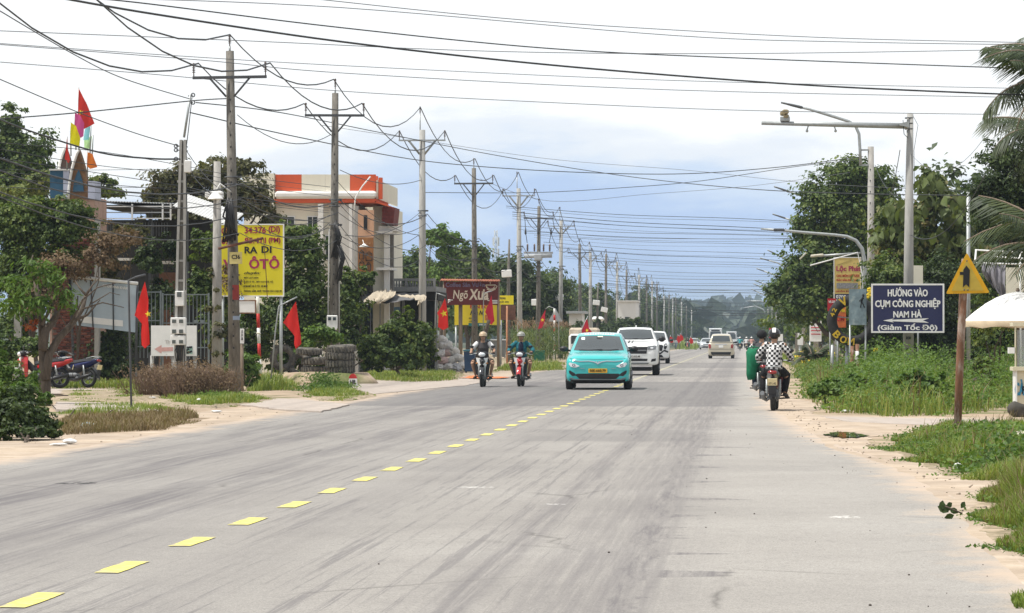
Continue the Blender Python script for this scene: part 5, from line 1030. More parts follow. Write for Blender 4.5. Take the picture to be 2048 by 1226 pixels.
# white coach behind the minivan
st = [(-4.2, .5, 1.2, 2.6, .9, .8), (-4.15, .36, 1.25, 2.9, 1.05, .92), (-3.9, .32, 1.3, 3.05, 1.12, 1.0), (-1, .32, 1.3, 3.1, 1.15, 1.04), (3.5, .32, 1.3, 3.1, 1.15, 1.04), (4.1, .34, 1.3, 3.0, 1.1, 1.0), (4.2, .5, 1.2, 2.7, 1.0, .9)]
p = P(1431, 690, 560)
e, D_ = car('coach', 'white coach partly hidden behind the minivan roof', 'bus', (p.x, 560, .0), R(.5), st, whitecar, [('windshield', M_['glass'], 'F', [wsF(.92, 1.45, .84, 2.55)], .01), ('destination_panel', M_['black'], 'F', [rrect(-.7, 2.62, .7, 2.85, .04)], .012), ('grille', M_['black'], 'F', [rrect(-.6, .6, .6, .85, .04)], .012), ('headlight', lampm, 'F', [rrect(.62, .72, .9, .95, .04), rrect(-.9, .72, -.62, .95, .04)], .014), ('side_window', M_['glass'], 'R', [rrect(-3.4, 1.6, 3.6, 2.5, .1)], .006)], (1.0, -2.6, 2.4, .48, .28))
mirror(e, -1.3, -4.1, 2.2, M_['black'], .22, .4); mirror(e, 1.3, -4.1, 2.2, M_['black'], .22, .4)
for x_, Y_, src, lab in ((1463, 640, e, 'smaller far coach coming out of the haze'), (1474, 760, c2, 'tiny far car near the end of the visible road'), (1455, 850, c2, 'farthest tiny car where the road meets the haze')):
    o_ = copy_tree(src); o_.location = (gx(x_, Y_), Y_, hz(Y_) + .02); o_.rotation_euler = (0, 0, 0); o_['label'] = lab
    if src is e: o_.scale = (.9, .8, .85)
# covered flatbed glimpsed between the teal car roof and the corn
p = P(1205, 700, 205); e = empty('cargo_truck', (p.x - 1.2, 206, 0), 0, 'small truck with a faded cream canvas cover behind the teal car roof', 'truck')
q = MB(); q.rbox((0, 1.6, 1.45), (1.75, 3.0, 1.25), None, .12); q.build('canvas_cover', mat('faded_canvas', (.50, .43, .34), .95, .2, 5, col2=(.38, .20, .16), fac2=.3), e)
q = MB(); q.rbox((0, -.7, 1.05), (1.65, 1.5, 1.3), None, .16); q.build('cab', whitecar, e); q = MB(); q.box((0, -1.46, 1.35), (1.35, .02, .5)); q.build('windshield', M_['glass'], e)
for s in (-1, 1):
    for y in (-.7, 2.2): wheel(e, s * .72, y, .33, .2)
# ================================================================ motorbikes and riders
def bike(label, loc, rz, paint, paint2=None, lean=0.0, group=None, scooter=False, plate='', steer=0.0, seatm=None, cat='motorbike'):
    """underbone motorbike, front towards -y"""
    e = empty('scooter' if scooter else 'motorbike', loc, rz, label, cat, group); e.rotation_euler = (0, R(lean), rz); p2 = paint2 or M_['black']; S = .27 if scooter else .285
    fy, ry = -.62, .60
    for y, nm in ((fy, 'wheel'), (ry, 'wheel')):
        q = MB(); q.torus((0, 0, 0), S - .042, .047, (1, 0, 0), 26, 8, 1.05); w = q.build(nm, M_['rubber'], e, (0, y, S)); q = MB(); q.torus((0, 0, 0), S - .082, .016, (1, 0, 0), 20, 6); q.lathe([(.05, -.05), (.05, .05)], 10, (0, 0, 0), (1, 0, 0))
        for k in range(5):
            a = 2 * math.pi * k / 5; q.tube([(0, .03 * math.cos(a), .03 * math.sin(a)), (0, (S - .08) * math.cos(a), (S - .08) * math.sin(a))], .013, 4)
        q.build('rim', greytrim, w)
    q = MB()
    for s in (-1, 1): q.tube([(s * .085, fy, S), (s * .085, -.50, .60), (s * .07, -.42, .86)], [.026, .028, .024], 7)
    q.build('fork', M_['steel'], e)
    q = MB(); q.loft([[(x * .062, fy - (S + .03) * math.cos(a), S + (S + .03) * math.sin(a) - abs(x) * abs(x) * .03) for x in (-1, -.5, 0, .5, 1)] for a in (R(k) for k in range(18, 158, 14))], False, False, True, False); q.build('front_fender', paint if not scooter else p2, e)
    # front shield: pointed mask and two leg-shield wings
    def ring(y, z0, z1, w, n=12, k=.7): return [(w * math.sin(t) * (1 if math.cos(t) > 0 else k), y + .05 * math.cos(2 * t) * .5, (z0 + z1) / 2 + (z1 - z0) / 2 * math.cos(t)) for t in (2 * math.pi * i / n for i in range(n))]
    q = MB(); q.loft([ring(-.57, .70, .80, .03), ring(-.53, .64, .86, .08), ring(-.44, .56, .90, .11), ring(-.34, .50, .90, .125), ring(-.28, .50, .88, .10)], True, True, True); q.build('front_mask', paint, e)
    for s in (-1, 1):
        q = MB(); q.prism([(s * .05, .86), (s * .19, .84), (s * .225, .66), (s * .19, .42), (s * .12, .30), (s * .09, .5)], (0, -.38, 0), (1, 0, 0), (0, 0, 1), -.10 * s * s); q.build('leg_shield', p2 if not scooter else paint, e)
        q = MB(); q.prism([(s * .05, .84), (s * .175, .86), (s * .12, .60), (s * .03, .66)], (0, -.545, 0), (1, 0.35 * s, 0), (0, 0, 1), -.03); q.build('mask_flash', M_['white'] if paint2 is not None else greytrim, e)
        q = MB(); q.ball((s * .15, -.50, .70), (.035, .03, .022), 6, 5); q.build('indicator', mat('amber_lens', (.55, .20, .02), .25, .1, 5, coat=.3), e)
    # head: cowl, lamp, bars, mirrors
    h = empty('handlebar_head', (0, -.40, 0)); setpar(h, e); h.rotation_euler = (0, 0, R(steer))
    q = MB(); q.ball((0, -.03, .965), (.15, .13, .085), 14, 9); q.ball((0, .05, .99), (.17, .08, .06), 12, 7); q.build('cowl', M_['black'], h)
    q = MB(); q.ball((0, -.12, .95), (.105, .06, .066), 12, 8); q.build('headlight', lampm, h)
    q = MB(); q.tube([(-.34, .12, .985), (-.2, .05, .985), (.2, .05, .985), (.34, .12, .985)], .014, 6); q.build('handlebar', M_['steel'], h)
    for s in (-1, 1):
        q = MB(); q.tube([(s * .25, .075, .985), (s * .36, .13, .985)], .019, 7); q.build('grip', M_['black'], h)
        q = MB(); q.tube([(s * .23, .04, .97), (s * .30, .0, .955), (s * .37, .05, .95)], .008, 4); q.build('brake_lever', M_['steel'], h)
        q = MB(); q.tube([(s * .22, .05, 1.0), (s * .25, .06, 1.10), (s * .29, .07, 1.15)], .007, 4); q.ball((s * .31, .075, 1.18), (.065, .018, .042), 9, 6); q.build('mirror', M_['black'], h)
    # spine, engine, seat, tail
    q = MB()
    if scooter: q.rbox((0, -.05, .30), (.26, .55, .10), None, .03)
    q.tube([(0, -.32, .72), (0, -.1, .50), (0, .25, .52), (0, .55, .66)], [.09, .10, .10, .08], 8); q.build('frame_cover', p2 if not scooter else M_['black'], e)
    q = MB(); q.rbox((0, .05, .30), (.20, .36, .24), None, .05); q.tube([(0, -.02, .34), (0, -.22, .36)], .075, 8)
    for k in range(5): q.lathe([(.085, -.09 - .03 * k), (.085, -.10 - .03 * k)], 10, (0, 0, .35), (0, 1, 0))
    q.build('engine', greytrim, e)
    q = MB(); q.loft([[(x * w, y, z + (.03 if abs(x) < .6 else 0) - (.05 if abs(x) > .95 else 0)) for x in (-1, -.97, -.5, 0, .5, .97, 1)] + [(w * .7, y, z - .08), (-w * .7, y, z - .08)] for y, z, w in ((-.10, .70, .07), (.0, .735, .11), (.25, .75, .135), (.45, .79, .125), (.70, .80, .11), (.80, .79, .07))], True, True, True); q.build('seat', seatm or M_['black'], e)
    q = MB(); q.loft([ring(y, z0, z1, w) for y, z0, z1, w in ((.0, .46, .70, .10), (.3, .50, .73, .15), (.6, .58, .77, .13), (.85, .70, .82, .085), (.95, .76, .83, .05))], True, True, True); q.build('tail_panel', paint, e)
    q = MB(); q.ball((0, .93, .765), (.095, .05, .04), 10, 7); q.build('tail_light', redlamp, e)
    q = MB(); q.tube([(-.11, .55, .82), (-.13, .78, .86), (-.09, .92, .87), (.09, .92, .87), (.13, .78, .86), (.11, .55, .82)], .012, 6); q.build('grab_rail', M_['steel'], e)
    q = MB(); q.loft([[(x * .075, ry + (S + .05) * math.sin(a), S + (S + .05) * math.cos(a)) for x in (-1, 0, 1)] for a in (R(k) for k in range(0, 105, 15))], False, False, True, False); q.prism([(-.07, .50), (.07, .50), (.06, .34), (-.06, .34)], (0, .95, 0), (1, 0, 0), (0, 0, 1), -.012); q.build('rear_fender', M_['black'], e)
    q = MB(); q.rbox((0, .965, .575), (.19, .012, .14), (R(-14), 0, 0), .003); pp = q.build('number_plate', mat('plate_cream', (.74, .64, .38), .5, .05, 5), e)
    if plate:
        for k, ln in enumerate(plate.split('|')): text(ln, .15, .045, pp, (0, .972 - .014 * k + .0015, .605 - .06 * k), M_['ink'], (R(90 + 14), 0, R(180)), bold=.03, name='plate_lettering')
    for s in (-1, 1):
        q = MB(); q.tube([(s * .12, ry - .05, S), (s * .13, ry - .12, .62)], .022, 6)
        for k in range(6): q.torus((s * .124, ry - .065 - .009 * k, .36 + .03 * k), .03, .006, (0, .1, 1), 8, 4)
        q.build('shock_absorber', M_['steel'], e); q = MB(); q.tube([(s * .10, .12, .28), (s * .11, ry, S)], .022, 5); q.build('swing_arm', greytrim, e)
        q = MB(); q.tube([(s * .10, .0, .24), (s * .30, .02, .25)], .016, 5); q.build('foot_peg', M_['black'], e); q = MB(); q.tube([(s * .12, .36, .30), (s * .28, .40, .31)], .014, 5); q.build('foot_peg', M_['black'], e)
    q = MB(); q.tube([(.10, -.05, .24), (.15, .2, .2), (.19, .45, .26), (.20, .86, .36)], [.018, .022, .05, .045], 8); q.build('exhaust', greytrim if not scooter else M_['black'], e)
    if scooter or lean:
        q = MB(); q.tube([(-.08, .15, .25), (-.20, .22, .02)], .012, 5); q.build('side_stand', M_['steel'], e)
    return e
skinm = mat('skin', (.40, .235, .155), .55, .08, 8, spec=.3); hairm = mat('black_hair', (.012, .011, .010), .6, .2, 20)
def fingers(q, hand, out, down, side):
    """four bent fingers and a thumb closed round a grip"""
    hand, out, down = Vector(hand), Vector(out).normalized(), Vector(down).normalized(); fwd = out.cross(down).normalized()
    for k, l in enumerate((.9, 1.0, .95, .78)):
        b = hand + out * (.034 - .022 * k) + fwd * -.0
        q.tube([b - down * .01, b + fwd * .035 * l, b + fwd * .052 * l + down * .03 * l, b + fwd * .028 * l + down * .055 * l], [.0105, .010, .0095, .008], 6)
    b = hand - out * .03; q.tube([b, b + fwd * -.01 - out * .022 + down * .02, b + fwd * .018 - out * .02 + down * .045], [.012, .011, .009], 6)
def remesh(o, v, it=4):
    m = o.modifiers.new('join', 'REMESH'); m.mode = 'VOXEL'; m.voxel_size = v; m.use_smooth_shade = True; s = o.modifiers.new('smooth', 'SMOOTH'); s.factor = .5; s.iterations = it
def person(label, loc, rz, pal, J=None, v=.011, helmet='half', group=None, mask=None, hem=True, long_sleeve=False, trousers=False, look=0.0):
    """seated rider, facing -y. pal: shirt, sleeve, legs, shoe, helmet materials"""
    j = dict(pel=(0, .16, .82), wai=(0, .14, .96), che=(0, .09, 1.17), nec=(0, .06, 1.345), hea=(0, .025, 1.475), sh=(.185, .09, 1.29), el=(.335, .01, 1.07), wr=(.335, -.215, 1.03), ha=(.325, -.275, 1.015), hip=(.09, .15, .80), kn=(.30, -.22, .72), an=(.215, -.02, .34), to=(.25, -.17, .27)); j.update(J or {})
    e = empty('person', loc, rz, label, 'person', group); V = {k: Vector(p) for k, p in j.items()}
    def m(p, s): p = Vector(p); return Vector((p.x * s, p.y, p.z))
    q = MB(); q.tube([V['pel'] - Vector((0, 0, .06)), V['pel'], V['wai'], V['che'], V['nec'] - Vector((0, 0, .06))], [.12, .15, .135, .15, .09], 12); q.ball(V['che'] + Vector((0, 0, .03)), (.165, .105, .13), 12, 8); q.tube([V['nec'] - Vector((0, 0, .06)), V['hea'] - Vector((0, 0, .04))], [.062, .055], 10)
    H_ = V['hea']; q.ball(H_, (.074, .092, .108), 14, 10); q.ball(H_ + Vector((0, -.045, -.055)), (.05, .045, .055), 10, 8); q.tube([H_ + Vector((0, -.088, .012)), H_ + Vector((0, -.112, -.022))], [.010, .015], 6)
    for s in (-1, 1):
        q.ball(H_ + Vector((s * .076, .005, -.01)), (.012, .022, .032), 6, 6)
        q.tube([m(V['sh'], s) - Vector((s * .06, 0, 0)), m(V['sh'], s), m(V['sh'], s).lerp(m(V['el'], s), .5), m(V['el'], s)], [.06, .062, .052, .042], 10)
        q.tube([m(V['el'], s), m(V['el'], s).lerp(m(V['wr'], s), .3), m(V['wr'], s)], [.042, .042, .028], 10); q.tube([m(V['wr'], s), m(V['ha'], s)], [.028, .036], 8)
        fingers(q, m(V['ha'], s) + Vector((0, -.01, .012)), (s, .25, 0) if True else 0, (0, -.15, -1), s) if s > 0 else fingers(q, m(V['ha'], s) + Vector((0, -.01, .012)), (-1, .25, 0), (0, -.15, -1), s)
        q.tube([m(V['hip'], s), m(V['hip'], s).lerp(m(V['kn'], s), .5), m(V['kn'], s)], [.092, .082, .058], 12); q.tube([m(V['kn'], s), m(V['kn'], s).lerp(m(V['an'], s), .3), m(V['an'], s)], [.056, .056, .034], 10); q.tube([m(V['an'], s) + Vector((0, .03, -.02)), m(V['an'], s).lerp(m(V['to'], s), .5), m(V['to'], s)], [.036, .038, .026], 8)
    remesh(q.build('body', skinm, e), v)
    q = MB(); q.tube([V['pel'] - Vector((0, 0, .02)), V['pel'] + Vector((0, 0, .05)), V['wai'], V['che'], V['nec'] - Vector((0, 0, .035))], [.168, .170, .158, .168, .082], 14); q.ball(V['che'] + Vector((0, 0, .03)), (.185, .122, .135), 12, 8)
    for s in (-1, 1): q.tube([m(V['sh'], s) - Vector((s * .08, 0, 0)), m(V['sh'], s) + Vector((0, 0, -.01))], [.075, .076], 10)
    sh = q.build('shirt', pal['shirt'], e); remesh(sh, v)
    for s in (-1, 1):
        q = MB(); a, b, c = m(V['sh'], s), m(V['el'], s), m(V['wr'], s)
        if long_sleeve: q.tube([a - Vector((s * .03, 0, .0)), a.lerp(b, .5), b, b.lerp(c, .5), c], [.074, .068, .060, .055, .042], 12)
        else: q.tube([a - Vector((s * .03, 0, 0)), a.lerp(b, .4), a.lerp(b, .78)], [.076, .073, .070], 12)
        q.build('sleeve', pal['sleeve'], e)
        q = MB(); a, b, c = m(V['hip'], s), m(V['kn'], s), m(V['an'], s)
        if trousers: q.tube([a, a.lerp(b, .5), b, b.lerp(c, .4), c], [.108, .098, .074, .072, .055], 12)
        else: q.tube([a, a.lerp(b, .5), a.lerp(b, .86)], [.108, .101, .088], 12)
        q.build('trouser_leg', pal['legs'], e)
        q = MB(); q.tube([m(V['an'], s) + Vector((0, .05, -.045)), m(V['an'], s).lerp(m(V['to'], s), .5) - Vector((0, 0, .014)), m(V['to'], s) + Vector((0, -.03, -.012))], [.042, .044, .034], 8); q.build('shoe', pal['shoe'], e)
    q = MB(); q.ball(V['pel'] - Vector((0, 0, .03)), (.185, .16, .11), 12, 8); q.build('waistband', pal['legs'], e)
    # eyes, brows, mouth
    q = MB()
    for s in (-1, 1): q.ball(H_ + Vector((s * .030, -.088, .012)), (.013, .008, .008), 6, 5); q.tube([H_ + Vector((s * .014, -.095, .034)), H_ + Vector((s * .048, -.084, .034))], .005, 4)
    q.build('eyes', hairm, e); q = MB(); q.tube([H_ + Vector((-.022, -.088, -.062)), H_ + Vector((0, -.094, -.062)), H_ + Vector((.022, -.088, -.062))], .006, 5); q.build('mouth', mat('lips', (.30, .12, .09), .5, .1, 9), e)
    q = MB(); q.ball(H_ + Vector((0, .018, .012)), (.082, .088, .10), 12, 8); q.build('hair', hairm, e)
    # helmet: open shell with brim and strap
    q = MB(); n = 16; rings = []
    for k in range(7):
        a = R(8 + k * (15.5 if helmet == 'half' else 19)); rings.append([H_ + Vector((.122 * math.sin(a) * math.cos(t), .138 * math.sin(a) * math.sin(t) + .008, .035 + .118 * math.cos(a))) for t in (2 * math.pi * i / n for i in range(n))])
    q.loft(rings, True, False, True); hh = q.build('helmet', pal['helmet'], e)
    q = MB(); q.loft([[H_ + Vector((.118 * math.cos(t), -.01 + .138 * math.sin(t), .046)) for t in (R(180 + k * 18) for k in range(11))], [H_ + Vector((.112 * math.cos(t), -.03 + .175 * math.sin(t), .032)) for t in (R(180 + k * 18) for k in range(11))], [H_ + Vector((.112 * math.cos(t), -.03 + .170 * math.sin(t), .024)) for t in (R(180 + k * 18) for k in range(11))]], False, False, True, False); q.build('brim', pal.get('brim', pal['helmet']), hh)
    q = MB(); q.tube([H_ + Vector((-.088, -.01, .02)), H_ + Vector((-.06, -.03, -.09)), H_ + Vector((0, -.04, -.122)), H_ + Vector((.06, -.03, -.09)), H_ + Vector((.088, -.01, .02))], .006, 4); q.build('chin_strap', M_['black'], hh)
    if pal.get('stripe'):
        q = MB(); q.loft([[H_ + Vector((x, .008 + .142 * math.sin(a), .035 + .122 * math.cos(a))) for x in (-.034, .034)] for a in (R(k) for k in range(-80, 84, 12))], False, False, True, False); q.build('helmet_stripe', pal['stripe'], hh)
    if mask:
        q = MB(); q.ball(H_ + Vector((0, -.03, -.05)), (.083, .082, .075), 12, 8); q.build('face_mask', mask, e)
    return e
def cloth(n, c, var=.1, **k): return mat(n, c, .9, var, 7, bump=.15, **k)
grey, whitecl, black = cloth('charcoal_polo', (.055, .05, .052)), cloth('white_cotton', (.70, .70, .70)), cloth('black_trousers', (.012, .012, .014)); tan, khaki = mat('tan_helmet', (.48, .36, .24), .35, .08, 5, coat=.3), cloth('brown_shorts', (.12, .09, .07))
sandal = mat('dark_sandal', (.05, .035, .025), .8, .2, 8); bikeblack = mat('black_bike_paint', (.022, .022, .026), .25, .1, 5, spec=.5, coat=.6); bikered = mat('red_bike_paint', (.50, .020, .025), .28, .05, 4, spec=.5, coat=.6)
g = G(966, 774); bike('black motorbike coming on, farther from the teal car', g, R(1), bikeblack, M_['black'], group='two motorbikes riding towards us')
person('rider in grey polo with white sleeves and tan helmet on the black motorbike', g, R(1), dict(shirt=grey, sleeve=whitecl, legs=khaki, shoe=sandal, helmet=tan))
g = G(1042, 773); bike('red and white motorbike coming on, next to the teal car', g, R(-1), bikered, M_['black'], group='two motorbikes riding towards us')
tealcl = cloth('teal_jacket', (.015, .13, .16), .2); pe = person('rider in open teal jacket and grey helmet on the red motorbike', g, R(-1), dict(shirt=tealcl, sleeve=tealcl, legs=khaki, shoe=sandal, helmet=mat('grey_helmet', (.30, .30, .27), .35, .1, 5, coat=.3)), dict(el=(.36, .03, 1.08)), long_sleeve=True)
q = MB(); q.ball((0, -.035, 1.13), (.085, .05, .20), 10, 8); q.build('undershirt', cloth('navy_cotton', (.02, .025, .05)), pe)
# checkered rider seen from behind
cm = bpy.data.materials.new('checkered_cotton'); cm.use_nodes = True; t, b = nodes_of(cm); c = N(t, 'ShaderNodeTexCoord'); mpc = N(t, 'ShaderNodeMapping'); mpc.inputs['Location'].default_value = (.013, .31, .017); mpc.inputs['Scale'].default_value = (1, .33, 1); mpc.inputs['Rotation'].default_value = (0, R(3), 0)
ck = N(t, 'ShaderNodeTexChecker'); ck.inputs['Scale'].default_value = 21; ck.inputs['Color1'].default_value = (.70, .70, .69, 1); ck.inputs['Color2'].default_value = (.012, .012, .013, 1)
wv = nmix(t, .035, c.outputs['Object'], nnoise(t, c.outputs['Object'], 6, 3)); t.links.new(wv, mpc.inputs[0]); t.links.new(mpc.outputs[0], ck.inputs['Vector']); t.links.new(ck.outputs['Color'], b.inputs['Base Color']); b.inputs['Roughness'].default_value = .9
g = G(1549, 821); bike('dark motorbike with yellow plate ridden away by the checkered rider', g, R(180 - 3), bikeblack, mat('wine_bike_paint', (.12, .012, .015), .3, .1, 5, coat=.5), plate='59-X3|571.42')
person('rider in black and white checkered shirt seen from behind', g, R(180 - 3), dict(shirt=cm, sleeve=cm, legs=black, shoe=sandal, helmet=mat('black_helmet', (.02, .02, .022), .25, .1, 5, coat=.6), stripe=M_['white']), dict(kn=(.24, -.20, .70), el=(.33, .02, 1.04), an=(.20, .02, .36)), long_sleeve=True, trousers=True, helmet='full')
g = G(1525, 797); bike('black motorbike half hidden ahead of the checkered rider', g, R(180 + 2), bikeblack)
person('masked rider in black cap half hidden by the checkered rider', g, R(180 - 24), dict(shirt=cloth('dark_grey_cotton', (.06, .06, .065)), sleeve=cm, legs=cloth('navy_trousers', (.02, .028, .05)), shoe=M_['black'], helmet=mat('matt_black_cap', (.018, .018, .02), .9, .2, 12)), dict(), long_sleeve=True, trousers=True, helmet='full', mask=M_['black'])
gb = cloth('green_sack_cloth', (.012, .16, .075), .3); P_ = P(1507, 727, g.y - .35); q = MB(); s = SS(g.y)
for _ in (0,):
    rows = [(-30, 11, .10), (-24, 15, .16), (-10, 14, .17), (8, 13, .16), (22, 11, .13), (32, 7, .08)]
    q.loft([[Vector(((w * math.cos(a) - (6 if yy > 0 else 0) * (yy / 40)) / s, d * math.sin(a), -yy / s + .015 * math.sin(5 * a + yy))) for a in (2 * math.pi * i / 14 for i in range(14))] for yy, w, d in rows], True, True, True)
q.tube([(-.13, 0, .36), (0, -.02, .40), (.16, 0, .36)], .014, 5)
prop(q.build('cloth_bag', gb, None, P_), 'big green cloth bag hanging beside the masked rider', 'bag'); bpy.context.view_layer.update()
# far riders
fr = 'far-off motorbike riders'
for (x, y, rz, ld, lp, cs, ch, pt) in ((1375, 698.5, 0, 'tiny motorbike coming on beside the far red flags', 'tiny rider coming on beside the far red flags', (.05, .05, .055), (.12, .11, .10), bikered), (1480, 701, 180, 'tiny motorbike going away right of the minivan', 'tiny rider in teal shirt and white helmet right of the minivan', (.03, .26, .28), (.75, .75, .75), bikeblack), (1493, 700, 180, 'tiny motorbike in the middle of the three going away', 'tiny rider in white between the teal and pink riders', (.62, .62, .62), (.72, .72, .7), bikeblack), (1503, 701, 180, 'tiny motorbike going away nearest the verge', 'tiny rider in a pink shirt nearest the verge', (.48, .26, .22), (.74, .74, .72), bikered)):
    g = G(x, y); bike(ld, g, R(rz), pt, group=fr); n = lp.split(' in ')[-1].replace(' ', '_')[:20]
    person(lp, g, R(rz), dict(shirt=cloth(n, cs), sleeve=cloth(n, cs), legs=black, shoe=sandal, helmet=mat(n + '_helmet', ch, .4, .05, 5)), v=.03, long_sleeve=True, trousers=True, group=fr)
g = G(1353, 698); bike('tiny blue delivery scooter loaded with a white box', g, R(10), mat('blue_bike_paint', (.05, .20, .36), .3, .1, 5, coat=.5), group=fr, scooter=True)
q = MB(); q.rbox((0, .35, 1.02), (1.15, .5, .30), None, .03); q.box((0, .35, 1.182), (1.18, .53, .03)); prop(q.build('delivery_box', M_['white'], None, g), 'wide white box tied on the tiny blue scooter', 'box')
# parked by the gnarled tree
gp = G(76, 779); s1 = bike('red and white scooter parked behind the gnarled tree', (gp.x, gp.y, .04), R(-80), bikered, whitecl, lean=-6, scooter=True, steer=16)
gp = G(152, 778); bike('dark blue scooter parked tail towards us beside the red one', (gp.x - .15, gp.y + .1, .04), R(-118), mat('navy_bike_paint', (.012, .018, .09), .3, .1, 5, coat=.5), lean=-6, scooter=True, steer=-12)
# ================================================================ buildings
RED, YEL, BLU, INK, WHT = (mat(n, c, .6, .08, 5) for n, c in (('print_red', (.42, .02, .03)), ('print_yellow', (.75, .58, .03)), ('print_blue', (.03, .10, .32)), ('print_black', (.015, .015, .018)), ('print_white', (.80, .80, .78))))
orange = mat('orange_paint', (.62, .105, .04), .7, .10, 2, col2=(.50, .09, .04), fac2=.3); ledge_m = mat('ledge_white', (.72, .70, .66), .85, .08, 3, col2=(.50, .46, .42), fac2=.3, streak=(1, 1, .4)); tile_m = mat('maroon_roof_tile', (.16, .035, .03), .75, .25, 6)
wallw = mat('white_wall', (.72, .70, .66), .85, .06, 2, col2=(.52, .48, .43), fac2=.25, streak=(1, 1, .3)); shade = mat('shaded_board', (.022, .021, .019), .9, .3, 4); tin = mat('tin_sheet', (.40, .41, .41), .5, .15, 4, metal=.4, col2=(.26, .19, .15), fac2=.25)  # shade: near-black colour with the gloom of open interiors painted in
def bx(e, nm, m, x0, y0, x1, y1, Y, d, dz=0.0, bev=0.0):
    """box part whose front face spans the given photo pixels at distance Y and runs d metres back"""
    o = e.location; a, b = P(x0, y0, Y), P(x1, y1, Y); q = MB(); c = Vector(((a.x + b.x) / 2 - o.x, Y + d / 2 - o.y, (a.z + b.z) / 2 - o.z)); s_ = (abs(b.x - a.x), d, abs(a.z - b.z))
    (q.rbox(c, s_, None, bev) if bev else q.box(c, s_)); return q.build(nm, m, e)
def gb_(e, nm, m, x0, y0, x1, Y, d):     # same but standing on the ground
    o = e.location; a, b = P(x0, y0, Y), P(x1, y0, Y); q = MB(); h = a.z + .1; q.box(((a.x + b.x) / 2 - o.x, Y + d / 2 - o.y, h / 2 - .1), (abs(b.x - a.x), d, h)); return q.build(nm, m, e)
e = empty('shop_house', (gx(620, 142), 142, 0), 0, 'white two-storey house with an orange and white striped parapet', 'house')
Y = 142.0
gb_(e, 'wall', M_['cream'], 500, 398, 706, Y, 9.5); gb_(e, 'stair_tower', M_['cream'], 488, 347, 548.5, Y - .4, 5)
for i, (a, b, m) in enumerate(((551, 603, orange), (603.3, 651, M_['cream']), (651.3, 699.7, M_['cream']), (700, 751, orange))): bx(e, 'parapet_panel', m, a, 349, b, 382, Y - .25, .22)
bx(e, 'parapet_post', orange, 757, 355, 764, 398, Y - .25, .3); bx(e, 'parapet_post', orange, 751.5, 352, 755, 398, Y + 3, .3); bx(e, 'parapet_side', M_['cream'], 752.6, 360, 756.4, 398, Y - .2, 8)
bx(e, 'ledge', ledge_m, 549, 382, 752, 397, Y - .55, .9, bev=.10); bx(e, 'ledge_band', orange, 540, 398, 752, 405, Y - .40, 5)
q = MB(); o = e.location; z0 = gz(407, Y); xr = gx(752, Y) - o.x
q.add([(xr, -.4, z0 + .12), (xr + .5, -.4, z0 - .04), (xr + .5, 4, z0 - .04), (xr, 4, z0 + .12), (xr, -.4, z0 + .06), (xr + .5, -.4, z0 - .10), (xr + .5, 4, z0 - .10), (xr, 4, z0 + .06)], [(0, 1, 2, 3), (4, 7, 6, 5), (0, 4, 5, 1), (1, 5, 6, 2), (2, 6, 7, 3), (3, 7, 4, 0)]); q.build('eave', orange, e)
for a, b in ((636, 646), (698, 704)): gb_(e, 'column', wallw, a, 408, b, Y - .55, .35)
for k, (a, c, b, d) in enumerate(((614, 432, 636, 462), (560, 432, 590, 470), (650, 470, 668, 520))):
    f = bx(e, 'window', M_['white'], a, c, b, d, Y - .05, .10); f2 = f
    pn = bx(e, 'pane', M_['glass'], a + 2, c + 2, (a + b) / 2 - .8, d - 2, Y - .065, .02); pn.parent = f; pn2 = bx(e, 'pane', M_['glass'], (a + b) / 2 + .8, c + 2, b - 2, d - 2, Y - .065, .02); pn2.parent = f
gb_(e, 'side_wing', wallw, 672, 409, 710, Y - .2, 6)
gb_(e, 'corner_wall', M_['cream'], 746, 412, 772, Y + 1.5, 7)
q = MB(); o = e.location   # hanging maroon tiled pent roof on the corner, tiles in rows
cx0, cz0 = gx(779, Y + 1) - o.x, gz(431, Y + 1)
q.box((cx0, 1.4, cz0), (.50, 2.0, .74), (0, R(6), 0)); q.build('pent_roof', tile_m, e)
for r_ in range(6):
    for c_ in range(4):
        q = MB(); q.box((cx0 - .19 + .125 * c_, .38 - .008 * r_, cz0 + .30 - .12 * r_), (.115, .03, .11), (R(-8), 0, 0)); q.build('tile', tile_m, e)
bx(e, 'cornice', wallw, 757, 452, 794, 462, Y + .8, 2.0)
for yy, m in ((462, wallw), (535, wallw)): bx(e, 'balcony_slab', m, 752, yy, 784, yy + 5, Y + .6, 2)
gb_(e, 'pillar', wallw, 768, 462, 778, Y + 1.0, .4); gb_(e, 'pillar', M_['concrete_dark'], 778, 470, 786, Y + 1.4, .4)
# tower sign: peach top with a tall black character, rusty lower half with framed letters
e = empty('tower_sign', (gx(729, 139), 139, 0), 0, 'tall peach and rust vertical sign tower on the house corner', 'sign'); Y = 139.0
pe_ = mat('peach_board', (.56, .33, .21), .8, .10, 3); ru = mat('rusty_board', (.30, .135, .05), .85, .25, 3, col2=(.18, .09, .05), fac2=.4)
bx(e, 'upper_board', pe_, 716, 420, 747, 475, Y, .25); bx(e, 'lower_board', ru, 716, 475.5, 746, 553, Y, .25); bx(e, 'white_band', wallw, 715, 545, 747, 553, Y - .03, .28); bx(e, 'foot_board', ru, 714, 553.5, 744, 570, Y, .25); gb_(e, 'side_post', M_['concrete'], 710, 412, 715.6, Y, .3)
w_ = P(731, 445, Y - .02) - e.location; text('I', .13, .60, e, w_, INK, bold=.03); text('TÍN', .40, .10, e, P(731, 486, Y - .02) - e.location, mat('peach_ink', (.38, .20, .10), .8), bold=.02)
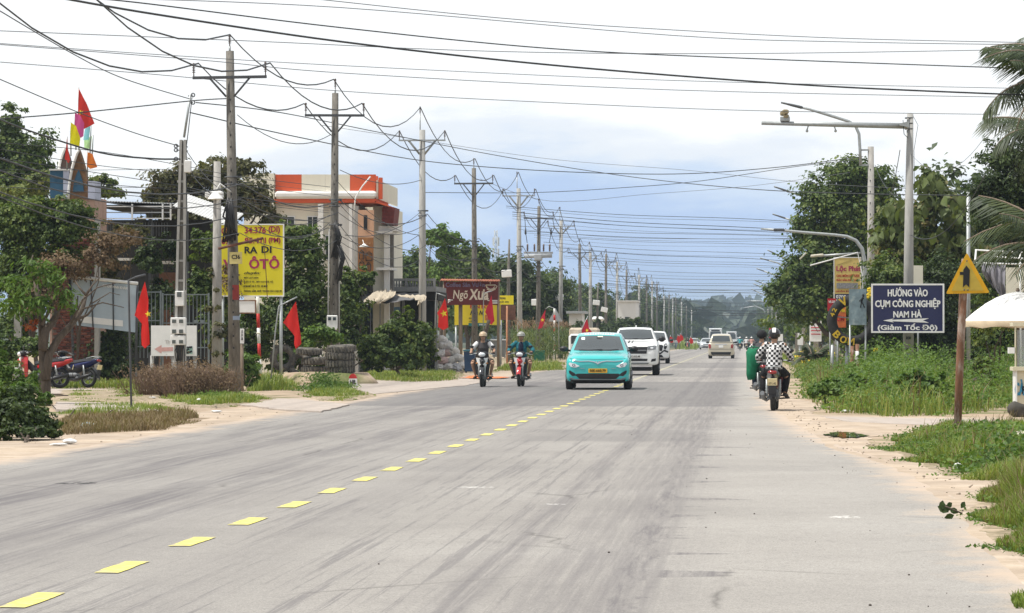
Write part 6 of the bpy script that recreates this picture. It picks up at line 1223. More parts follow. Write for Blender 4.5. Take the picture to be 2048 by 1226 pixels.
for (a, c, b, d) in ((719, 505, 727, 518), (732, 508, 744, 521), (719, 526, 728, 538), (733, 529, 741, 541)):
    q = MB(); A, B = P(a, c, Y - .03) - e.location, P(b, d, Y - .03) - e.location; q.tube([A, (B.x, A.y, A.z), B, (A.x, A.y, B.z), A], .018, 4); q.tube([(A.x, A.y, A.z), ((A.x + B.x) / 2, A.y, A.z + .10), (B.x, A.y, A.z)], .014, 4); q.build('letter_frame', INK, e)
q = MB(); c = P(728, 494, Y - .5) - e.location; q.lathe([(.24, 0), (.10, .08), (.03, .14)], 12, c); q.tube([c + Vector((0, 0, .12)), c + Vector((-.1, .4, .3))], .015, 5); q.build('lamp_shade', M_['white'], e)
q = MB(); q.tube([P(707, 432, 138) - Vector(e.location), P(711, 395, 138) - Vector(e.location), P(725, 372, 138) - Vector(e.location), P(741, 353, 138) - Vector(e.location)], .03, 6); q.build('white_pipe', M_['white'], e)
# roadside eatery: terrace with balusters, dark room, blue panels
e = empty('eatery', (gx(800, 146), 146, 0), 0, 'low dark eatery with a concrete balustrade along its flat roof', 'building'); Y = 146.0; cg = mat('grey_render', (.24, .24, .235), .9, .15, 4, col2=(.15, .15, .145), fac2=.4)
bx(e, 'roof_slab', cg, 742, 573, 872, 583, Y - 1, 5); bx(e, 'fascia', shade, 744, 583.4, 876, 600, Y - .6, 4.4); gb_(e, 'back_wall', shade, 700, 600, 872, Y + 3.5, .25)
bx(e, 'handrail', cg, 744, 557, 868, 562, Y - .9, .2)
for x in (746, 778, 812, 842, 868): bx(e, 'rail_post', cg, x - 2, 556, x + 2, 573, Y - .95, .28)
ob = None
for i in range(22):
    x = 750 + i * 5.4; c = P(x, 573, Y - .8) - e.location
    if ob is None: q = MB(); q.lathe([(.035, 0), (.055, .05), (.04, .12), (.028, .2), (.045, .26)], 8); ob = q.mesh('baluster'); ob.materials.append(cg)
    link('baluster', ob, None, e, c)
for x in (757, 806, 846, 872): gb_(e, 'pillar', cg, x - 2.4, 592, x + 2.4, Y - .3, .25)
for a, b, c, d in ((727, 613, 738, 646), (741, 612, 751, 644), (771, 614, 800, 628)):
    f = bx(e, 'glass_panel', mat('sky_blue_print', (.22, .40, .60), .35, .15, 9, col2=(.65, .70, .72), fac2=.45), a, c if c < d else d, b, d, Y + .4, .05) if False else bx(e, 'glass_panel', mat('sky_blue_print', (.22, .40, .60), .35, .15, 3, col2=(.65, .70, .72), fac2=.45), a, b, c, d, Y + .4, .05)
bx(e, 'counter', wallw, 745, 636, 780, 648, Y - .2, .8)
# torn awning
aw = mat('dirty_canvas', (.46, .40, .31), .95, .2, 5, col2=(.24, .20, .15), fac2=.35); ag = mat('grey_canvas', (.13, .13, .135), .9, .15, 4)
VB = 'shrubs growing in front of the dark shed'
for bs, n_, lm_, lab in (([bl(300, 520, 26, 40, 108), bl(320, 600, 34, 50, 108), bl(345, 500, 20, 34, 108), bl(300, 680, 40, 40, 107)], 5000, 'dark', 'dark leafy shrub behind the left half of the grey gate'), ([bl(410, 500, 26, 50, 107), bl(405, 590, 26, 60, 107), bl(430, 660, 26, 60, 106), bl(445, 600, 18, 60, 104.5)], 6500, 'mid', 'climbing shrub beside the short rough pole'), ([bl(232, 480, 40, 24, 106), bl(215, 540, 24, 36, 106), bl(265, 470, 30, 18, 106)], 3600, 'olive', 'thin shrub hanging under the shed railing')):
    c0 = bs[0][0]; tree('shrub', (c0[0], c0[1], 0), bs, n_, .17, LG[lm_], lab, 'shrub', VB, r=.05)
e = empty('awning', (gx(780, 141), 141, 0), 0, 'torn grey and cream awning sagging over the eatery front', 'awning')
def sheet(pts, m, nm, par, thick=.0, wob=.10):
    q = MB(); rows = []; o = par.location
    for a, b in pts:
        A, B = P(*a) - o, P(*b) - o; rows.append([A.lerp(B, k / 16) + Vector((0, wob * noise.noise(A * 1.3 + Vector((k * .5, 0, 0))), wob * noise.noise(B * .9 + Vector((k * .7, 3, 0))))) for k in range(17)])
    q.loft(rows, False, False, True, False); return q.build(nm, m, par)
sheet([((712, 584, 145), (852, 586, 145)), ((702, 604, 141.5), (850, 592, 141)), ((700, 614, 140.6), (846, 597, 140.4))], ag, 'canopy', e)
sheet([((752, 579, 142), (792, 582, 142)), ((738, 592, 140.8), (790, 592, 141)), ((727, 603, 140.2), (786, 596, 140.6)), ((730, 611, 140), (770, 601, 140.4))], aw, 'torn_flap', e, wob=.2)
sheet([((790, 590, 140.5), (852, 590, 140.5)), ((800, 594, 140.3), (853, 592, 140.3)), ((812, 596, 140.2), (850, 600, 140.2))], aw, 'torn_edge', e, wob=.12); sheet([((836, 602, 140.2), (853, 592, 140.2)), ((834, 612, 140.1), (850, 598, 140.1))], aw, 'torn_corner', e)
for x in (741, 760, 843): gb_(e, 'awning_pole', M_['iron'], x - .7, 600, x + .7, 140.8, .05)
# ---- sheds, gate and entrance on the far left
e = empty('shed', (gx(310, 112), 112, 0), 0, 'dark open shed with a tin roof behind the grey gate', 'shed'); Y = 112.0
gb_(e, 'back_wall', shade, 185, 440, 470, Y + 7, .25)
for x in (195, 300, 372, 425): gb_(e, 'post', M_['iron'], x - 3, 420, x + 3, Y + .5, .2)
q = MB(); o = e.location
def slope(x0, y0, x1, y1, Ya, Yb, dy, n, m, nm):
    """corrugated sheet roof: ribs as real folds"""
    q = MB(); A, B = P(x0, y0, Ya) - o, P(x1, y1, Ya) - o; up = Vector((0, Yb - Ya, dy)); rows = []
    top = [A.lerp(B, i / n) + Vector((0, 0, .03 * (i % 2))) for i in range(n + 1)]; q.loft([top, [p + up for p in top]], False, False, False, False); q.loft([[p - Vector((0, 0, .02)) for p in top], top], False, False, False, False); return q.build(nm, m, e)
slope(185, 402, 352, 408, Y - 1, Y + 7, .12, 60, tin, 'roof_sheet'); bx(e, 'roof_shade_sheet', shade, 188, 410, 350, 412, Y - .7, 7); slope(345, 412, 460, 452, Y - 2, Y + 1, .5, 40, mat('white_tin', (.66, .66, .64), .5, .1, 3, col2=(.40, .36, .32), fac2=.3), 'roof_sheet')  # dark sheet added below the tin roof to paint its underside shade
for yy in (412, 424, 436): bx(e, 'rail', M_['white'] if yy != 424 else M_['steel'], 192, yy, 343, yy + 1.6, Y - 1.2, .05)
for x in (205, 264, 325, 341): bx(e, 'rail_post', M_['white'], x - 1.5, 408, x + 1.5, 440, Y - 1.25, .06)
for i in range(26): bx(e, 'louvre_bar', M_['iron'], 198 + 5.4 * i, 445, 199.6 + 5.4 * i, 472, Y + .2, .04)
gb_(e, 'brick_panel', mat('orange_brickwork', (.17, .085, .05), .9, .2, 9), 318, 545, 352, Y + 2, .2); bx(e, 'white_beam', wallw, 306, 522, 352, 528, Y + 1.6, .2); bx(e, 'white_beam', wallw, 226, 516, 272, 521, Y + 1.6, .2)
# brick wall beside it, brick by brick
e = empty('brick_wall', (gx(148, 103.5), 103.5, 0), 0, 'dark red brick wall under the dead creeper', 'wall'); bm_ = [mat('brick_red', (.12, .036, .026), .9, .25, 7), mat('brick_brown', (.085, .034, .026), .9, .25, 7), mat('brick_dull', (.15, .055, .036), .9, .25, 7)]
gb_(e, 'mortar', mat('mortar', (.16, .13, .11), .95, .15, 8), 104, 476, 192, 103.5, .2); mes = []
for m in bm_: q = MB(); q.rbox((0, 0, 0), (.205, .05, .072), None, .008); me_ = q.mesh('brick'); me_.materials.append(m); mes.append(me_)
zt = gz(478, 103.5); x0 = gx(105, 103.5) - e.location.x; x1 = gx(191, 103.5) - e.location.x; k = 0; z = zt
while k < 250:
    x = x0 + .11 + (.11 if int(round((zt - z) / .085)) % 2 else 0)
    while x < x1 - .05: link('brick', mes[int(rng.integers(0, 3))], None, e, (x + rng.normal() * .003, -.005 + rng.normal() * .004, z)); x += .218; k += 1
    z -= .085
gb_(e, 'concrete_post', M_['concrete'], 189, 440, 198, 103.3, .25); gb_(e, 'concrete_post', M_['concrete_light'], 28, 470, 42, 103.3, .25)
# grey metal gate: every bar a part
gm_ = mat('grey_gate_paint', (.20, .23, .24), .55, .12, 6, metal=.3, col2=(.28, .20, .15), fac2=.2); e = empty('metal_gate', (gx(345, 104), 104, 0), 0, 'grey metal bar gate behind the white arrow sign', 'gate'); barm = None
for (xa, xb, yt, yb) in ((272, 321, 583, 716), (325, 417, 588, 718)):
    for yy in (yt, yt + 57, yb - 24): bx(e, 'rail', gm_, xa, yy, xb, yy + 2.2, 104, .05)
    for x in (xa, xb): gb_(e, 'gate_post', gm_, x - 1.6, yt - 2, x + 1.6, 103.97, .08)
    x = xa + 8
    while x < xb - 3:
        bx(e, 'bar', gm_, x - .7, yt + 2, x + .7, yb, 104.05, .025); x += 7.6
for x in (392, 404): bx(e, 'latch_plate', gm_, x - 4, 640, x + 4, 646, 103.9, .04)
# leaning info board with printed head line
Y = 101.0
e = empty('info_board', (gx(208, Y), Y, 0), 0, 'grey-blue leaning info board with a white roof strip behind the conical bush', 'sign'); ib = mat('grey_blue_board', (.40, .48, .54), .45, .06, 1.5, col2=(.50, .56, .60), fac2=.4)
C4 = [P(x, y, Y) - e.location for x, y in ((140, 556), (275, 571), (272, 665), (148, 650))]; u = (C4[1] - C4[0]) / 5
xs_ = (0, .31, .64, 1)
for a, b in zip(xs_, xs_[1:]):
    q = MB(); pa, pb, pc, pd = C4[0].lerp(C4[1], a), C4[0].lerp(C4[1], b), C4[3].lerp(C4[2], b), C4[3].lerp(C4[2], a); q.add([pa, pb, pc, pd] + [p + Vector((0, .06, 0)) for p in (pa, pb, pc, pd)], [(0, 3, 2, 1), (4, 5, 6, 7), (0, 1, 5, 4), (1, 2, 6, 5), (2, 3, 7, 6), (3, 0, 4, 7)]); q.build('panel', ib, e)
    q = MB(); q.tube([pa + Vector((0, -.03, 0)), pd + Vector((0, -.03, 0))], .022, 4); q.build('joint_strip', M_['iron'], e)
q = MB(); q.tube([C4[0] + Vector((-.03, -.1, .06)), C4[1] + Vector((.03, -.1, .06))], .055, 6); q.build('top_strip', M_['white'], e); q = MB(); q.tube([C4[1], C4[2] + Vector((0, 0, -1.0))], .04, 5); q.build('post', M_['iron'], e); q = MB(); q.tube([C4[0], C4[3] + Vector((0, 0, -1.5))], .04, 5); q.build('post', M_['iron'], e)
q = MB(); A = [P(x, y, Y - .02) - e.location for x, y in ((164, 632), (246, 641), (246, 653), (160, 645))]; q.add(A + [p + Vector((0, .02, 0)) for p in A], [(0, 3, 2, 1), (0, 1, 5, 4), (2, 3, 7, 6)]); q.build('pale_band', M_['white'], e)
ang = math.atan2((C4[1] - C4[0]).z, (C4[1] - C4[0]).x); text('CƠ KHÍ MINH KHÁNH', .82, .10, e, P(232, 573.5, Y - .04) - e.location, WHT, (R(90), -ang, 0), bold=.02)
# entrance top: blue box, two pointed wooden arches, bunting flags
Y = 108.0
e = empty('entrance_top', (gx(150, Y), Y, 0), 0, 'entrance top with a dark blue box and two pointed wooden arches', 'gateway'); bp_ = mat('dark_blue_panel', (.025, .085, .15), .6, .12, 4); pk = mat('pinkish_render', (.42, .28, .22), .85, .15, 4, col2=(.30, .19, .15), fac2=.4); wd = mat('arch_wood', (.17, .095, .05), .85, .3, 7, col2=(.13, .08, .05), fac2=.35)
gb_(e, 'gate_pier', pk, 100, 395, 190, Y, 2.0); bx(e, 'blue_panel', bp_, 100, 341, 126, 396, Y - .1, 1.2); bx(e, 'side_panel', mat('lilac_panel', (.42, .45, .56), .6, .1, 4), 126.4, 341, 138, 398, Y - .1, 1.2); bx(e, 'box_rim', M_['white'], 98, 338, 138, 341, Y - .15, 1.3); bx(e, 'side_panel', mat('lilac_panel', (.42, .45, .56)), 176, 362, 190, 398, Y - .1, 1.0)
def arch(x0, x1, yt, yb, Y, m, rim, inner=None):
    n = 10; o = e.location; xm = x0 + (x1 - x0) * .52
    L = [(x0 + (xm - x0) * (k / n) ** 1.6, yb + (yt - yb) * (k / n) ** .8) for k in range(n + 1)]; Rr = [(x1 + (xm - x1) * (k / n) ** 1.6, yb + (yt - yb) * (k / n) ** .8) for k in range(n)][::-1]; out = L + Rr
    pts = [P(x, y, Y) - o for x, y in out]; c = pts[0]; q = MB(); q.prism([(p.x, p.z) for p in pts], (0, c.y, 0), (1, 0, 0), (0, 0, 1), -.35 if True else 0); q.build('arch_panel', m, e)
    q = MB(); q.tube([p + Vector((0, -.02, 0)) for p in pts[:n + 1]], .05, 6); q.build('arch_rim', rim, e)
    if inner:
        pts = [P(xm + (x - xm) * inner[0], yb - inner[2] + (y - yb) * inner[1], Y - .012) - o for x, y in out]; q = MB(); q.prism([(p.x, p.z) for p in pts], (0, pts[0].y - .02, 0), (1, 0, 0), (0, 0, 1), -.05); q.build('arch_opening', bp_, e)
arch(118, 142, 296, 345, Y + .6, mat('dark_arch_wood', (.09, .06, .05), .9, .25, 6), M_['white']); arch(137, 176, 299, 398, Y - .05, wd, M_['white'], (.55, .45, 14))
fl = dict(bunting_red=(.62, .05, .04), bunting_pink=(.70, .12, .36), bunting_yellow=(.85, .78, .02), bunting_cyan=(.30, .72, .80), bunting_lime=(.55, .85, .40), bunting_orange=(.80, .22, .04))
def flagmat(n, c):
    if n in MATS: return MATS[n]
    m = mat(n, c, .8, .06, 3, spec=.1); t, b = nodes_of(m); tr = N(t, 'ShaderNodeBsdfTranslucent'); tr.inputs[0].default_value = tuple(min(1, k * 1.1) for k in c) + (1,); mx = N(t, 'ShaderNodeMixShader'); mx.inputs[0].default_value = .45
    t.links.new(b.outputs[0], mx.inputs[1]); t.links.new(tr.outputs[0], mx.inputs[2]); t.links.new(mx.outputs[0], t.nodes['Material Output'].inputs[0]); return m
def flag(name, label, out, Y, m, pole=None, star=None, group=None, fold=9, amp=.05, cat='flag', polem=None):
    """hanging cloth: outline in photo pixels at distance Y, pleated in depth, on its pole"""
    w = [P(x, y, Y) for x, y in out]; o = w[0]; e = empty(name, o, 0, label, cat, group); pts = [Vector((p.x - o.x, p.z - o.z)) for p in w]; n = len(pts); s = SS(Y); st_ = max(.06, 4 / s); bd = []
    for i in range(n):
        a, b = pts[i], pts[(i + 1) % n]; k = max(1, int((b - a).length / st_)); bd += [a.lerp(b, j / k) for j in range(k)]
    allp = list(bd); x0, x1 = min(p.x for p in bd), max(p.x for p in bd); z0, z1 = min(p.y for p in bd), max(p.y for p in bd); x = x0 + st_ / 2
    while x < x1:
        z = z0 + st_ / 2
        while z < z1: allp.append(Vector((x, z))); z += st_
        x += st_
    r = delaunay_2d_cdt(allp, [], [list(range(len(bd)))], 1, 1e-5); dep = lambda p: amp * math.sin(p.x * fold + p.y * 1.3 + x0 * 3) * min(1, .25 + (z1 - p.y) / (z1 - z0)) + .4 * amp * math.sin(p.x * fold * 2.3 - p.y * 3)
    q = MB(); q.add([(p.x, dep(p), p.y) for p in r[0]], [list(f) for f in r[2]], True); c = q.build('cloth', m, e)
    if star:
        cx_, cy_, rr, tl = star; A = P(cx_, cy_, Y) - o; q = MB(); V = []
        for k in range(10): a = math.pi / 2 + k * math.pi / 5 + tl; rad = rr / s * (1 if k % 2 == 0 else .42); p = Vector((A.x + rad * math.cos(a), A.z + rad * math.sin(a))); V.append((p.x, dep(p) - .015, p.y))
        ctr = Vector((A.x, A.z)); V.append((ctr.x, dep(ctr) - .018, ctr.y)); q.add(V, [(k, (k + 1) % 10, 10) for k in range(10)]); q.build('star', YEL, c)
    if pole:
        q = MB(); q.tube([P(px, py, Y + d) - o for px, py, d in pole], .022, 6); q.build('flagpole', polem or M_['steel'], e)
    return e
B = 'coloured pennants on the entrance top'
flag('pennant', 'red pennant with gold star, highest over the wooden arch', [(157, 176), (172, 205), (189, 247), (168, 258), (156, 230)], 107.5, flagmat('bunting_red', fl['bunting_red']), [(157, 174, .05), (158, 300, .05)], (162, 225, 6, .3), B)
flag('pennant', 'pink pennant just under the red star pennant', [(150, 226), (160, 230), (168, 246), (166, 272), (161, 276), (149, 252)], 107.2, flagmat('bunting_pink', fl['bunting_pink']), [(149, 224, .05), (152, 300, .05)], None, B)
flag('pennant', 'yellow pennant beside the pink one', [(142, 245), (152, 252), (160, 276), (158, 292), (140, 288)], 107.0, flagmat('bunting_yellow', fl['bunting_yellow']), [(141, 243, .05), (142, 312, .05)], None, B)
flag('pennant', 'pale blue pennant right of the pink one', [(182, 248), (178, 280), (166, 280), (170, 258)], 107.8, flagmat('bunting_cyan', fl['bunting_cyan']), [(182, 246, .05), (180, 310, .05)], None, B)
flag('pennant', 'pale lime pennant below the pale blue one', [(184, 272), (182, 298), (168, 296), (168, 280)], 107.9, flagmat('bunting_lime', fl['bunting_lime']), [(186, 270, .05), (184, 320, .05)], None, B)
flag('pennant', 'orange pennant lowest on the right of the arch', [(175, 304), (185, 308), (194, 334), (180, 338), (174, 332)], 107.4, flagmat('bunting_orange', fl['bunting_orange']), [(175, 300, .05), (175, 352, .05)], None, B)
flag('pennant', 'narrow red pennant in front of the darker arch', [(134, 275), (136, 298), (141, 322), (137, 326), (130, 318), (132, 296)], 107.6, flagmat('bunting_red', fl['bunting_red']), [(134, 273, .05), (134, 340, .05)], None, B)
NF = 'red national flags along the far-lane verge'; rf = flagmat('flag_red', (.66, .035, .03)); s_ = None
flag('red_flag', 'red flag hanging beside the white arrow sign', [(290, 563), (297, 600), (297, 640), (299, 662), (300, 688), (291, 697), (283, 690), (282, 668), (284, 648), (275, 636), (268, 631), (277, 604)], 66, rf, [(263, 828, 0), (260, 700, 0), (257, 560, 0), (272, 554, 0), (291, 549, 0)], (297, 628, 7, .2), NF, fold=13, polem=M_['iron'])
flag('red_flag', 'plain red flag on a leaning stick before the creeper hedge', [(592, 603), (597, 640), (602, 672), (603, 688), (592, 698), (588, 688), (589, 672), (583, 664), (566, 645), (580, 622)], 93, rf, [(540, 778, .1), (551, 660, .1), (558, 612, .1), (594, 594, 0)], None, NF, fold=10, polem=M_['steel'])
flag('red_flag', 'red flag showing its gold star before the pale yellow menu board', [(890, 596), (895, 622), (897, 655), (886, 660), (876, 654), (877, 632), (874, 626), (883, 612)], 128, rf, [(869, 700, .1), (871, 610, .1), (873, 586, .1), (891, 592, 0)], (888, 627, 7.5, .25), NF, amp=.04)
flag('red_flag', 'darker red flag over the bull-horn branch by the yellow noodle board', [(983, 590), (986, 615), (989, 642), (983, 650), (977, 645), (975, 632), (970, 624), (977, 608)], 150, flagmat('flag_crimson', (.50, .03, .05)), [(966, 690, .1), (967, 610, .1), (968, 586, .1), (984, 582, 0)], None, NF, amp=.04)
flag('red_flag', 'red flag tilted over the corn plot', [(1091, 619), (1090, 640), (1084, 656), (1076, 658), (1082, 636)], 190, flagmat('flag_crimson', (.50, .03, .05)), [(1118, 700, 0), (1117, 640, 0), (1110, 617, 0), (1098, 613, 0), (1091, 618, 0)], (1085, 640, 4, .2), NF, amp=.03)
flag('red_flag', 'red flag fluttering above the teal car roof', [(1174, 636), (1178, 656), (1184, 664), (1172, 668), (1162, 667), (1165, 655)], 200, flagmat('flag_crimson', (.50, .03, .05)), [(1162, 715, 0), (1163, 660, 0), (1176, 632, 0)], (1174, 661, 4, .1), NF, amp=.04)
for i, (x, y, lab) in enumerate(((1341, 672, 'small far red flag just right of the tall white car'), (1356, 670, 'tallest of the far red flags'), (1361, 668, 'far red flag behind the tallest one'), (1381, 674, 'far red flag by the parked silver car'))):
    flag('red_flag', lab, [(x, y), (x + 5, y + 5), (x + 6, y + 12), (x + 1, y + 14 + 3 * (i == 1)), (x - 3, y + 9)], 330 + 20 * i, rf, [(x - 3, y + 30, 0), (x, y - 2, 0)], None, NF, amp=.08)
# ================================================================ signs and street furniture
class Board:
    """flat board spanning photo pixels at distance Y; its lettering and posts are its parts"""
    def __init__(s, name, label, box, Y, m, cat='sign', th=.05, rim=None, group=None, rimw=.03):
        s.x0, s.y0, s.x1, s.y1 = box; s.Y = Y; a, b = P(s.x0, s.y0, Y), P(s.x1, s.y1, Y); s.c = (a + b) / 2; s.w, s.h = b.x - a.x, a.z - b.z
        s.e = empty(name, (s.c.x, Y, s.c.z), 0, label, cat, group); q = MB(); q.box((0, th / 2, 0), (s.w, th, s.h)); q.build('panel', m, s.e)
        if rim:
            q = MB(); W, H_ = s.w / 2, s.h / 2
            for cx_, cz_, sx, sz in ((0, H_, s.w + rimw, rimw), (0, -H_, s.w + rimw, rimw)): q.box((cx_, th / 2 - .004, cz_), (sx, th + .014, sz))
            for cx_ in (-W, W): q.box((cx_, th / 2 - .004, 0), (rimw, th + .014, s.h - rimw - .002))
            q.build('frame', rim, s.e)
    def loc(s, x, y, d=.004): p = P(x, y, s.Y); return Vector((p.x - s.c.x, -d, p.z - s.c.z))
    def txt(s, t, box, m, **k):
        x0, y0, x1, y1 = box; return text(t, (x1 - x0) * s.Y / F, (y1 - y0) * s.Y / F, s.e, s.loc((x0 + x1) / 2, (y0 + y1) / 2), m, **k)
    def poly(s, pts, m, name='mark', d=.005):
        q = MB(); V = [s.loc(x, y) for x, y in pts]; q.prism([(v.x, v.z) for v in V], (0, -d, 0), (1, 0, 0), (0, 0, 1), -.004); return q.build(name, m, s.e)
    def line(s, pts, r, m, name='mark'):
        q = MB(); q.tube([s.loc(x, y, .006) for x, y in pts], r, 4); return q.build(name, m, s.e)
    def post(s, x, yt, r=.03, m=None, name='post', dy=.09, foot=None):
        a = P(x, yt, s.Y + dy); q = MB(); f = foot if foot else (a.x, a.y, -.1); q.tube([a - Vector(s.e.location), Vector(f) - Vector(s.e.location)], r, 7); return q.build(name, m or M_['steel'], s.e)
navy = mat('navy_sign_sheet', (.012, .014, .075), .35, .06, 1.0, spec=.5, coat=.3)
b = Board('direction_sign', 'navy blue direction sign with white Vietnamese lettering and arrow', (1744, 569, 1887, 664), 111.5, navy, rim=WHT, rimw=.055)
b.txt('HƯỚNG VÀO', (1776, 574, 1855, 593), WHT, bold=.022); b.txt('CỤM CÔNG NGHIỆP', (1751, 596, 1880, 618), WHT, bold=.022); b.txt('NAM HÀ', (1787, 619, 1843, 635), WHT, bold=.022); b.txt('(Giảm Tốc Độ)', (1756, 647, 1874, 663), WHT, bold=.022)
b.poly([(1766, 641), (1788, 637), (1784, 639.5), (1858, 636.5), (1846, 641), (1858, 645.5), (1784, 642.5), (1788, 645)], WHT, 'arrow')
for x in (1790, 1845): q = MB(); q.box((b.loc(x, 616).x, .09, 0), (.05, .06, b.h * .9)); q.build('back_rail', M_['steel'], b.e)
# street-lamp gantry pole
c = P(1816, 762, 113); e = empty('camera_pole', (c.x, 113, 0), 0, 'tall pale concrete pole carrying a long steel arm with a camera', 'pole'); o = Vector(e.location)
h = gz(230, 113); q = MB(); q.tube([(0, 0, -.3), (.03, 0, h * .5), (.08, 0, h)], [.19, .155, .105], 16); q.build('pole_shaft', M_['concrete_light'], e)
q = MB(); a0 = P(1815, 252, 112.8) - o; a1 = P(1523, 246, 112.8) - o; q.tube([a0, a0.lerp(a1, .5), a1], [.10, .085, .065], 10); q.build('steel_arm', M_['steel'], e)
q = MB(); q.prism([(0, -.10), (.0, .10), (-.32, .02), (-.32, -.04)], P(1818, 249, 112.7) - o, (1, 0, 0), (0, 0, 1), .2); q.build('arm_gusset', M_['steel'], e)
for yy in (236, 247, 258): q = MB(); q.torus(P(1818, yy, 113) - o, .125, .022, (0, 0, 1), 14, 5); q.build('clamp_band', M_['iron'], e)
q = MB(); cc = P(1570, 238, 112.8) - o; q.rbox(cc, (.32, .2, .16), None, .02); q.build('camera_mount', M_['steel'], e); q = MB(); cc = P(1570, 229, 112.8) - o; q.rbox(cc + Vector((-.02, 0, .06)), (.20, .34, .15), (R(-12), 0, R(20)), .03); q.rbox(cc + Vector((.04, -.02, -.06)), (.16, .22, .12), (0, 0, R(-10)), .02); q.lathe([(.05, 0), (.06, .05)], 10, cc + Vector((-.05, -.2, .04)), (0, -1, 0)); q.build('camera', mat('dull_brass', (.33, .27, .16), .6, .25, 20, metal=.4), e)
for x, dx in ((1617, -.05), (1668, .05)): q = MB(); p_ = P(x, 251, 112.8) - o; q.tube([p_, p_ + Vector((dx, 0, -.14))], .022, 5); q.ball(p_ + Vector((dx, 0, -.18)), (.05, .05, .05), 7, 5); q.build('hanger', M_['steel'], e)
for yy, tx, mm in ((676, 'KHOAN', INK), (698, 'HÚT', INK), (711, 'INOX', BLU)):
    q = MB(); pz = gz(yy, 112.8); rr = .16; q.add([(rr * math.sin(a) * 1.03 + .01, -rr * math.cos(a) * 1.03, z) for z in (pz - .11, pz + .11) for a in (R(k) for k in (-50, -25, 0, 25, 50))], [(i, i + 1, i + 6, i + 5) for i in range(4)], True); sx = q.build('sticker', mat('old_sticker', (.50, .46, .33), .9, .2, 9) if mm is INK else M_['white'], e); text(tx, .16, .10, sx, (.01, -rr * 1.03 - .012, pz), mm, bold=.02)
q = MB(); q.tube([P(1806, 240, 112.7) - o, P(1808, 268, 112.7) - o, P(1816, 276, 112.7) - o], .012, 5); q.tube([P(1826, 232, 112.8) - o, P(1836, 250, 112.8) - o, P(1828, 300, 112.8) - o, P(1829, 380, 112.8) - o], .008, 4); q.build('loose_wire', M_['cable'], e)
# concrete poles with street lamps on the near-lane side
GS = 'street-lamp poles on the near-lane side'
def lamp_pole(x, yt, label, arm, Yp=None, proto=[None]):
    X = 5.35; Y = X / (gx(x, 1.0)) if Yp is None else Yp; X = gx(x, Y); h = gz(yt, Y); e = empty('lamp_pole', (X, Y, 0), 0, label, 'lamp pole', GS); o = Vector(e.location)
    q = MB(); q.tube([(0, 0, -.3), (0, 0, h)], [.185, .13], 14); q.build('pole_shaft', M_['concrete'], e)
    if Y < 260:
        q = MB()
        for i in range(16): z = 1.5 + i * (h - 2) / 16; q.box((-.03, -.185 + (.055) * z / h + .003, z), (.035, .02, .055))
        q.build('step_hole_shade', M_['black'], e)['kind'] = 'stuff'  # black blocks stand for the shade inside the climbing holes
    pts = [P(px, py, Y - .1) - o for px, py in arm]; q = MB(); q.tube(pts, [.042 + .00016 * Y] * (len(pts) - 2) + [.036 + .00012 * Y, .028 + .0001 * Y], 7); q.build('lamp_arm', M_['steel'], e)
    d = (pts[-1] - pts[-2]).normalized(); q = MB(); n = len(pts); a = pts[-1] - d * .9
    ax = d.cross(Vector((0, 1, 0))).normalized()
    q.loft([[a + d * l + Vector((0, 1, 0)) * (w * cx_) + ax * (t * cz_) for cx_, cz_ in ((-1, 0), (-.6, 1), (.6, 1), (1, 0), (.6, -1), (-.6, -1))] for l, w, t in ((-.06, .05, .03), (0, .12, .06), (.45, .15, .05), (.9, .11, .02))], True, True, False); q.build('lamp_head', M_['iron'], e)
    for yy in (arm[0][1], arm[1][1]): p_ = P(arm[0][0], yy, Y - .1) - o; q = MB(); q.box((p_.x / 2, -.08, p_.z), (abs(p_.x) + .1, .05, .07)); q.build('arm_bracket', M_['steel'], e)
    return e
lamp_pole(1742, 295, 'cracked grey concrete pole with the highest street-lamp arm', [(1721, 330), (1720, 300), (1718, 268), (1711, 252), (1698, 243), (1660, 231), (1620, 219), (1562, 205)])
e = lamp_pole(1673, 446, 'concrete pole with a small solar panel and a lamp arm', [(1656, 466), (1656, 440), (1652, 422), (1643, 408), (1620, 398), (1548, 373)]); o = Vector(e.location)
q = MB(); q.box(P(1652, 448, 201) - o, (1.0, .8, .04), (R(15), R(-24), 0)); q.build('solar_panel', mat('solar_panel', (.32, .33, .35), .25, .1, 6, coat=.4), e)
lamp_pole(1632, 474, 'concrete pole in front of the large tree with the second slim lamp arm', [(1622, 480), (1621, 466), (1617, 457), (1605, 448), (1545, 428)], 238)
for i, (x, yt, arm) in enumerate(((1607, 540, [(1597, 556), (1596, 545), (1592, 536), (1570, 517), (1535, 500)]), (1594, 548, [(1585, 566), (1584, 552), (1578, 540), (1556, 526), (1520, 516)]), (1583, 560, [(1575, 580), (1574, 568), (1568, 560), (1550, 550), (1513, 537)]), (1572, 582, [(1564, 596), (1563, 586), (1556, 578), (1540, 572), (1510, 561)]), (1561, 590, [(1553, 602), (1552, 592), (1546, 586), (1534, 578), (1507, 568)]), (1553, 600, [(1546, 612), (1545, 602), (1540, 596), (1528, 590), (1503, 578)]), (1544, 610, [(1538, 620), (1537, 614), (1532, 608), (1522, 602), (1494, 602)]), (1536, 618, [(1530, 628), (1529, 622), (1525, 618), (1510, 612), (1487, 616)]))):
    lamp_pole(x, yt, ('%s of the thin receding lamp poles, counting outwards from the solar panel pole' % ('first', 'second', 'third', 'fourth', 'fifth', 'sixth', 'seventh', 'farthest')[i]), arm)
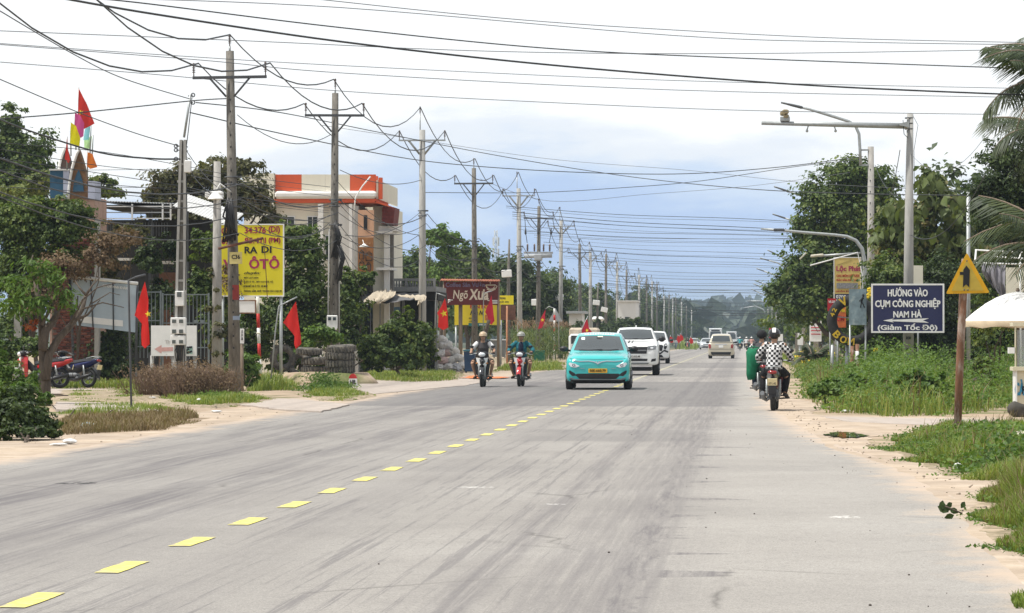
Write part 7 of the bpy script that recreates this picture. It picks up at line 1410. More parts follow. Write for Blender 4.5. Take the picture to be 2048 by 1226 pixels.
# green-grey curved lamp mast of its own
Y = 131.0; c = P(1730, 750, Y); e = empty('street_lamp', (c.x, Y, 0), 0, 'grey curved lamp mast reaching level over the lane before the large tree', 'street lamp'); o = Vector(e.location)
q = MB(); pts = [(1730, 760), (1730, 620), (1729, 520), (1724, 497), (1712, 481), (1694, 473), (1670, 470), (1610, 465), (1556, 460), (1522, 458)]; q.tube([P(x, y, Y) - o for x, y in pts], [.10, .09, .08, .075, .07, .065, .06, .055, .05, .03], 10); q.build('mast', M_['steel'], e); cc = P(1558, 460, Y) - o
q = MB(); q.rbox(cc + Vector((0, 0, .0)), (.42, .24, .12), None, .03); q.build('lamp_head', M_['iron'], e); q = MB(); A, B_ = P(1722, 506, Y) - o, P(1638, 512, Y) - o; q.tube([A, B_], .05, 6); q.build('side_arm', M_['steel'], e); q = MB(); q.rbox(P(1634, 511, Y) - o, (.50, .26, .10), (0, R(-6), 0), .03); q.rbox(P(1606, 512, Y) - o, (.36, .2, .05), (0, R(-45), 0), .01); q.build('flood_lamp', mat('lamp_cream', (.58, .54, .44), .5, .1, 5), e)
# triangular warning sign on the rusty post
g = G(1913, 872); Y = g.y; e = empty('warning_sign', g, R(0), 'yellow triangular junction sign on a rusty leaning post', 'road sign'); o = Vector(e.location); top = P(1926, 590, Y) - o
q = MB(); q.tube([(0, 0, -.3), Vector((0, 0, 0)).lerp(top, .5), top, P(1931, 518, Y) - o], .058, 14); q.build('post', M_['rust'], e); yb = mat('dull_yellow_sheet', (.50, .36, .055), .5, .14, 5, col2=(.42, .36, .22), fac2=.35); yr = mat('amber_rim', (.66, .36, .012), .5, .1, 6)
def tri(pts, yd, m, nm, th=.012, r=5):
    out = []
    n = len(pts)
    for i in range(n):
        p, a, b_ = Vector(pts[i]), Vector(pts[i - 1]), Vector(pts[(i + 1) % n]); out += [p + (a - p).normalized() * r, p + ((a - p).normalized() + (b_ - p).normalized()) * r * .22, p + (b_ - p).normalized() * r]
    V = [P(x, y, Y) - o for x, y in out]; q = MB(); q.prism([(v.x, v.z) for v in V][::1], (0, V[0].y + yd, 0), (1, 0, 0), (0, 0, 1), -th); return q.build(nm, m, e)
tri([(1933, 505), (1979, 586), (1891, 588)], -.07, yr, 'rim_plate'); tri([(1933, 519), (1967, 581), (1902, 582)], -.075, yb, 'face_plate', .011, 3)
V = [P(x, y, Y) - o for x, y in ((1925, 575), (1926, 550), (1919, 550), (1919, 544), (1926, 544), (1926, 540), (1932, 531), (1939, 540), (1938, 575), (1931.5, 569))]; q = MB(); q.prism([(v.x, v.z) for v in V], (0, V[0].y - .080, 0), (1, 0, 0), (0, 0, 1), -.010); q.build('arrow_mark', INK, e)
q = MB()
for (x, y) in ((1933, 522), (1928, 580), (1935, 580)): q.ball(P(x, y, Y) - o + Vector((0, -.09, 0)), .012, 6, 4)
q.build('bolt', M_['iron'], e)['kind'] = 'stuff'
# slim galvanised post behind it, canopy frame with hanging cloth
c = P(1937, 770, 104); e = empty('steel_post', (c.x, 104, 0), 0, 'slim galvanised post standing behind the triangular sign', 'post'); q = MB(); q.tube([(0, 0, -.2), (0, 0, gz(386, 104))], .062, 10); q.build('shaft', M_['steel'], e); q = MB(); q.tube([(0, 0, gz(386, 104)), (.12, 0, gz(370, 104)), (.28, 0, gz(358, 104))], .014, 5); q.build('cap_wire', M_['cable'], e)
c = P(1985, 520, 92); e = empty('tube_shelter', (c.x, 92, 0), 0, 'white tube shelter under the palms behind the parasol', 'shelter'); o = Vector(e.location)
for a, b_ in (((1950, 500, 92), (2060, 506, 92)), ((1950, 526, 91), (2060, 529, 91)), ((1968, 512, 92), (2060, 518, 90)), ((1952, 500, 92), (1950, 526, 91)), ((2040, 505, 92), (2042, 760, 92))): q = MB(); q.tube([P(*a) - o, P(*b_) - o], .025, 6); q.build('tube', M_['white'], e)
e2 = empty('shade_cloth', (c.x, 91.5, 0), 0, 'grey shade cloth hanging in folds from the canopy frame', 'cloth'); sheet([((1960, 527, 91), (2012, 531, 91)), ((1964, 545, 90.8), (2010, 565, 90.8)), ((1972, 560, 91), (2012, 590, 91)), ((1982, 570, 91), (2014, 604, 91))], mat('grey_cloth', (.26, .25, .28), .95, .15, 4), 'cloth', e2, wob=.22); bd = Board('wall_panel', 'pale wall panel behind the hanging shade cloth', (2012, 535, 2070, 640), 95, M_['cream'], 'panel')
# parasol and cart
Y = 66.0; c = P(2036, 830, Y); e = empty('parasol', (c.x, Y, 0), 0, 'white parasol with a cream scalloped valance at the right edge', 'parasol'); zc, zr = gz(584, Y), gz(640, Y) - .02; zb = gz(657, Y); Rr = 1.03; q = MB(); n = 32
rings = [[(r * Rr * math.cos(t) * (1 - .035 * (k % 4 == 2)), r * Rr * math.sin(t) * (1 - .035 * (k % 4 == 2)), zr + (zc - zr) * (1 - r ** 1.75)) for k, t in ((k, 2 * math.pi * k / n) for k in range(n))] for r in (.02, .2, .4, .6, .8, .92, 1.0)]; q.loft(rings, True, False, True); q.build('canopy', mat('parasol_white', (.88, .87, .85), .85, .02, 3), e)
q = MB(); q.loft([[(Rr * k2 * math.cos(t) * (1 - .035 * (k % 4 == 2)), Rr * k2 * math.sin(t) * (1 - .035 * (k % 4 == 2)), z + (.035 * abs(math.sin(k * math.pi / 4)) if z < zr - .05 else 0)) for k, t in ((k, 2 * math.pi * k / n) for k in range(n))] for z, k2 in ((zr, 1.0), ((zr + zb) / 2, 1.012), (zb, .995))], False, False, True); q.build('valance', mat('parasol_cream', (.66, .54, .38), .9, .12, 5), e)
q = MB(); q.tube([(0, 0, 0), (0, 0, zc + .05)], .022, 8); q.lathe([(.03, zc), (.045, zc + .02), (.02, zc + .07)], 8); q.build('pole', M_['wood'], e)
for k in range(8): q = MB(); a = 2 * math.pi * k / 8; q.tube([(0, 0, zc - .03), (Rr * .55 * math.cos(a), Rr * .55 * math.sin(a), zr + (zc - zr) * .60), (Rr * .98 * math.cos(a), Rr * .98 * math.sin(a), zr)], .010, 4); q.build('rib', M_['steel'], e)
Y = 63.0; c = P(2075, 830, Y); e = empty('food_cart', (c.x, Y, 0), 0, 'cream glass-topped food cart cut by the right edge of the picture', 'cart'); o = Vector(e.location); cartm = mat('cart_cream', (.62, .57, .42), .5, .08, 5)
bx(e, 'cabinet', cartm, 2034, 742, 2150, 812, Y, .6); bx(e, 'side_board', M_['white'], 2031, 738, 2034.5, 814, Y - .03, .66); bx(e, 'counter', cartm, 2026, 734, 2155, 741.5, Y - .08, .76)
for x in (2031, 2092, 2148): bx(e, 'frame_post', cartm, x - 1.5, 652, x + 1.5, 734, Y - .02, .05)
bx(e, 'glass', mat('cart_glass', (.5, .55, .55), .05, .05, 3, spec=.6, alpha=.3), 2034, 660, 2146, 733, Y + .02, .015); bx(e, 'roof', cartm, 2026, 645, 2155, 652, Y - .06, .75); bx(e, 'lamp_box', M_['white'], 2017, 695, 2031, 707, Y - .02, .2)
cr_ = text('CÀ', .17, .30, e, P(2039, 775, Y - .012) - o, mat('cart_blue', (.03, .22, .36), .6), bold=.022); text('PHÊ', .22, .18, e, P(2056, 778, Y - .012) - o, INK, bold=.02)
for x in (2045, 2135): wheel(e, P(x, 0, Y).x - o.x, .3, .19, .06)
q = MB(); q.ball((0, 0, .12), (.19, .2, .14), 14, 9); q.v = [tuple(Vector(v) * (1 + .45 * noise.noise(Vector(v) * 5))) for v in q.v]; s_ = q.build('stone_block', mat('dark_stone', (.075, .07, .06), .95, .3, 6, bump=.6), None, P(2036, 838, 62)); s_.location.z = 0; prop(s_, 'dark boulder under the corner of the food cart', 'stone')
# small cream panel behind the direction sign
b = Board('notice_panel', 'blank cream panel standing up behind the direction sign', (1826, 531, 1846, 600), 114.5, M_['cream']); b.post(1836, 600, .03)
# painted giant tyre on two posts
Y = 113.0; c = P(1705, 641, Y); e = empty('tyre_sign', (c.x, Y, c.z), 0, 'giant old tyre painted with yellow repair lettering on two posts', 'sign'); s = SS(Y); Ro = 51 / s; q = MB(); q.torus((0, 0, 0), Ro * .80, Ro * .20, (0, 1, .0), 40, 12, .9); ty = q.build('tyre', M_['rubber'], e)
yp = mat('yellow_hand_paint', (.62, .42, .035), .7, .12, 6)
for ch, a, sz in (('V', 116, .26), ('Á', 84, .26), ('2', 150, .13), ('4', 164, .13), ('B', 222, .22), ('Ơ', 244, .22), ('M', 266, .22)):
    t = R(a); rot = t - math.pi / 2 if a < 180 else t + math.pi / 2; m4 = Euler((R(90), -rot, 0)); text(ch, sz * .95, sz * 1.1, ty, (Ro * .82 * math.cos(t), -Ro * .188, Ro * .82 * math.sin(t)), yp, m4, bold=.022)
for x, yb_ in ((1663, 748), (1692, 755)): q = MB(); q.tube([P(x + 2, 690, Y + .1) - Vector(e.location), P(x, yb_ + 20, Y + .1) - Vector(e.location)], .055, 8); q.build('post', M_['steel'], e)
q = MB(); q.tube([P(1660, 632, Y + .05) - Vector(e.location), P(1700, 636, Y + .05) - Vector(e.location)], .02, 5); q.build('cross_bar', M_['steel'], e)
for x, yt, lab in ((1703, 692, 'rust-red post standing right of the giant tyre posts'), (1713, 688, 'red and white banded post below the giant tyre')):
    c = P(x, 765, 110); e = empty('rusty_post', (c.x, 110, 0), 0, lab, 'post'); q = MB(); q.tube([(0, 0, -.1), (.03, 0, gz(yt, 110))], .06, 8); q.build('shaft', M_['rust'], e)
    if x == 1713: q = MB(); q.tube([(.012, 0, gz(728, 110)), (.022, 0, gz(702, 110))], .064, 8); q.build('white_band', M_['white'], e)
# boards round the tyre
b = Board('picture_board', 'grey-blue board with a black running figure beside the tyre', (1698, 578, 1733, 650), 112.0, mat('misty_blue_print', (.20, .27, .30), .6, .3, 5, col2=(.36, .42, .42), fac2=.4))
b.line([(1727, 591), (1724, 598), (1723, 604)], .030, INK, 'figure'); b.line([(1728, 597), (1720, 600), (1719, 603)], .014, INK, 'figure_arm'); b.line([(1723, 603), (1726, 608), (1729, 615)], .016, INK, 'figure_leg'); b.line([(1723, 603), (1722, 609), (1721, 615)], .016, INK, 'figure_leg'); q = MB(); q.ball(b.loc(1726.5, 590, .01), .035, 8, 6); q.build('figure_head', INK, b.e); b.post(1700, 650, .03); b.post(1731, 650, .03)
b = Board('goat_menu_sign', 'yellow roast-goat restaurant sign with red and black lettering', (1668, 515, 1722, 600), 128, mat('menu_yellow', (.66, .50, .17), .6, .08, 3, col2=(.52, .40, .18), fac2=.25), rim=M_['white'], rimw=.03)
b.txt('DÊ QUAY', (1674, 520, 1703, 529), INK, bold=.022, shear=.15); b.txt('Lộc Phát', (1673, 531, 1721, 545), mat('print_crimson', (.36, .03, .10), .6), bold=.022); b.txt('CÁC MÓN DÊ TƯƠI', (1673, 548, 1718, 554), RED, bold=.02); b.txt('ĐẶC SẢN DÊ QUAY', (1673, 557, 1718, 563), RED, bold=.022)
pb = Board('goat', '-', (1673, 566, 1716, 577), 127.97, mat('grey_photo_print', (.25, .25, .26), .5, .5, 22), th=.02); [setpar(o_, b.e) or setattr(o_, 'location', Vector(pb.e.location) - Vector(b.e.location)) or setattr(o_, 'name', 'photo_print') for o_ in KIDS[pb.e.name]]; bpy.data.objects.remove(pb.e)
b.txt('NHẬN ĐẶT', (1672, 580, 1704, 585), RED, bold=.02); b.poly([(1670, 588), (1721, 588), (1721, 599), (1670, 599)], mat('print_navy', (.02, .03, .09), .6), 'number_strip', .004); b.txt('0708', (1672, 590, 1692, 597), WHT, bold=.022).location.y -= .006
b.post(1672, 600, .04); b.post(1718, 600, .04)
c = P(1670, 520, 120); e = empty('bare_gantry', (c.x, 120, c.z), 0, 'bare white tube frame jutting across the goat restaurant sign', 'frame'); q = MB(); q.tube([P(1620, 531, 120) - Vector(e.location), P(1715, 505, 120) - Vector(e.location), P(1726, 555, 120) - Vector(e.location), P(1727, 760, 120) - Vector(e.location)], .025, 6); q.build('tube', M_['white'], e)
b = Board('drink_board', 'orange and red snack board seen through the giant tyre', (1662, 612, 1692, 655), 116, mat('orange_print', (.55, .14, .04), .6, .25, 4, col2=(.62, .40, .10), fac2=.4)); b.post(1675, 655, .03); b.txt('NƯỚC MÍA', (1664, 616, 1690, 624), YEL, bold=.022); b.txt('CƠM', (1666, 630, 1688, 642), RED, bold=.022)
b = Board('red_pennant_board', 'small red board peeping over the giant tyre', (1655, 597, 1672, 622), 122, RED); b.txt('VÁ XE', (1657, 600, 1670, 606), WHT, bold=.02); b.post(1660, 622, .03)
b = Board('phone_banner', 'tall banner with a blue top and a red oval on white', (1619, 617, 1643, 683), 205, M_['white'], 'banner'); b.poly([(1619.5, 617.5), (1642.5, 617.5), (1642.5, 632), (1619.5, 630)], mat('banner_blue', (.05, .22, .50), .5, .2, 3), 'blue_top'); b.poly([(1631 + 8 * math.cos(a), 637 + 9 * math.sin(a)) for a in (2 * math.pi * i / 16 for i in range(16))], RED, 'red_oval', .008); b.txt('8', (1624, 632, 1629, 643), WHT, bold=.022).location.y -= .02
for yy in (655, 661, 668): b.line([(1622, yy), (1641, yy + .5)], .03, RED, 'red_line')
b.post(1620, 683, .05)
b = Board('red_digit_board', 'small red board with a white ring far along the near-lane verge', (1538, 656, 1548, 676), 330, RED); b.txt('O', (1540, 658, 1546.5, 664.5), WHT, bold=.022); b.txt('T', (1540, 667, 1546.5, 674), WHT, bold=.022); b.post(1543, 676, .05)
Y = 340; c = P(1525, 668, Y); e = empty('warning_sign', (c.x, Y, c.z), 0, 'tiny far triangular warning sign with an orange rim', 'road sign'); s = SS(Y); q = MB(); q.prism([(-5.5 / s, -5 / s), (5.5 / s, -5 / s), (0, 6 / s)], (0, 0, 0), (1, 0, 0), (0, 0, 1), -.02); q.build('plate', mat('orange_rim', (.60, .16, .03), .6), e); q = MB(); q.prism([(-3.2 / s, -3.6 / s), (3.2 / s, -3.6 / s), (0, 3.2 / s)], (0, -.025, 0), (1, 0, 0), (0, 0, 1), -.01); q.build('face', mat('menu_yellow', (.66, .50, .17)), e); q = MB(); q.tube([(0, .05, -4 / s), (0, .05, -c.z - .1)], .05, 6); q.build('post', M_['steel'], e)
b = Board('small_white_board', 'small white board on the verge left of the phone banner', (1555, 668, 1566, 682), 250, M_['white']); b.post(1558, 682, .04)
b = Board('small_white_board', 'white board low under the phone banner trees', (1595, 666, 1606, 690), 190, M_['white']); b.post(1599, 690, .04)
# ---- far-lane side signs
b = Board('phone_number_board', 'big yellow board with red phone numbers behind the tall brown pole', (440, 449, 567, 592), 103, mat('board_yellow', (.70, .60, .02), .5, .05, 2, col2=(.56, .46, .02), fac2=.2), rim=M_['white'], rimw=.035)
mar = mat('print_maroon', (.30, .012, .06), .6)
for t_, bx_ in (('09', (443, 456, 457, 468)), ('34.376', (489, 454, 532, 467)), ('(DI)', (537, 452, 560, 468)), ('096', (443, 476, 466, 489)), ('85.411', (489, 475, 532, 487)), ('(PM)', (537, 475, 561, 488))): b.txt(t_, bx_, mar, bold=.02)
for t_, bx_ in (('C', (461, 494, 470, 506)), ('RA', (489, 493, 515, 507)), ('DI', (523, 492, 543, 506))): b.txt(t_, bx_, INK, bold=.022)
for t_, bx_ in (('V', (446, 519, 468, 540)), ('Ô', (498, 512, 519, 538)), ('T', (519, 518, 537, 538)), ('Ô', (538, 511, 559, 538))): b.txt(t_, bx_, mat('print_crimson', (.36, .03, .10)), bold=.022)
b.txt('chuyên:', (488, 543, 521, 550), INK, shear=.4, bold=.01)
for t_, bx_ in (('MÁY LẠY 24/24', (488, 553, 517, 558)), ('RUỘT Ô TÔ - MÁY CÀY MỚI, CŨ', (487, 561, 546, 566)), ('BƠM MỠ XE Ô TÔ, XE MÁY', (487, 569, 536, 575)), ('THÙNG, GẦM, NHÍP, THÙNG CÁC LOẠI XE', (487, 578, 564, 585))): b.txt(t_, bx_, INK, bold=.01)
b.post(445, 592, .05); b.post(562, 592, .05)
V, Q = leaf_cloud(rel([bl(462, 570, 22, 26, 102.7), bl(455, 540, 14, 18, 102.7)], b.e.location), 800, .07, ratio=.4, clump=.5, shell=.1); link('dead_vine', tri_mesh('v', V, Q), LG['dry'], b.e)
b = Board('coffee_sign', 'maroon coffee garden sign under its own little tiled roof', (888, 563, 996, 610), 166, mat('maroon_board', (.115, .018, .018), .6, .12, 2)); cw = mat('sign_cream', (.66, .58, .48), .7, .1, 6)
b.txt('Coffee Sân Vườn', (891, 564, 970, 574), mat('dim_violet', (.17, .14, .25), .6), bold=.022); b.txt('Ngõ', (906, 580, 936, 603), cw, bold=.015, shear=.12); b.txt('Xưa', (938, 578, 977, 600), cw, bold=.02, shear=.12)
b.line([(971.5, 570), (974, 575), (980, 579), (986, 578), (991, 570), (971.5, 570)], .035, cw, 'cup'); b.line([(991, 571), (994, 572), (992, 576), (988, 577)], .025, cw, 'cup_handle'); b.line([(974, 578), (982, 582), (991, 578)], .03, cw, 'saucer'); b.line([(981, 568), (980, 565), (982, 563.5)], .02, cw, 'steam')
for x0, x1, yy in ((896, 906, 600), (896, 901, 602.5), (896, 898, 605), (975, 995, 601), (983, 995, 604), (984, 995, 606.5)): b.line([(x0, yy), (x1, yy)], .024, WHT, 'small_line')
q = MB(); n = 46; A, B_ = b.loc(882, 561), b.loc(1000, 562.5); tp_ = [A.lerp(B_, i / n) + Vector((0, -.45, .03 * (i % 2))) for i in range(n + 1)]; q.loft([tp_, [p + Vector((0, .5, .07)) for p in tp_], [p + Vector((0, 1.0, 0)) for p in tp_]], False, False, False, False); q.loft([[p - Vector((0, 0, .04)) for p in tp_], tp_], False, False, False, False); q.build('roof', mat('terracotta_tile', (.36, .13, .075), .85, .2, 6), b.e)
b.post(889, 560, .07, M_['wood']); b.post(996.5, 560, .07, M_['wood']); b.post(921, 608, .10, M_['wood'], dy=.3)
b = Board('noodle_sign', 'yellow noodle stall board under the coffee sign', (909, 607, 1001, 650), 169, mat('noodle_yellow', (.70, .56, .03), .5, .06, 2)); b.txt('BÚN BÒ', (940, 608, 976, 617), RED, bold=.022); b.txt('Ken N', (940, 621, 967, 630), INK, bold=.02, shear=.35); b.txt('BÁNH CANH', (938, 634, 955, 638), INK); b.txt('CƠM TẤM', (938, 640, 954, 644), INK)
b.poly([(937, 646), (979, 646), (979, 652), (937, 652)], mat('print_teal', (.02, .16, .16), .6), 'phone_strip', .006); b.txt('0985.585', (958, 647.4, 976, 650.8), WHT, bold=.02).location.y -= .012
b.poly([(970, 630), (980, 628), (984, 636), (978, 642), (970, 640)], mat('food_print', (.45, .14, .05), .6, .4, 9), 'food_print'); b.post(912, 650, .05); b.post(1000, 650, .05)
b = Board('menu_board', 'pale yellow menu board behind the starred red flag', (845, 616, 876, 646), 152, mat('menu_pale', (.68, .60, .30), .6, .1, 4)); b.txt('MÌ HOÀNG THÁI', (846, 616.5, 863, 620), INK); b.txt('TRẦN V', (847, 624, 872, 630), YEL, bold=.022); b.txt('09.47.75', (847, 634, 873, 640), YEL, bold=.02); b.post(847, 646, .04); b.post(873, 646, .04)
b = Board('yellow_notice', 'small yellow notice board beside the maroon sign post', (998, 591, 1027, 609), 186, mat('notice_yellow', (.74, .62, .02), .5, .05, 2)); b.txt('TRUNG', (999, 594.5, 1011, 598.5), INK, bold=.02); b.txt('(LẬP 407)', (999, 601.5, 1018, 606), INK, bold=.02); b.post(1002, 609, .05)
b = Board('sign_back', 'dark rusty back of a road sign on a pale rust post', (1001, 610, 1031, 640), 176, M_['rustdark']); b.post(1014, 612, .05, mat('pale_rust', (.46, .22, .12), .8, .2, 6, col2=(.62, .55, .48), fac2=.35), dy=-.09)
Y = 232; c = P(1110, 635, Y); e = empty('triangle_sign', (c.x, Y, c.z), 0, 'grey back of a triangular sign on a red and white banded post', 'road sign'); o = Vector(e.location); V = [P(x, y, Y) - o for x, y in ((1096, 643), (1125, 643), (1111, 617))]; q = MB(); q.prism([(v.x, v.z) for v in V], (0, .1, 0), (1, 0, 0), (0, 0, 1), -.02); q.build('plate', mat('sign_back_grey', (.36, .38, .40), .5, .08, 3, metal=.3), e); zs = [P(1109, y, Y - .1) - o for y in (617, 630, 641, 657, 668, 690, 700, 722)]
for i in range(7): q = MB(); q.tube([zs[i], zs[i + 1]], .07, 8); q.build('post_band', M_['white'] if i % 2 == 0 else M_['redpaint'], e)
# striped post before the yellow board, blank framed board, stake
g = G(520, 769); e = empty('striped_post', g, 0, 'leaning red and white striped post beside the tall brown pole', 'post'); o = Vector(e.location); ys = [(515, 592), (516, 627), (517, 656), (518, 687), (519, 717), (520.5, 748), (521, 775)]
for i in range(6): q = MB(); q.tube([P(*ys[i], g.y) - o, P(*ys[i + 1], g.y) - o], .052, 10); q.build('post_band', M_['white'] if i % 2 == 0 else M_['redpaint'], e)
q = MB(); w_ = P(517.5, 668, g.y - .08) - o; q.tube([w_ + Vector((-.07, 0, .02)), w_ + Vector((0, 0, .03)), w_ + Vector((.06, 0, 0))], .025, 5); q.build('rag', M_['cream'], e)
b = Board('blank_board', 'small blank white board in a rusty frame on the tall brown pole', (476, 601, 511, 626), 91, M_['white'], rim=M_['rust'], rimw=.03); q = MB(); q.box((-.2, .12, .1), (.3, .12, .04)); q.build('bracket', M_['iron'], b.e)
c = P(484, 783, 91.0); e = empty('stake', (c.x, 91.0, 0), 0, 'weathered grey wooden stake before the bright green bush', 'stake'); q = MB(); q.tube([(0, 0, -.1), (0, 0, gz(688, 91))], [.05, .045], 7); q.build('shaft', M_['wood'], e); q = MB(); q.box((.01, -.06, gz(672, 91)), (.11, .01, .40)); pp = q.build('paper_notice', M_['white'], e); text('THUÊ', .28, .05, pp, (.01, -.068, gz(670, 91)), INK, (R(90), R(90), 0), bold=.02)
# fittings on the tall brown pole itself
e = TOPS[0][2]; o = Vector(e.location); Y = e.location.y; sc_ = e.scale.z
def onpole(x, y, dy=-.2): p_ = P(x, y, Y + dy) - o; return Vector((p_.x, dy, p_.z / sc_))
q = MB(); a = onpole(475, 516); q.box(a, (.33, .02, .32)); pl_ = q.build('yellow_sheet', mat('yellow_sheet', (.62, .53, .22), .7, .15, 8), e); text('C36', .22, .12, pl_, a + Vector((0, -.012, .03)), INK, bold=.02)
for y0, y1, m, nm in ((570, 600, mat('dull_red_band', (.24, .04, .035), .85, .2, 6), 'red_band'), (632, 640, mat('blue_grey_plate', (.25, .30, .38), .6), 'plate')):
    q = MB(); A, B_ = onpole(477, y0, 0), onpole(478, y1, 0); q.add([((.1695 - .06 * z / 9.2) * math.cos(k), (.1695 - .06 * z / 9.2) * math.sin(k), z) for z in (A.z, B_.z) for k in (R(-95 + 14 * j_) for j_ in range(9))], [(j_, j_ + 1, j_ + 10, j_ + 9) for j_ in range(8)], True); q.build(nm, m, e)
q = MB(); q.tube([onpole(440, 497, -.3), onpole(530, 477, -.3)], .04, 6); q.tube([onpole(530, 477, -.3), onpole(533, 520, -.3), onpole(536, 600, -.3)], .010, 4); q.build('bracket_arm', M_['rustdark'], e)
q = MB()
for k in range(14): a = onpole(458 + 12 * rng.random(), 395 + 10 * rng.random(), -.22); q.tube([a, a + Vector((rng.normal() * .06 - .04, 0, -.5)), a + Vector((rng.normal() * .09 - .02, 0, -.95 - .2 * rng.random()))], .028, 5)
q.build('cable_bundle', M_['black'], e)['kind'] = 'stuff'
q = MB(); a = onpole(436, 398, -.3); q.lathe([(.02, .22), (.09, .16), (.20, .02), (.22, 0)], 14, a); q.tube([a + Vector((0, 0, .2)), a + Vector((.12, .05, .42)), onpole(470, 385, -.1)], .02, 6); q.build('lamp_shade', M_['white'], e)
for pi, (xs0, y0) in ((1, (664, 470)), (1, (672, 520))):
    e = TOPS[1][2]; o = Vector(e.location); Y = e.location.y; sc_ = e.scale.z; q = MB()
    for k in range(8): a = onpole(xs0 + 8 * rng.random(), y0 - 30 + 10 * rng.random(), -.2); q.tube([a, a + Vector((.10 + .05 * rng.random(), 0, -.4)), a + Vector((.05 * rng.normal(), 0, -1.1))], .022, 5)
    q.build('cable_bundle', M_['black'], e)['kind'] = 'stuff'
for dx in (-.19, .19): q = MB(); q.tube([(dx, -.08, .9), (dx * .85, -.08, 5.0 / sc_)], .025, 6); q.build('conduit', M_['concrete_light'], e)
q = MB(); a = onpole(663, 645, -.26); q.rbox(a, (.34, .16, .46), None, .02); mb_ = q.build('meter_box', M_['white'], e)
for dx in (-.08, .08): q = MB(); q.box(a + Vector((dx, -.085, .12)), (.10, .02, .10)); q.build('meter_window', M_['glass'], mb_)
# slim H-shaped meter pole
Y = 93.5; c = P(361, 780, Y); e = empty('meter_pole', (c.x, Y, 0), 0, 'slim twin-flanged concrete pole with white electricity meter boxes', 'utility pole'); o = Vector(e.location); h = gz(276, Y)
for s in (-1, 1): q = MB(); q.loft([[Vector((s * w + x + ox, y, z)) for x, y in ((-.035, -.09), (.035, -.09), (.035, .09), (-.035, .09))] for z, w, ox in ((-.2, .135, -.02), (h * .5, .10, .02), (h, .055, .07))], True, True, False); q.build('flange', M_['concrete_light'], e)
q = MB(); q.loft([[Vector((x * w + ox, y, z)) for x, y in ((-1, -.03), (1, -.03), (1, .03), (-1, .03))] for z, w, ox in ((-.2, .12, -.02), (h * .5, .085, .02), (h * .995, .05, .07))], True, True, False); q.build('web', M_['concrete_dark'], e)  # recessed web takes the dark concrete, its shade put into the colour
for y in (325, 360, 400, 440, 480, 520, 560, 600): q = MB(); q.box((P(362, y, Y).x - o.x, -.035, gz(y, Y)), (.20, .05, .06)); q.build('rung_web', M_['concrete_light'], e)
q = MB(); q.tube([P(368, 275, Y) - o, P(381, 189, Y) - o], .035, 6); q.build('steel_rod', M_['steel'], e); q = MB(); q.rbox(P(376, 333, Y - .1) - o, (.18, .14, .34), None, .02); q.build('junction_box', M_['white'], e)
for (x0, y0, x1, y1, wins) in ((350, 582, 367, 612, [(354, 584, 363, 594)]), (341, 635, 371, 668, [(344, 639, 352, 646), (358, 639, 366, 646), (344, 659, 352, 667), (358, 659, 366, 667)]), (341, 671, 369, 690, [(344, 680, 351, 687), (358, 680, 366, 687)])):
    bxo = bx(e, 'meter_box', M_['white'], x0, y0, x1, y1, Y - .25, .2, bev=.015)
    for w_ in wins: ww = bx(e, 'meter_window', mat('meter_glass', (.10, .11, .10), .15, .2, 9, coat=.4), *w_, Y - .262, .02); ww.parent = bxo
q = MB()
for k in range(7): a = P(352 + 16 * rng.random(), 690, Y - .2) - o; q.tube([a, a + Vector((rng.normal() * .05, 0, -.15)), a + Vector((rng.normal() * .05, .1, -.4 - .4 * rng.random()))], .012, 4)
q.tube([P(384, 195, Y) - o, P(378, 250, Y) - o, P(372, 300, Y) - o, P(374, 420, Y - .1) - o, P(371, 580, Y - .1) - o], .012, 4); q.build('loose_wire', M_['cable'], e)
for y in (190, 205, 292, 300, 318): q = MB(); p_ = P(386 if y < 250 else 352, y, Y) - o; q.torus(p_, .05, .016, (0, 1, 0), 10, 4); q.tube([p_, P(376, y + 2, Y) - o], .014, 4); q.build('cable_clamp', M_['iron'], e)
# second rough pole beside it
c = P(434, 770, 97); e = empty('utility_pole', (c.x, 97, 0), 0, 'short rough concrete pole left of the yellow phone-number board', 'utility pole'); q = MB(); q.tube([(0, 0, -.2), (0, 0, gz(320, 97))], [.17, .10], 12); q.build('pole_shaft', M_['concrete'], e); q = MB(); q.rbox((-.05, -.2, gz(388, 97)), (.5, .3, .2), None, .03); q.build('junction_box', M_['white'], e)
V, Q = leaf_cloud([((.02, -.05, 1.2), (.28, .25, 1.1)), ((0, -.05, 2.9), (.22, .22, .9))], 900, .10, ratio=.4, shell=.6); link('climbing_vine', tri_mesh('v', V, Q), LG['olive'], e)
# white arrow sign on concrete posts
b = Board('arrow_sign', 'white sign with a faded pink arrow pointing left behind the meter pole', (302, 651, 393, 712), 97, M_['white'], th=.06); pk_ = mat('faded_pink', (.62, .36, .33), .7, .1, 8)
b.poly([(309, 698), (323, 690), (323, 695), (346, 694), (346, 702), (323, 703), (323, 707)], pk_, 'arrow'); b.txt('TH', (330, 680, 342, 687), mat('faded_grey', (.56, .54, .52), .7), bold=.02); b.poly([(363, 697), (378, 694), (385, 692), (385, 708), (363, 708)], mat('faded_teal', (.30, .48, .42), .7, .4, 20), 'picture')
for pts in ([(364, 696), (372, 701), (378, 698)], [(366, 701), (376, 706), (384, 702)], [(374, 695), (384, 694)]): b.line(pts, .028, INK, 'brush_mark')
for x in (304, 346, 390): b.post(x, 711, .055, M_['concrete_light'], dy=.12)
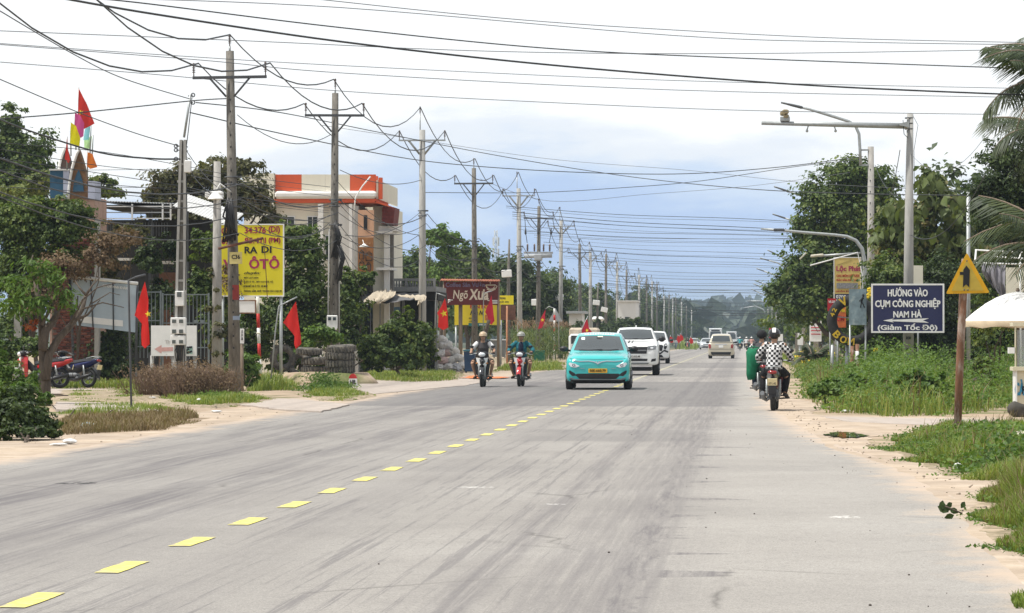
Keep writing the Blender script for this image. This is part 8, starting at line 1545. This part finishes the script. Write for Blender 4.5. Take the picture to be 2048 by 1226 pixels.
# kilometre stone
g = G(706, 773); s = SS(g.y); e = empty('kilometre_stone', g, 0, 'small white kilometre stone with a red domed top', 'milestone'); w = 8.2 / s; hb = 16 / s; q = MB(); q.prism([(-w, -.05), (w, -.05), (w * .95, hb), (-w * .95, hb)], (0, .09, 0), (1, 0, 0), (0, 0, 1), .18); q.build('body', M_['white'], e)
q = MB(); q.prism([(w * .95 * math.cos(a), hb + .002 + 9.5 / s * math.sin(a)) for a in (math.pi * i / 12 for i in range(13))], (0, .09, 0), (1, 0, 0), (0, 0, 1), .18); q.build('cap', M_['redpaint'], e); text('H8', w * 1.3, hb * .55, e, (0, -.096, hb * .58), INK, bold=.022)
# old lorry tyres, each its own
GT = 'old lorry tyres stacked by the hedge'
def tyre(x, y, Y, rx, label, tilt=(0, 0, 0), sq=1.15):
    c = P(x, y, Y); r = rx / SS(Y); q = MB(); th = r * .26; q.torus((0, 0, 0), r - th, th, (0, 0, 1), 30, 10, sq)
    for k in range(26): a = 2 * math.pi * k / 26; q.box(((r + .001) * math.cos(a), (r + .001) * math.sin(a), 0), (.03, .05, th * 1.5), (0, 0, a))
    o_ = q.build('lorry_tyre', M_['old_rubber'], None, c, tilt); prop(o_, label, 'tyre', GT)
Yt = 105.5
q = MB(); q.lathe([(1.75, -.1), (1.55, .12), (1.25, gz(747, 105.5)), (.9, gz(747, 105.5) + .02), (.02, gz(747, 105.5) + .02)], 28); q.v = [tuple(Vector(v) * (1 + .10 * noise.noise(Vector(v) * 1.7))) for v in q.v]; c = P(650, 740, 105.5); prop(q.build('mound', MATS['soil'], None, (c.x, 105.7, 0)), 'low earth mound under the tyre stacks', kind='structure')
for x, y, rx, lab, tl in ((682, 740, 27, 'bottom tyre of the right-hand stack', (0, 0, 0)), (680, 727, 29, 'second tyre up in the right-hand stack', (R(2), 0, 0)), (680, 712, 30, 'third tyre up in the right-hand stack', (0, R(2), 0)), (683, 698, 29, 'top tyre of the right-hand stack', (R(3), R(-3), 0)), (630, 740, 27, 'bottom tyre of the left-hand stack', (0, 0, 0)), (632, 722, 29, 'middle tyre of the left-hand stack', (0, R(-2), 0)), (618, 703, 26, 'top tyre of the left-hand stack under the leaves', (R(2), R(3), 0))): tyre(x, y, Yt + (0 if x > 650 else 1.5), rx, lab, tl)
for x, y, lab, t_ in ((566, 716, 'huge black tyre leaning upright behind the red flag', (R(85), 0, R(25))), (598, 728, 'worn mossy tyre leaning against the upright one', (R(70), 0, R(-30)))): tyre(x, y, 112, 27, lab, t_, .9)
# rubbish sacks, each its own
GK = 'pile of white rubbish sacks'; ks = [mat('sack_white', (.62, .60, .57), .85, .12, 8, bump=.3, col2=(.44, .38, .33), fac2=.35), mat('sack_pink', (.55, .40, .37), .85, .15, 8), mat('sack_grey', (.42, .42, .43), .8, .2, 8)]
for i, (x, y, lab) in enumerate(((880, 735, 'sack lowest at the bush side of the pile'), (898, 736, 'sack low in the middle of the pile'), (914, 735, 'grey sack lowest towards the blue bin'), (925, 730, 'sack leaning out next to the blue bin'), (888, 722, 'pinkish sack in the second layer'), (904, 720, 'sack second layer, middle'), (916, 716, 'flattened sack on the blue bin side'), (882, 708, 'sack in the third layer by the bush'), (896, 706, 'pinkish sack in the third layer'), (908, 704, 'sack draped over the third layer'), (884, 692, 'small sack close to the top'), (895, 690, 'crumpled sack just below the top one'), (883, 680, 'topmost sack of the pile'))):
    q = MB(); r = .21 + .07 * rng.random(); n_ = 18; rings = []
    for k in range(11):
        a = math.pi * max(.05, min(9.95, k)) / 10; rings.append([Vector((r * (1.15 if k else .5) * math.sin(a) * math.cos(t) * (1 + .5 * noise.noise(Vector((math.cos(t) * 2.6 + i, math.sin(t) * 2.6, k * .8))) + .3 * noise.noise(Vector((math.cos(t) * 7 + i, math.sin(t) * 7, k * 2.1)))), r * math.sin(a) * math.sin(t) * (1 + .2 * noise.noise(Vector((math.cos(t) * 2 + i, 5, k)))), -r * .72 * math.cos(a) * (1 + .15 * noise.noise(Vector((t, i, k)))))) for t in (2 * math.pi * j / n_ for j in range(n_))])
    q.loft(rings, True, True, False); s_ = q.build('rubbish_sack', ks[(1 if 'pink' in lab else 2 if 'grey' in lab else 0)], None, P(x, y, 147 + .012 * (742 - y)), (rng.normal() * .3, rng.normal() * .3, rng.random() * 6)); prop(s_, lab, 'sack', GK)
# bins, crate, tarp, litter
def bin_(x0, y0, x1, y1, Y, m, lab, lid=None):
    a, b_ = P(x0, y0, Y), P(x1, y1, Y); w, h_ = b_.x - a.x, a.z - b_.z; e = empty('wheelie_bin', ((a.x + b_.x) / 2, Y, max(0, b_.z)), 0, lab, 'bin'); q = MB(); q.loft([[Vector((sx * w / 2 * k, sy * w * .55 * k, z)) for sx, sy in ((-1, -1), (1, -1), (1, 1), (-1, 1))] for z, k in ((.06, .80), (h_ * .88, .96), (h_ * .9, 1.0))], True, True, False); q.build('body', m, e)
    q = MB(); q.rbox((0, 0, h_ * .95), (w * 1.06, w * 1.2, h_ * .08), None, .02); q.build('lid', lid or m, e)
    for s in (-1, 1): q = MB(); q.lathe([(.09, -.03), (.09, .03)], 12, (s * w * .36, w * .5, .09), (1, 0, 0)); q.build('wheel', M_['black'], e)
bin_(928, 699, 951, 746, 140, mat('bin_blue', (.02, .05, .11), .55, .12, 5), 'blue wheelie bin beside the white sack pile', mat('bin_lid_teal', (.03, .12, .16), .5)); bin_(1067, 701, 1091, 724, 206, mat('bin_green', (.02, .16, .09), .55, .12, 5), 'green bin behind the rider in teal jacket'); bin_(983, 678, 1013, 716, 190, mat('bin_grey', (.16, .17, .17), .6, .12, 5), 'grey bin between the two oncoming riders', mat('bin_lid_grey', (.36, .37, .37), .6))
orm = mat('orange_tarpaulin', (.62, .17, .05), .75, .15, 5); g = G(975, 757)
q = MB(); q.loft([[Vector((x, y * 1.0, .03 + .07 * abs(noise.noise(Vector((x * 2.1, y * .6, 1)))) + .12 * max(0, noise.noise(Vector((x * 1.1, y * .3, 7)))))) for x in np.linspace(-.8 + .5 * noise.noise(Vector((y * 1.1, 4, 0))), .8 + .6 * noise.noise(Vector((y * 1.3, 9, 0))), 22)] for y in np.linspace(-1.8, 1.5, 16)], False, False, True, False); prop(q.build('tarpaulin', orm, None, g), 'crumpled orange tarpaulin lying behind the two riders', 'tarpaulin')
def litter(x, y, s, m, lab, cat='litter', fl=.5):
    g = G(x, y); q = MB(); rings = []
    for k in range(6): a = math.pi * max(.06, min(4.94, k)) / 5; rings.append([Vector((s * math.sin(a) * math.cos(t) * (1 + .5 * noise.noise(Vector((t * 2, k, x)))), s * math.sin(a) * math.sin(t) * (1 + .4 * noise.noise(Vector((t * 2, k + 5, x)))), s * fl * (1 - math.cos(a) * (1 + .4 * noise.noise(Vector((t, k, y))))) * .5 + .015)) for t in (2 * math.pi * j / 10 for j in range(10))])
    q.loft(rings, True, True, False); prop(q.build('plastic_bag', m, None, g), lab, cat)
pbl = mat('thin_blue_plastic', (.45, .58, .66), .3, .15, 9, spec=.5); pwh = mat('thin_white_plastic', (.72, .72, .70), .35, .12, 9, spec=.5); pgr = mat('thin_green_plastic', (.55, .70, .62), .3, .15, 9, spec=.5)
litter(176, 862, .13, pbl, 'pale blue plastic bag in the dry brown grass', fl=.9); litter(118, 893, .12, pwh, 'flat white wrapper by the dark low bush', fl=.25); litter(140, 890, .10, pwh, 'crumpled white wrapper nearest the asphalt', fl=.7); litter(398, 806, .055, pwh, 'round white cup in the bright ground plants', fl=1.6); litter(305, 798, .10, pwh, 'white scrap at the foot of the dry shrubs', fl=.4); litter(433, 826, .11, pwh, 'white scrap on the verge sand', fl=.35)
litter(1792, 815, .16, pbl, 'bluish plastic bag in the bright weeds below the blue sign', fl=1.5); litter(1916, 945, .06, pwh, 'white plastic bag in the grass at the near corner', fl=1.4); litter(2002, 930, .11, pgr, 'pale green plastic bag in the tall weeds', fl=2.0); litter(2040, 893, .20, M_['cream'], 'pale crumpled cloth at the edge of the picture', 'cloth', .9); litter(1692, 826, .10, pwh, 'white scrap at the edge of the weed bed', fl=.5); litter(1608, 748, .14, pwh, 'pale stone-like scrap on the verge behind the checkered rider', fl=.6)
def branch(pts_list, lab, rs=.012):
    o = G(*pts_list[0][0][:2]); q = MB()
    for pts in pts_list: w = [P(x, y, o.y + d) - o for x, y, d in pts]; q.tube(w, [rs * (1 - .6 * i / len(w)) for i in range(len(w))], 5)
    prop(q.build('dead_branch', M_['bark'], None, o), lab, 'branch')
branch([[(1968, 872, 0), (1962, 858, 0), (1950, 846, 0), (1947, 836, 0)], [(1968, 872, 0), (1980, 850, .2), (1988, 836, .2)], [(1962, 858, 0), (1970, 845, 0), (1972, 832, 0)], [(1995, 868, .3), (2005, 850, .3), (2025, 836, .3)]], 'bare dead branch standing on the stony side track')
branch([[(1990, 948, 0), (2020, 942, .1), (2060, 936, .2)], [(2010, 944, 0), (2030, 955, 0), (2055, 962, 0)]], 'dark dead branch poking out of the right edge', .014)
branch([[(120, 848, 0), (135, 838, 0), (150, 818, .2)], [(160, 856, 0), (200, 838, .1), (225, 820, .2)], [(175, 860, 0), (215, 845, 0), (240, 828, .2)], [(125, 850, 0), (150, 862, -.1), (158, 868, -.1)]], 'broken dry stalks lying in the brown grass', .016)
branch([[(930, 742, 0), (960, 700, .1), (972, 660, .1), (978, 640, .1)]], 'thick dark horn-shaped branch under the noodle board', .14)
# leafy sprig reaching over the asphalt
g = G(1925, 1040); e = empty('leafy_sprig', g, 0, 'dark glossy sprig reaching over the asphalt at the near corner', 'plant'); q = MB(); q.tube([(0, 0, .05), P(1908, 1020, g.y) - g, P(1890, 1012, g.y) - g], .006, 4); q.build('stem', M_['bark'], e); lm_ = None
for x, y, a, sc_ in ((1882, 1020, 20, 1), (1897, 1024, -60, 1.1), (1903, 1018, -80, 1), (1908, 1030, -110, .9), (1893, 1014, 60, .8), (1916, 1026, -60, .9), (1922, 1016, 40, .8)):
    if lm_ is None: q = MB(); q.smooth = True; L = .09; rows = [(0, .003, 0), (.3, .026, .004), (.6, .026, 0), (1, .002, -.02)]; vs = []; [vs.extend([(-w, y_ * L, z), (0, y_ * L, z - .006), (w, y_ * L, z)]) for y_, w, z in rows]; q.add(vs, [(j * 3 + c_, j * 3 + c_ + 1, j * 3 + c_ + 4, j * 3 + c_ + 3) for j in range(3) for c_ in (0, 1)]); lm_ = q.mesh('leaf'); lm_.materials.append(LG['dark'])
    o_ = link('leaf', lm_, None, e, P(x, y, g.y) - g, (R(70), R(a), R(10))); o_.scale = (sc_,) * 3
# ---- extra poles, white gable, far houses, mast
GE = 'thin service poles behind the main row'
for x, yt, yb_, Y, lab in ((1017, 478, 690, 205, 'thin dark service pole with a white box behind the coffee sign'), (1075, 560, 690, 232, 'thin service pole with a tilted white box by the switchgear'), (1122, 548, 690, 250, 'thin black service pole right of the triangular sign'), (1195, 565, 690, 300, 'thin service pole with a small white box before the white gable'), (1211, 585, 690, 310, 'thin service pole touching the white gable')):
    c = P(x, yb_, Y); e = empty('service_pole', (c.x, Y, 0), 0, lab, 'utility pole', GE); h_ = gz(yt, Y); q = MB(); q.tube([(0, 0, -.1), (0, 0, h_ * .7), (.05, 0, h_)], [.13, .10, .05], 8); q.build('pole_shaft', M_['concrete_dark'], e); q = MB(); q.rbox((-.1, -.15, h_ * .72), (.60, .3, .44), (0, R(rng.normal() * 8), 0), .03); q.build('meter_box', M_['white'], e)
e = TOPS[5][2]; sc_ = e.scale.z; q = MB()   # switchgear on the sixth pole
for dx in (-.7, -.25, .35, .75): q.tube([(dx, -.3, 6.5), (dx, -.3, 6.95)], .05, 6); [q.lathe([(.03, 6.55 + .09 * k), (.085, 6.58 + .09 * k), (.03, 6.62 + .09 * k)], 8, (dx, -.3, 0)) for k in range(4)]
q.build('insulator_stack', M_['porcelain'], e)['kind'] = 'stuff'; q = MB(); q.box((0, -.25, 6.42), (1.9, .12, .12)); q.tube([(-.9, -.3, 6.2), (.9, -.3, 6.25)], .13, 10); q.rbox((0, -.2, 6.15), (.5, .5, .4), None, .05); q.build('switch_tank', mat('switch_grey', (.36, .38, .40), .5, .1, 5), e); q = MB()
for dx in (-.9, 0, .9): q.tube([(dx, -.16, 8.5), (dx * 1.05 + .1, -.3, 7.9), (dx * .9, -.3, 7.5), (dx * .8, -.3, 7.0)], .022, 5); q.lathe([(.03, 7.5), (.07, 7.55), (.03, 7.9)], 8, (dx * .92, -.3, 0))
q.build('jumper_wire', M_['cable'], e)['kind'] = 'stuff'
Y = 300; c = P(1254, 690, Y); e = empty('white_house', (c.x, Y + 4, 0), 0, 'white wall gable showing between the far poles', 'house'); bx(e, 'wall', wallw, 1236, 603, 1272, 700, Y, 8); bx(e, 'roof_edge', wallw, 1234, 601, 1275, 603, Y - .2, 8.4); w_ = bx(e, 'window', M_['glass'], 1250, 634, 1258, 648, Y - .04, .1)
Y = 245; c = P(1142, 690, Y); e = empty('white_stall', (c.x, Y + 3, 0), 0, 'low white stall front half hidden behind the triangular sign', 'stall'); bx(e, 'wall', wallw, 1138, 627, 1164, 715, Y, 4); bx(e, 'roof', tin, 1132, 622, 1170, 627, Y - .5, 5); bx(e, 'doorway', shade, 1146, 650, 1156, 700, Y - .03, .1)
Y = 330; c = P(1203, 690, Y); e = empty('canopy_stall', (c.x, Y + 3, 0), 0, 'stall with a pale round canopy behind the pickup', 'stall'); bx(e, 'canopy', M_['white'], 1183, 633, 1206, 643, Y, 3, bev=.2); bx(e, 'back_wall', shade, 1186, 645, 1206, 700, Y + 2, .3); [bx(e, 'post', M_['steel'], x - .5, 643, x + .5, 700, Y, .1) for x in (1185, 1204)]
GH = 'far white houses on the hazy slope'
_R = random.Random(4); HS = [(1352, 634, 1360, 900, 'far white block among the pole tops'), (1376, 630, 1386, 1500, 'far white house left of the tall white block'), (1387, 634, 1396, 1500, 'low far house touching the tall white block'), (1398, 630, 1408, 1500, 'wide far white house under the poles'), (1417, 629, 1422, 1400, 'tallest far white block on the hazy slope'), (1409, 636, 1416, 1600, 'squat far house left of the tallest block'), (1430, 645, 1440, 1800, 'flat far roof below the ridge')] + [(x_, y_, x_ + w_, Y_, 'tiny pale house speck on the hazy slope') for x_, y_, w_, Y_ in ((_R.uniform(1330, 1540), _R.uniform(634, 655), _R.uniform(3, 9), _R.uniform(1500, 2700)) for _ in range(34))]
for i, (x, y0, x1, Y, lab) in enumerate(HS):
    c = P((x + x1) / 2, 660, Y); e = empty('far_house', (c.x, Y, terr(c.x, Y)), 0, lab, 'house', GH); zt = gz(y0, Y); zb_ = terr(c.x, Y) - e.location.z - 1; w = (x1 - x) * Y / F; H_ = min(11, max(3.6, zt - e.location.z)); q = MB(); q.box((0, 0, H_ / 2 - .5), (w, 9, H_ + 1)); q.build('wall', M_['white'], e)
    q = MB(); q.loft([[Vector((sx * w * .56, y_, H_)) for sx in (-1, 1)] + [Vector((sx * w * .02, y_, H_ + w * .22)) for sx in (1, -1)] for y_ in (-5, 5)], True, True, False); q.build('roof', tile_m if i % 2 else tin, e)
    for k in (-1, 1): q = MB(); q.box((k * w * .22, -4.52, H_ * .55), (w * .16, .1, H_ * .22)); q.build('window', M_['glass'], e)
Y = 900; c = P(992, 640, Y); e = empty('radio_mast', (c.x, Y, 0), 0, 'lattice radio mast far behind the pole row', 'mast'); h_ = gz(460, Y); q = MB()
for sx, sy in ((-1, -1), (1, -1), (0, 1)): q.tube([(sx * 1.0, sy, 0), (sx * .35, sy * .35, h_)], .10, 4)
for k in range(16):
    z = h_ * k / 16; z2 = h_ * (k + 1) / 16; a, b_ = 1.0 - .65 * k / 16, 1.0 - .65 * (k + 1) / 16; q.tube([(-a, -a, z), (b_, -b_, z2)], .06, 3); q.tube([(a, -a, z), (-b_, -b_, z2)], .06, 3)
q.build('lattice', M_['steel'], e); q = MB(); [q.box((sx * .7, 0, h_ - 3 - dz), (.4, .5, 2.2)) for sx in (-1, 1) for dz in (0, 3)]; q.build('antenna', M_['white'], e)
# ================================================================ air
q = MB(); q.box((0, 2900, 30), (9000, 6400, 63)); hzo = q.build('haze', None); vm = bpy.data.materials.new('haze_air'); vm.use_nodes = True; t = vm.node_tree; t.nodes.remove(t.nodes['Principled BSDF']); pv = N(t, 'ShaderNodeVolumePrincipled'); pv.inputs['Color'].default_value = (.66, .82, 1.0, 1); pv.inputs['Density'].default_value = .00014; pv.inputs['Anisotropy'].default_value = .2; t.links.new(pv.outputs[0], t.nodes['Material Output'].inputs['Volume']); hzo.data.materials.append(vm); hzo.location = (0, 0, 0); hzo['kind'] = 'stuff'; hzo['label'] = 'thin bluish haze over the whole road and hills'
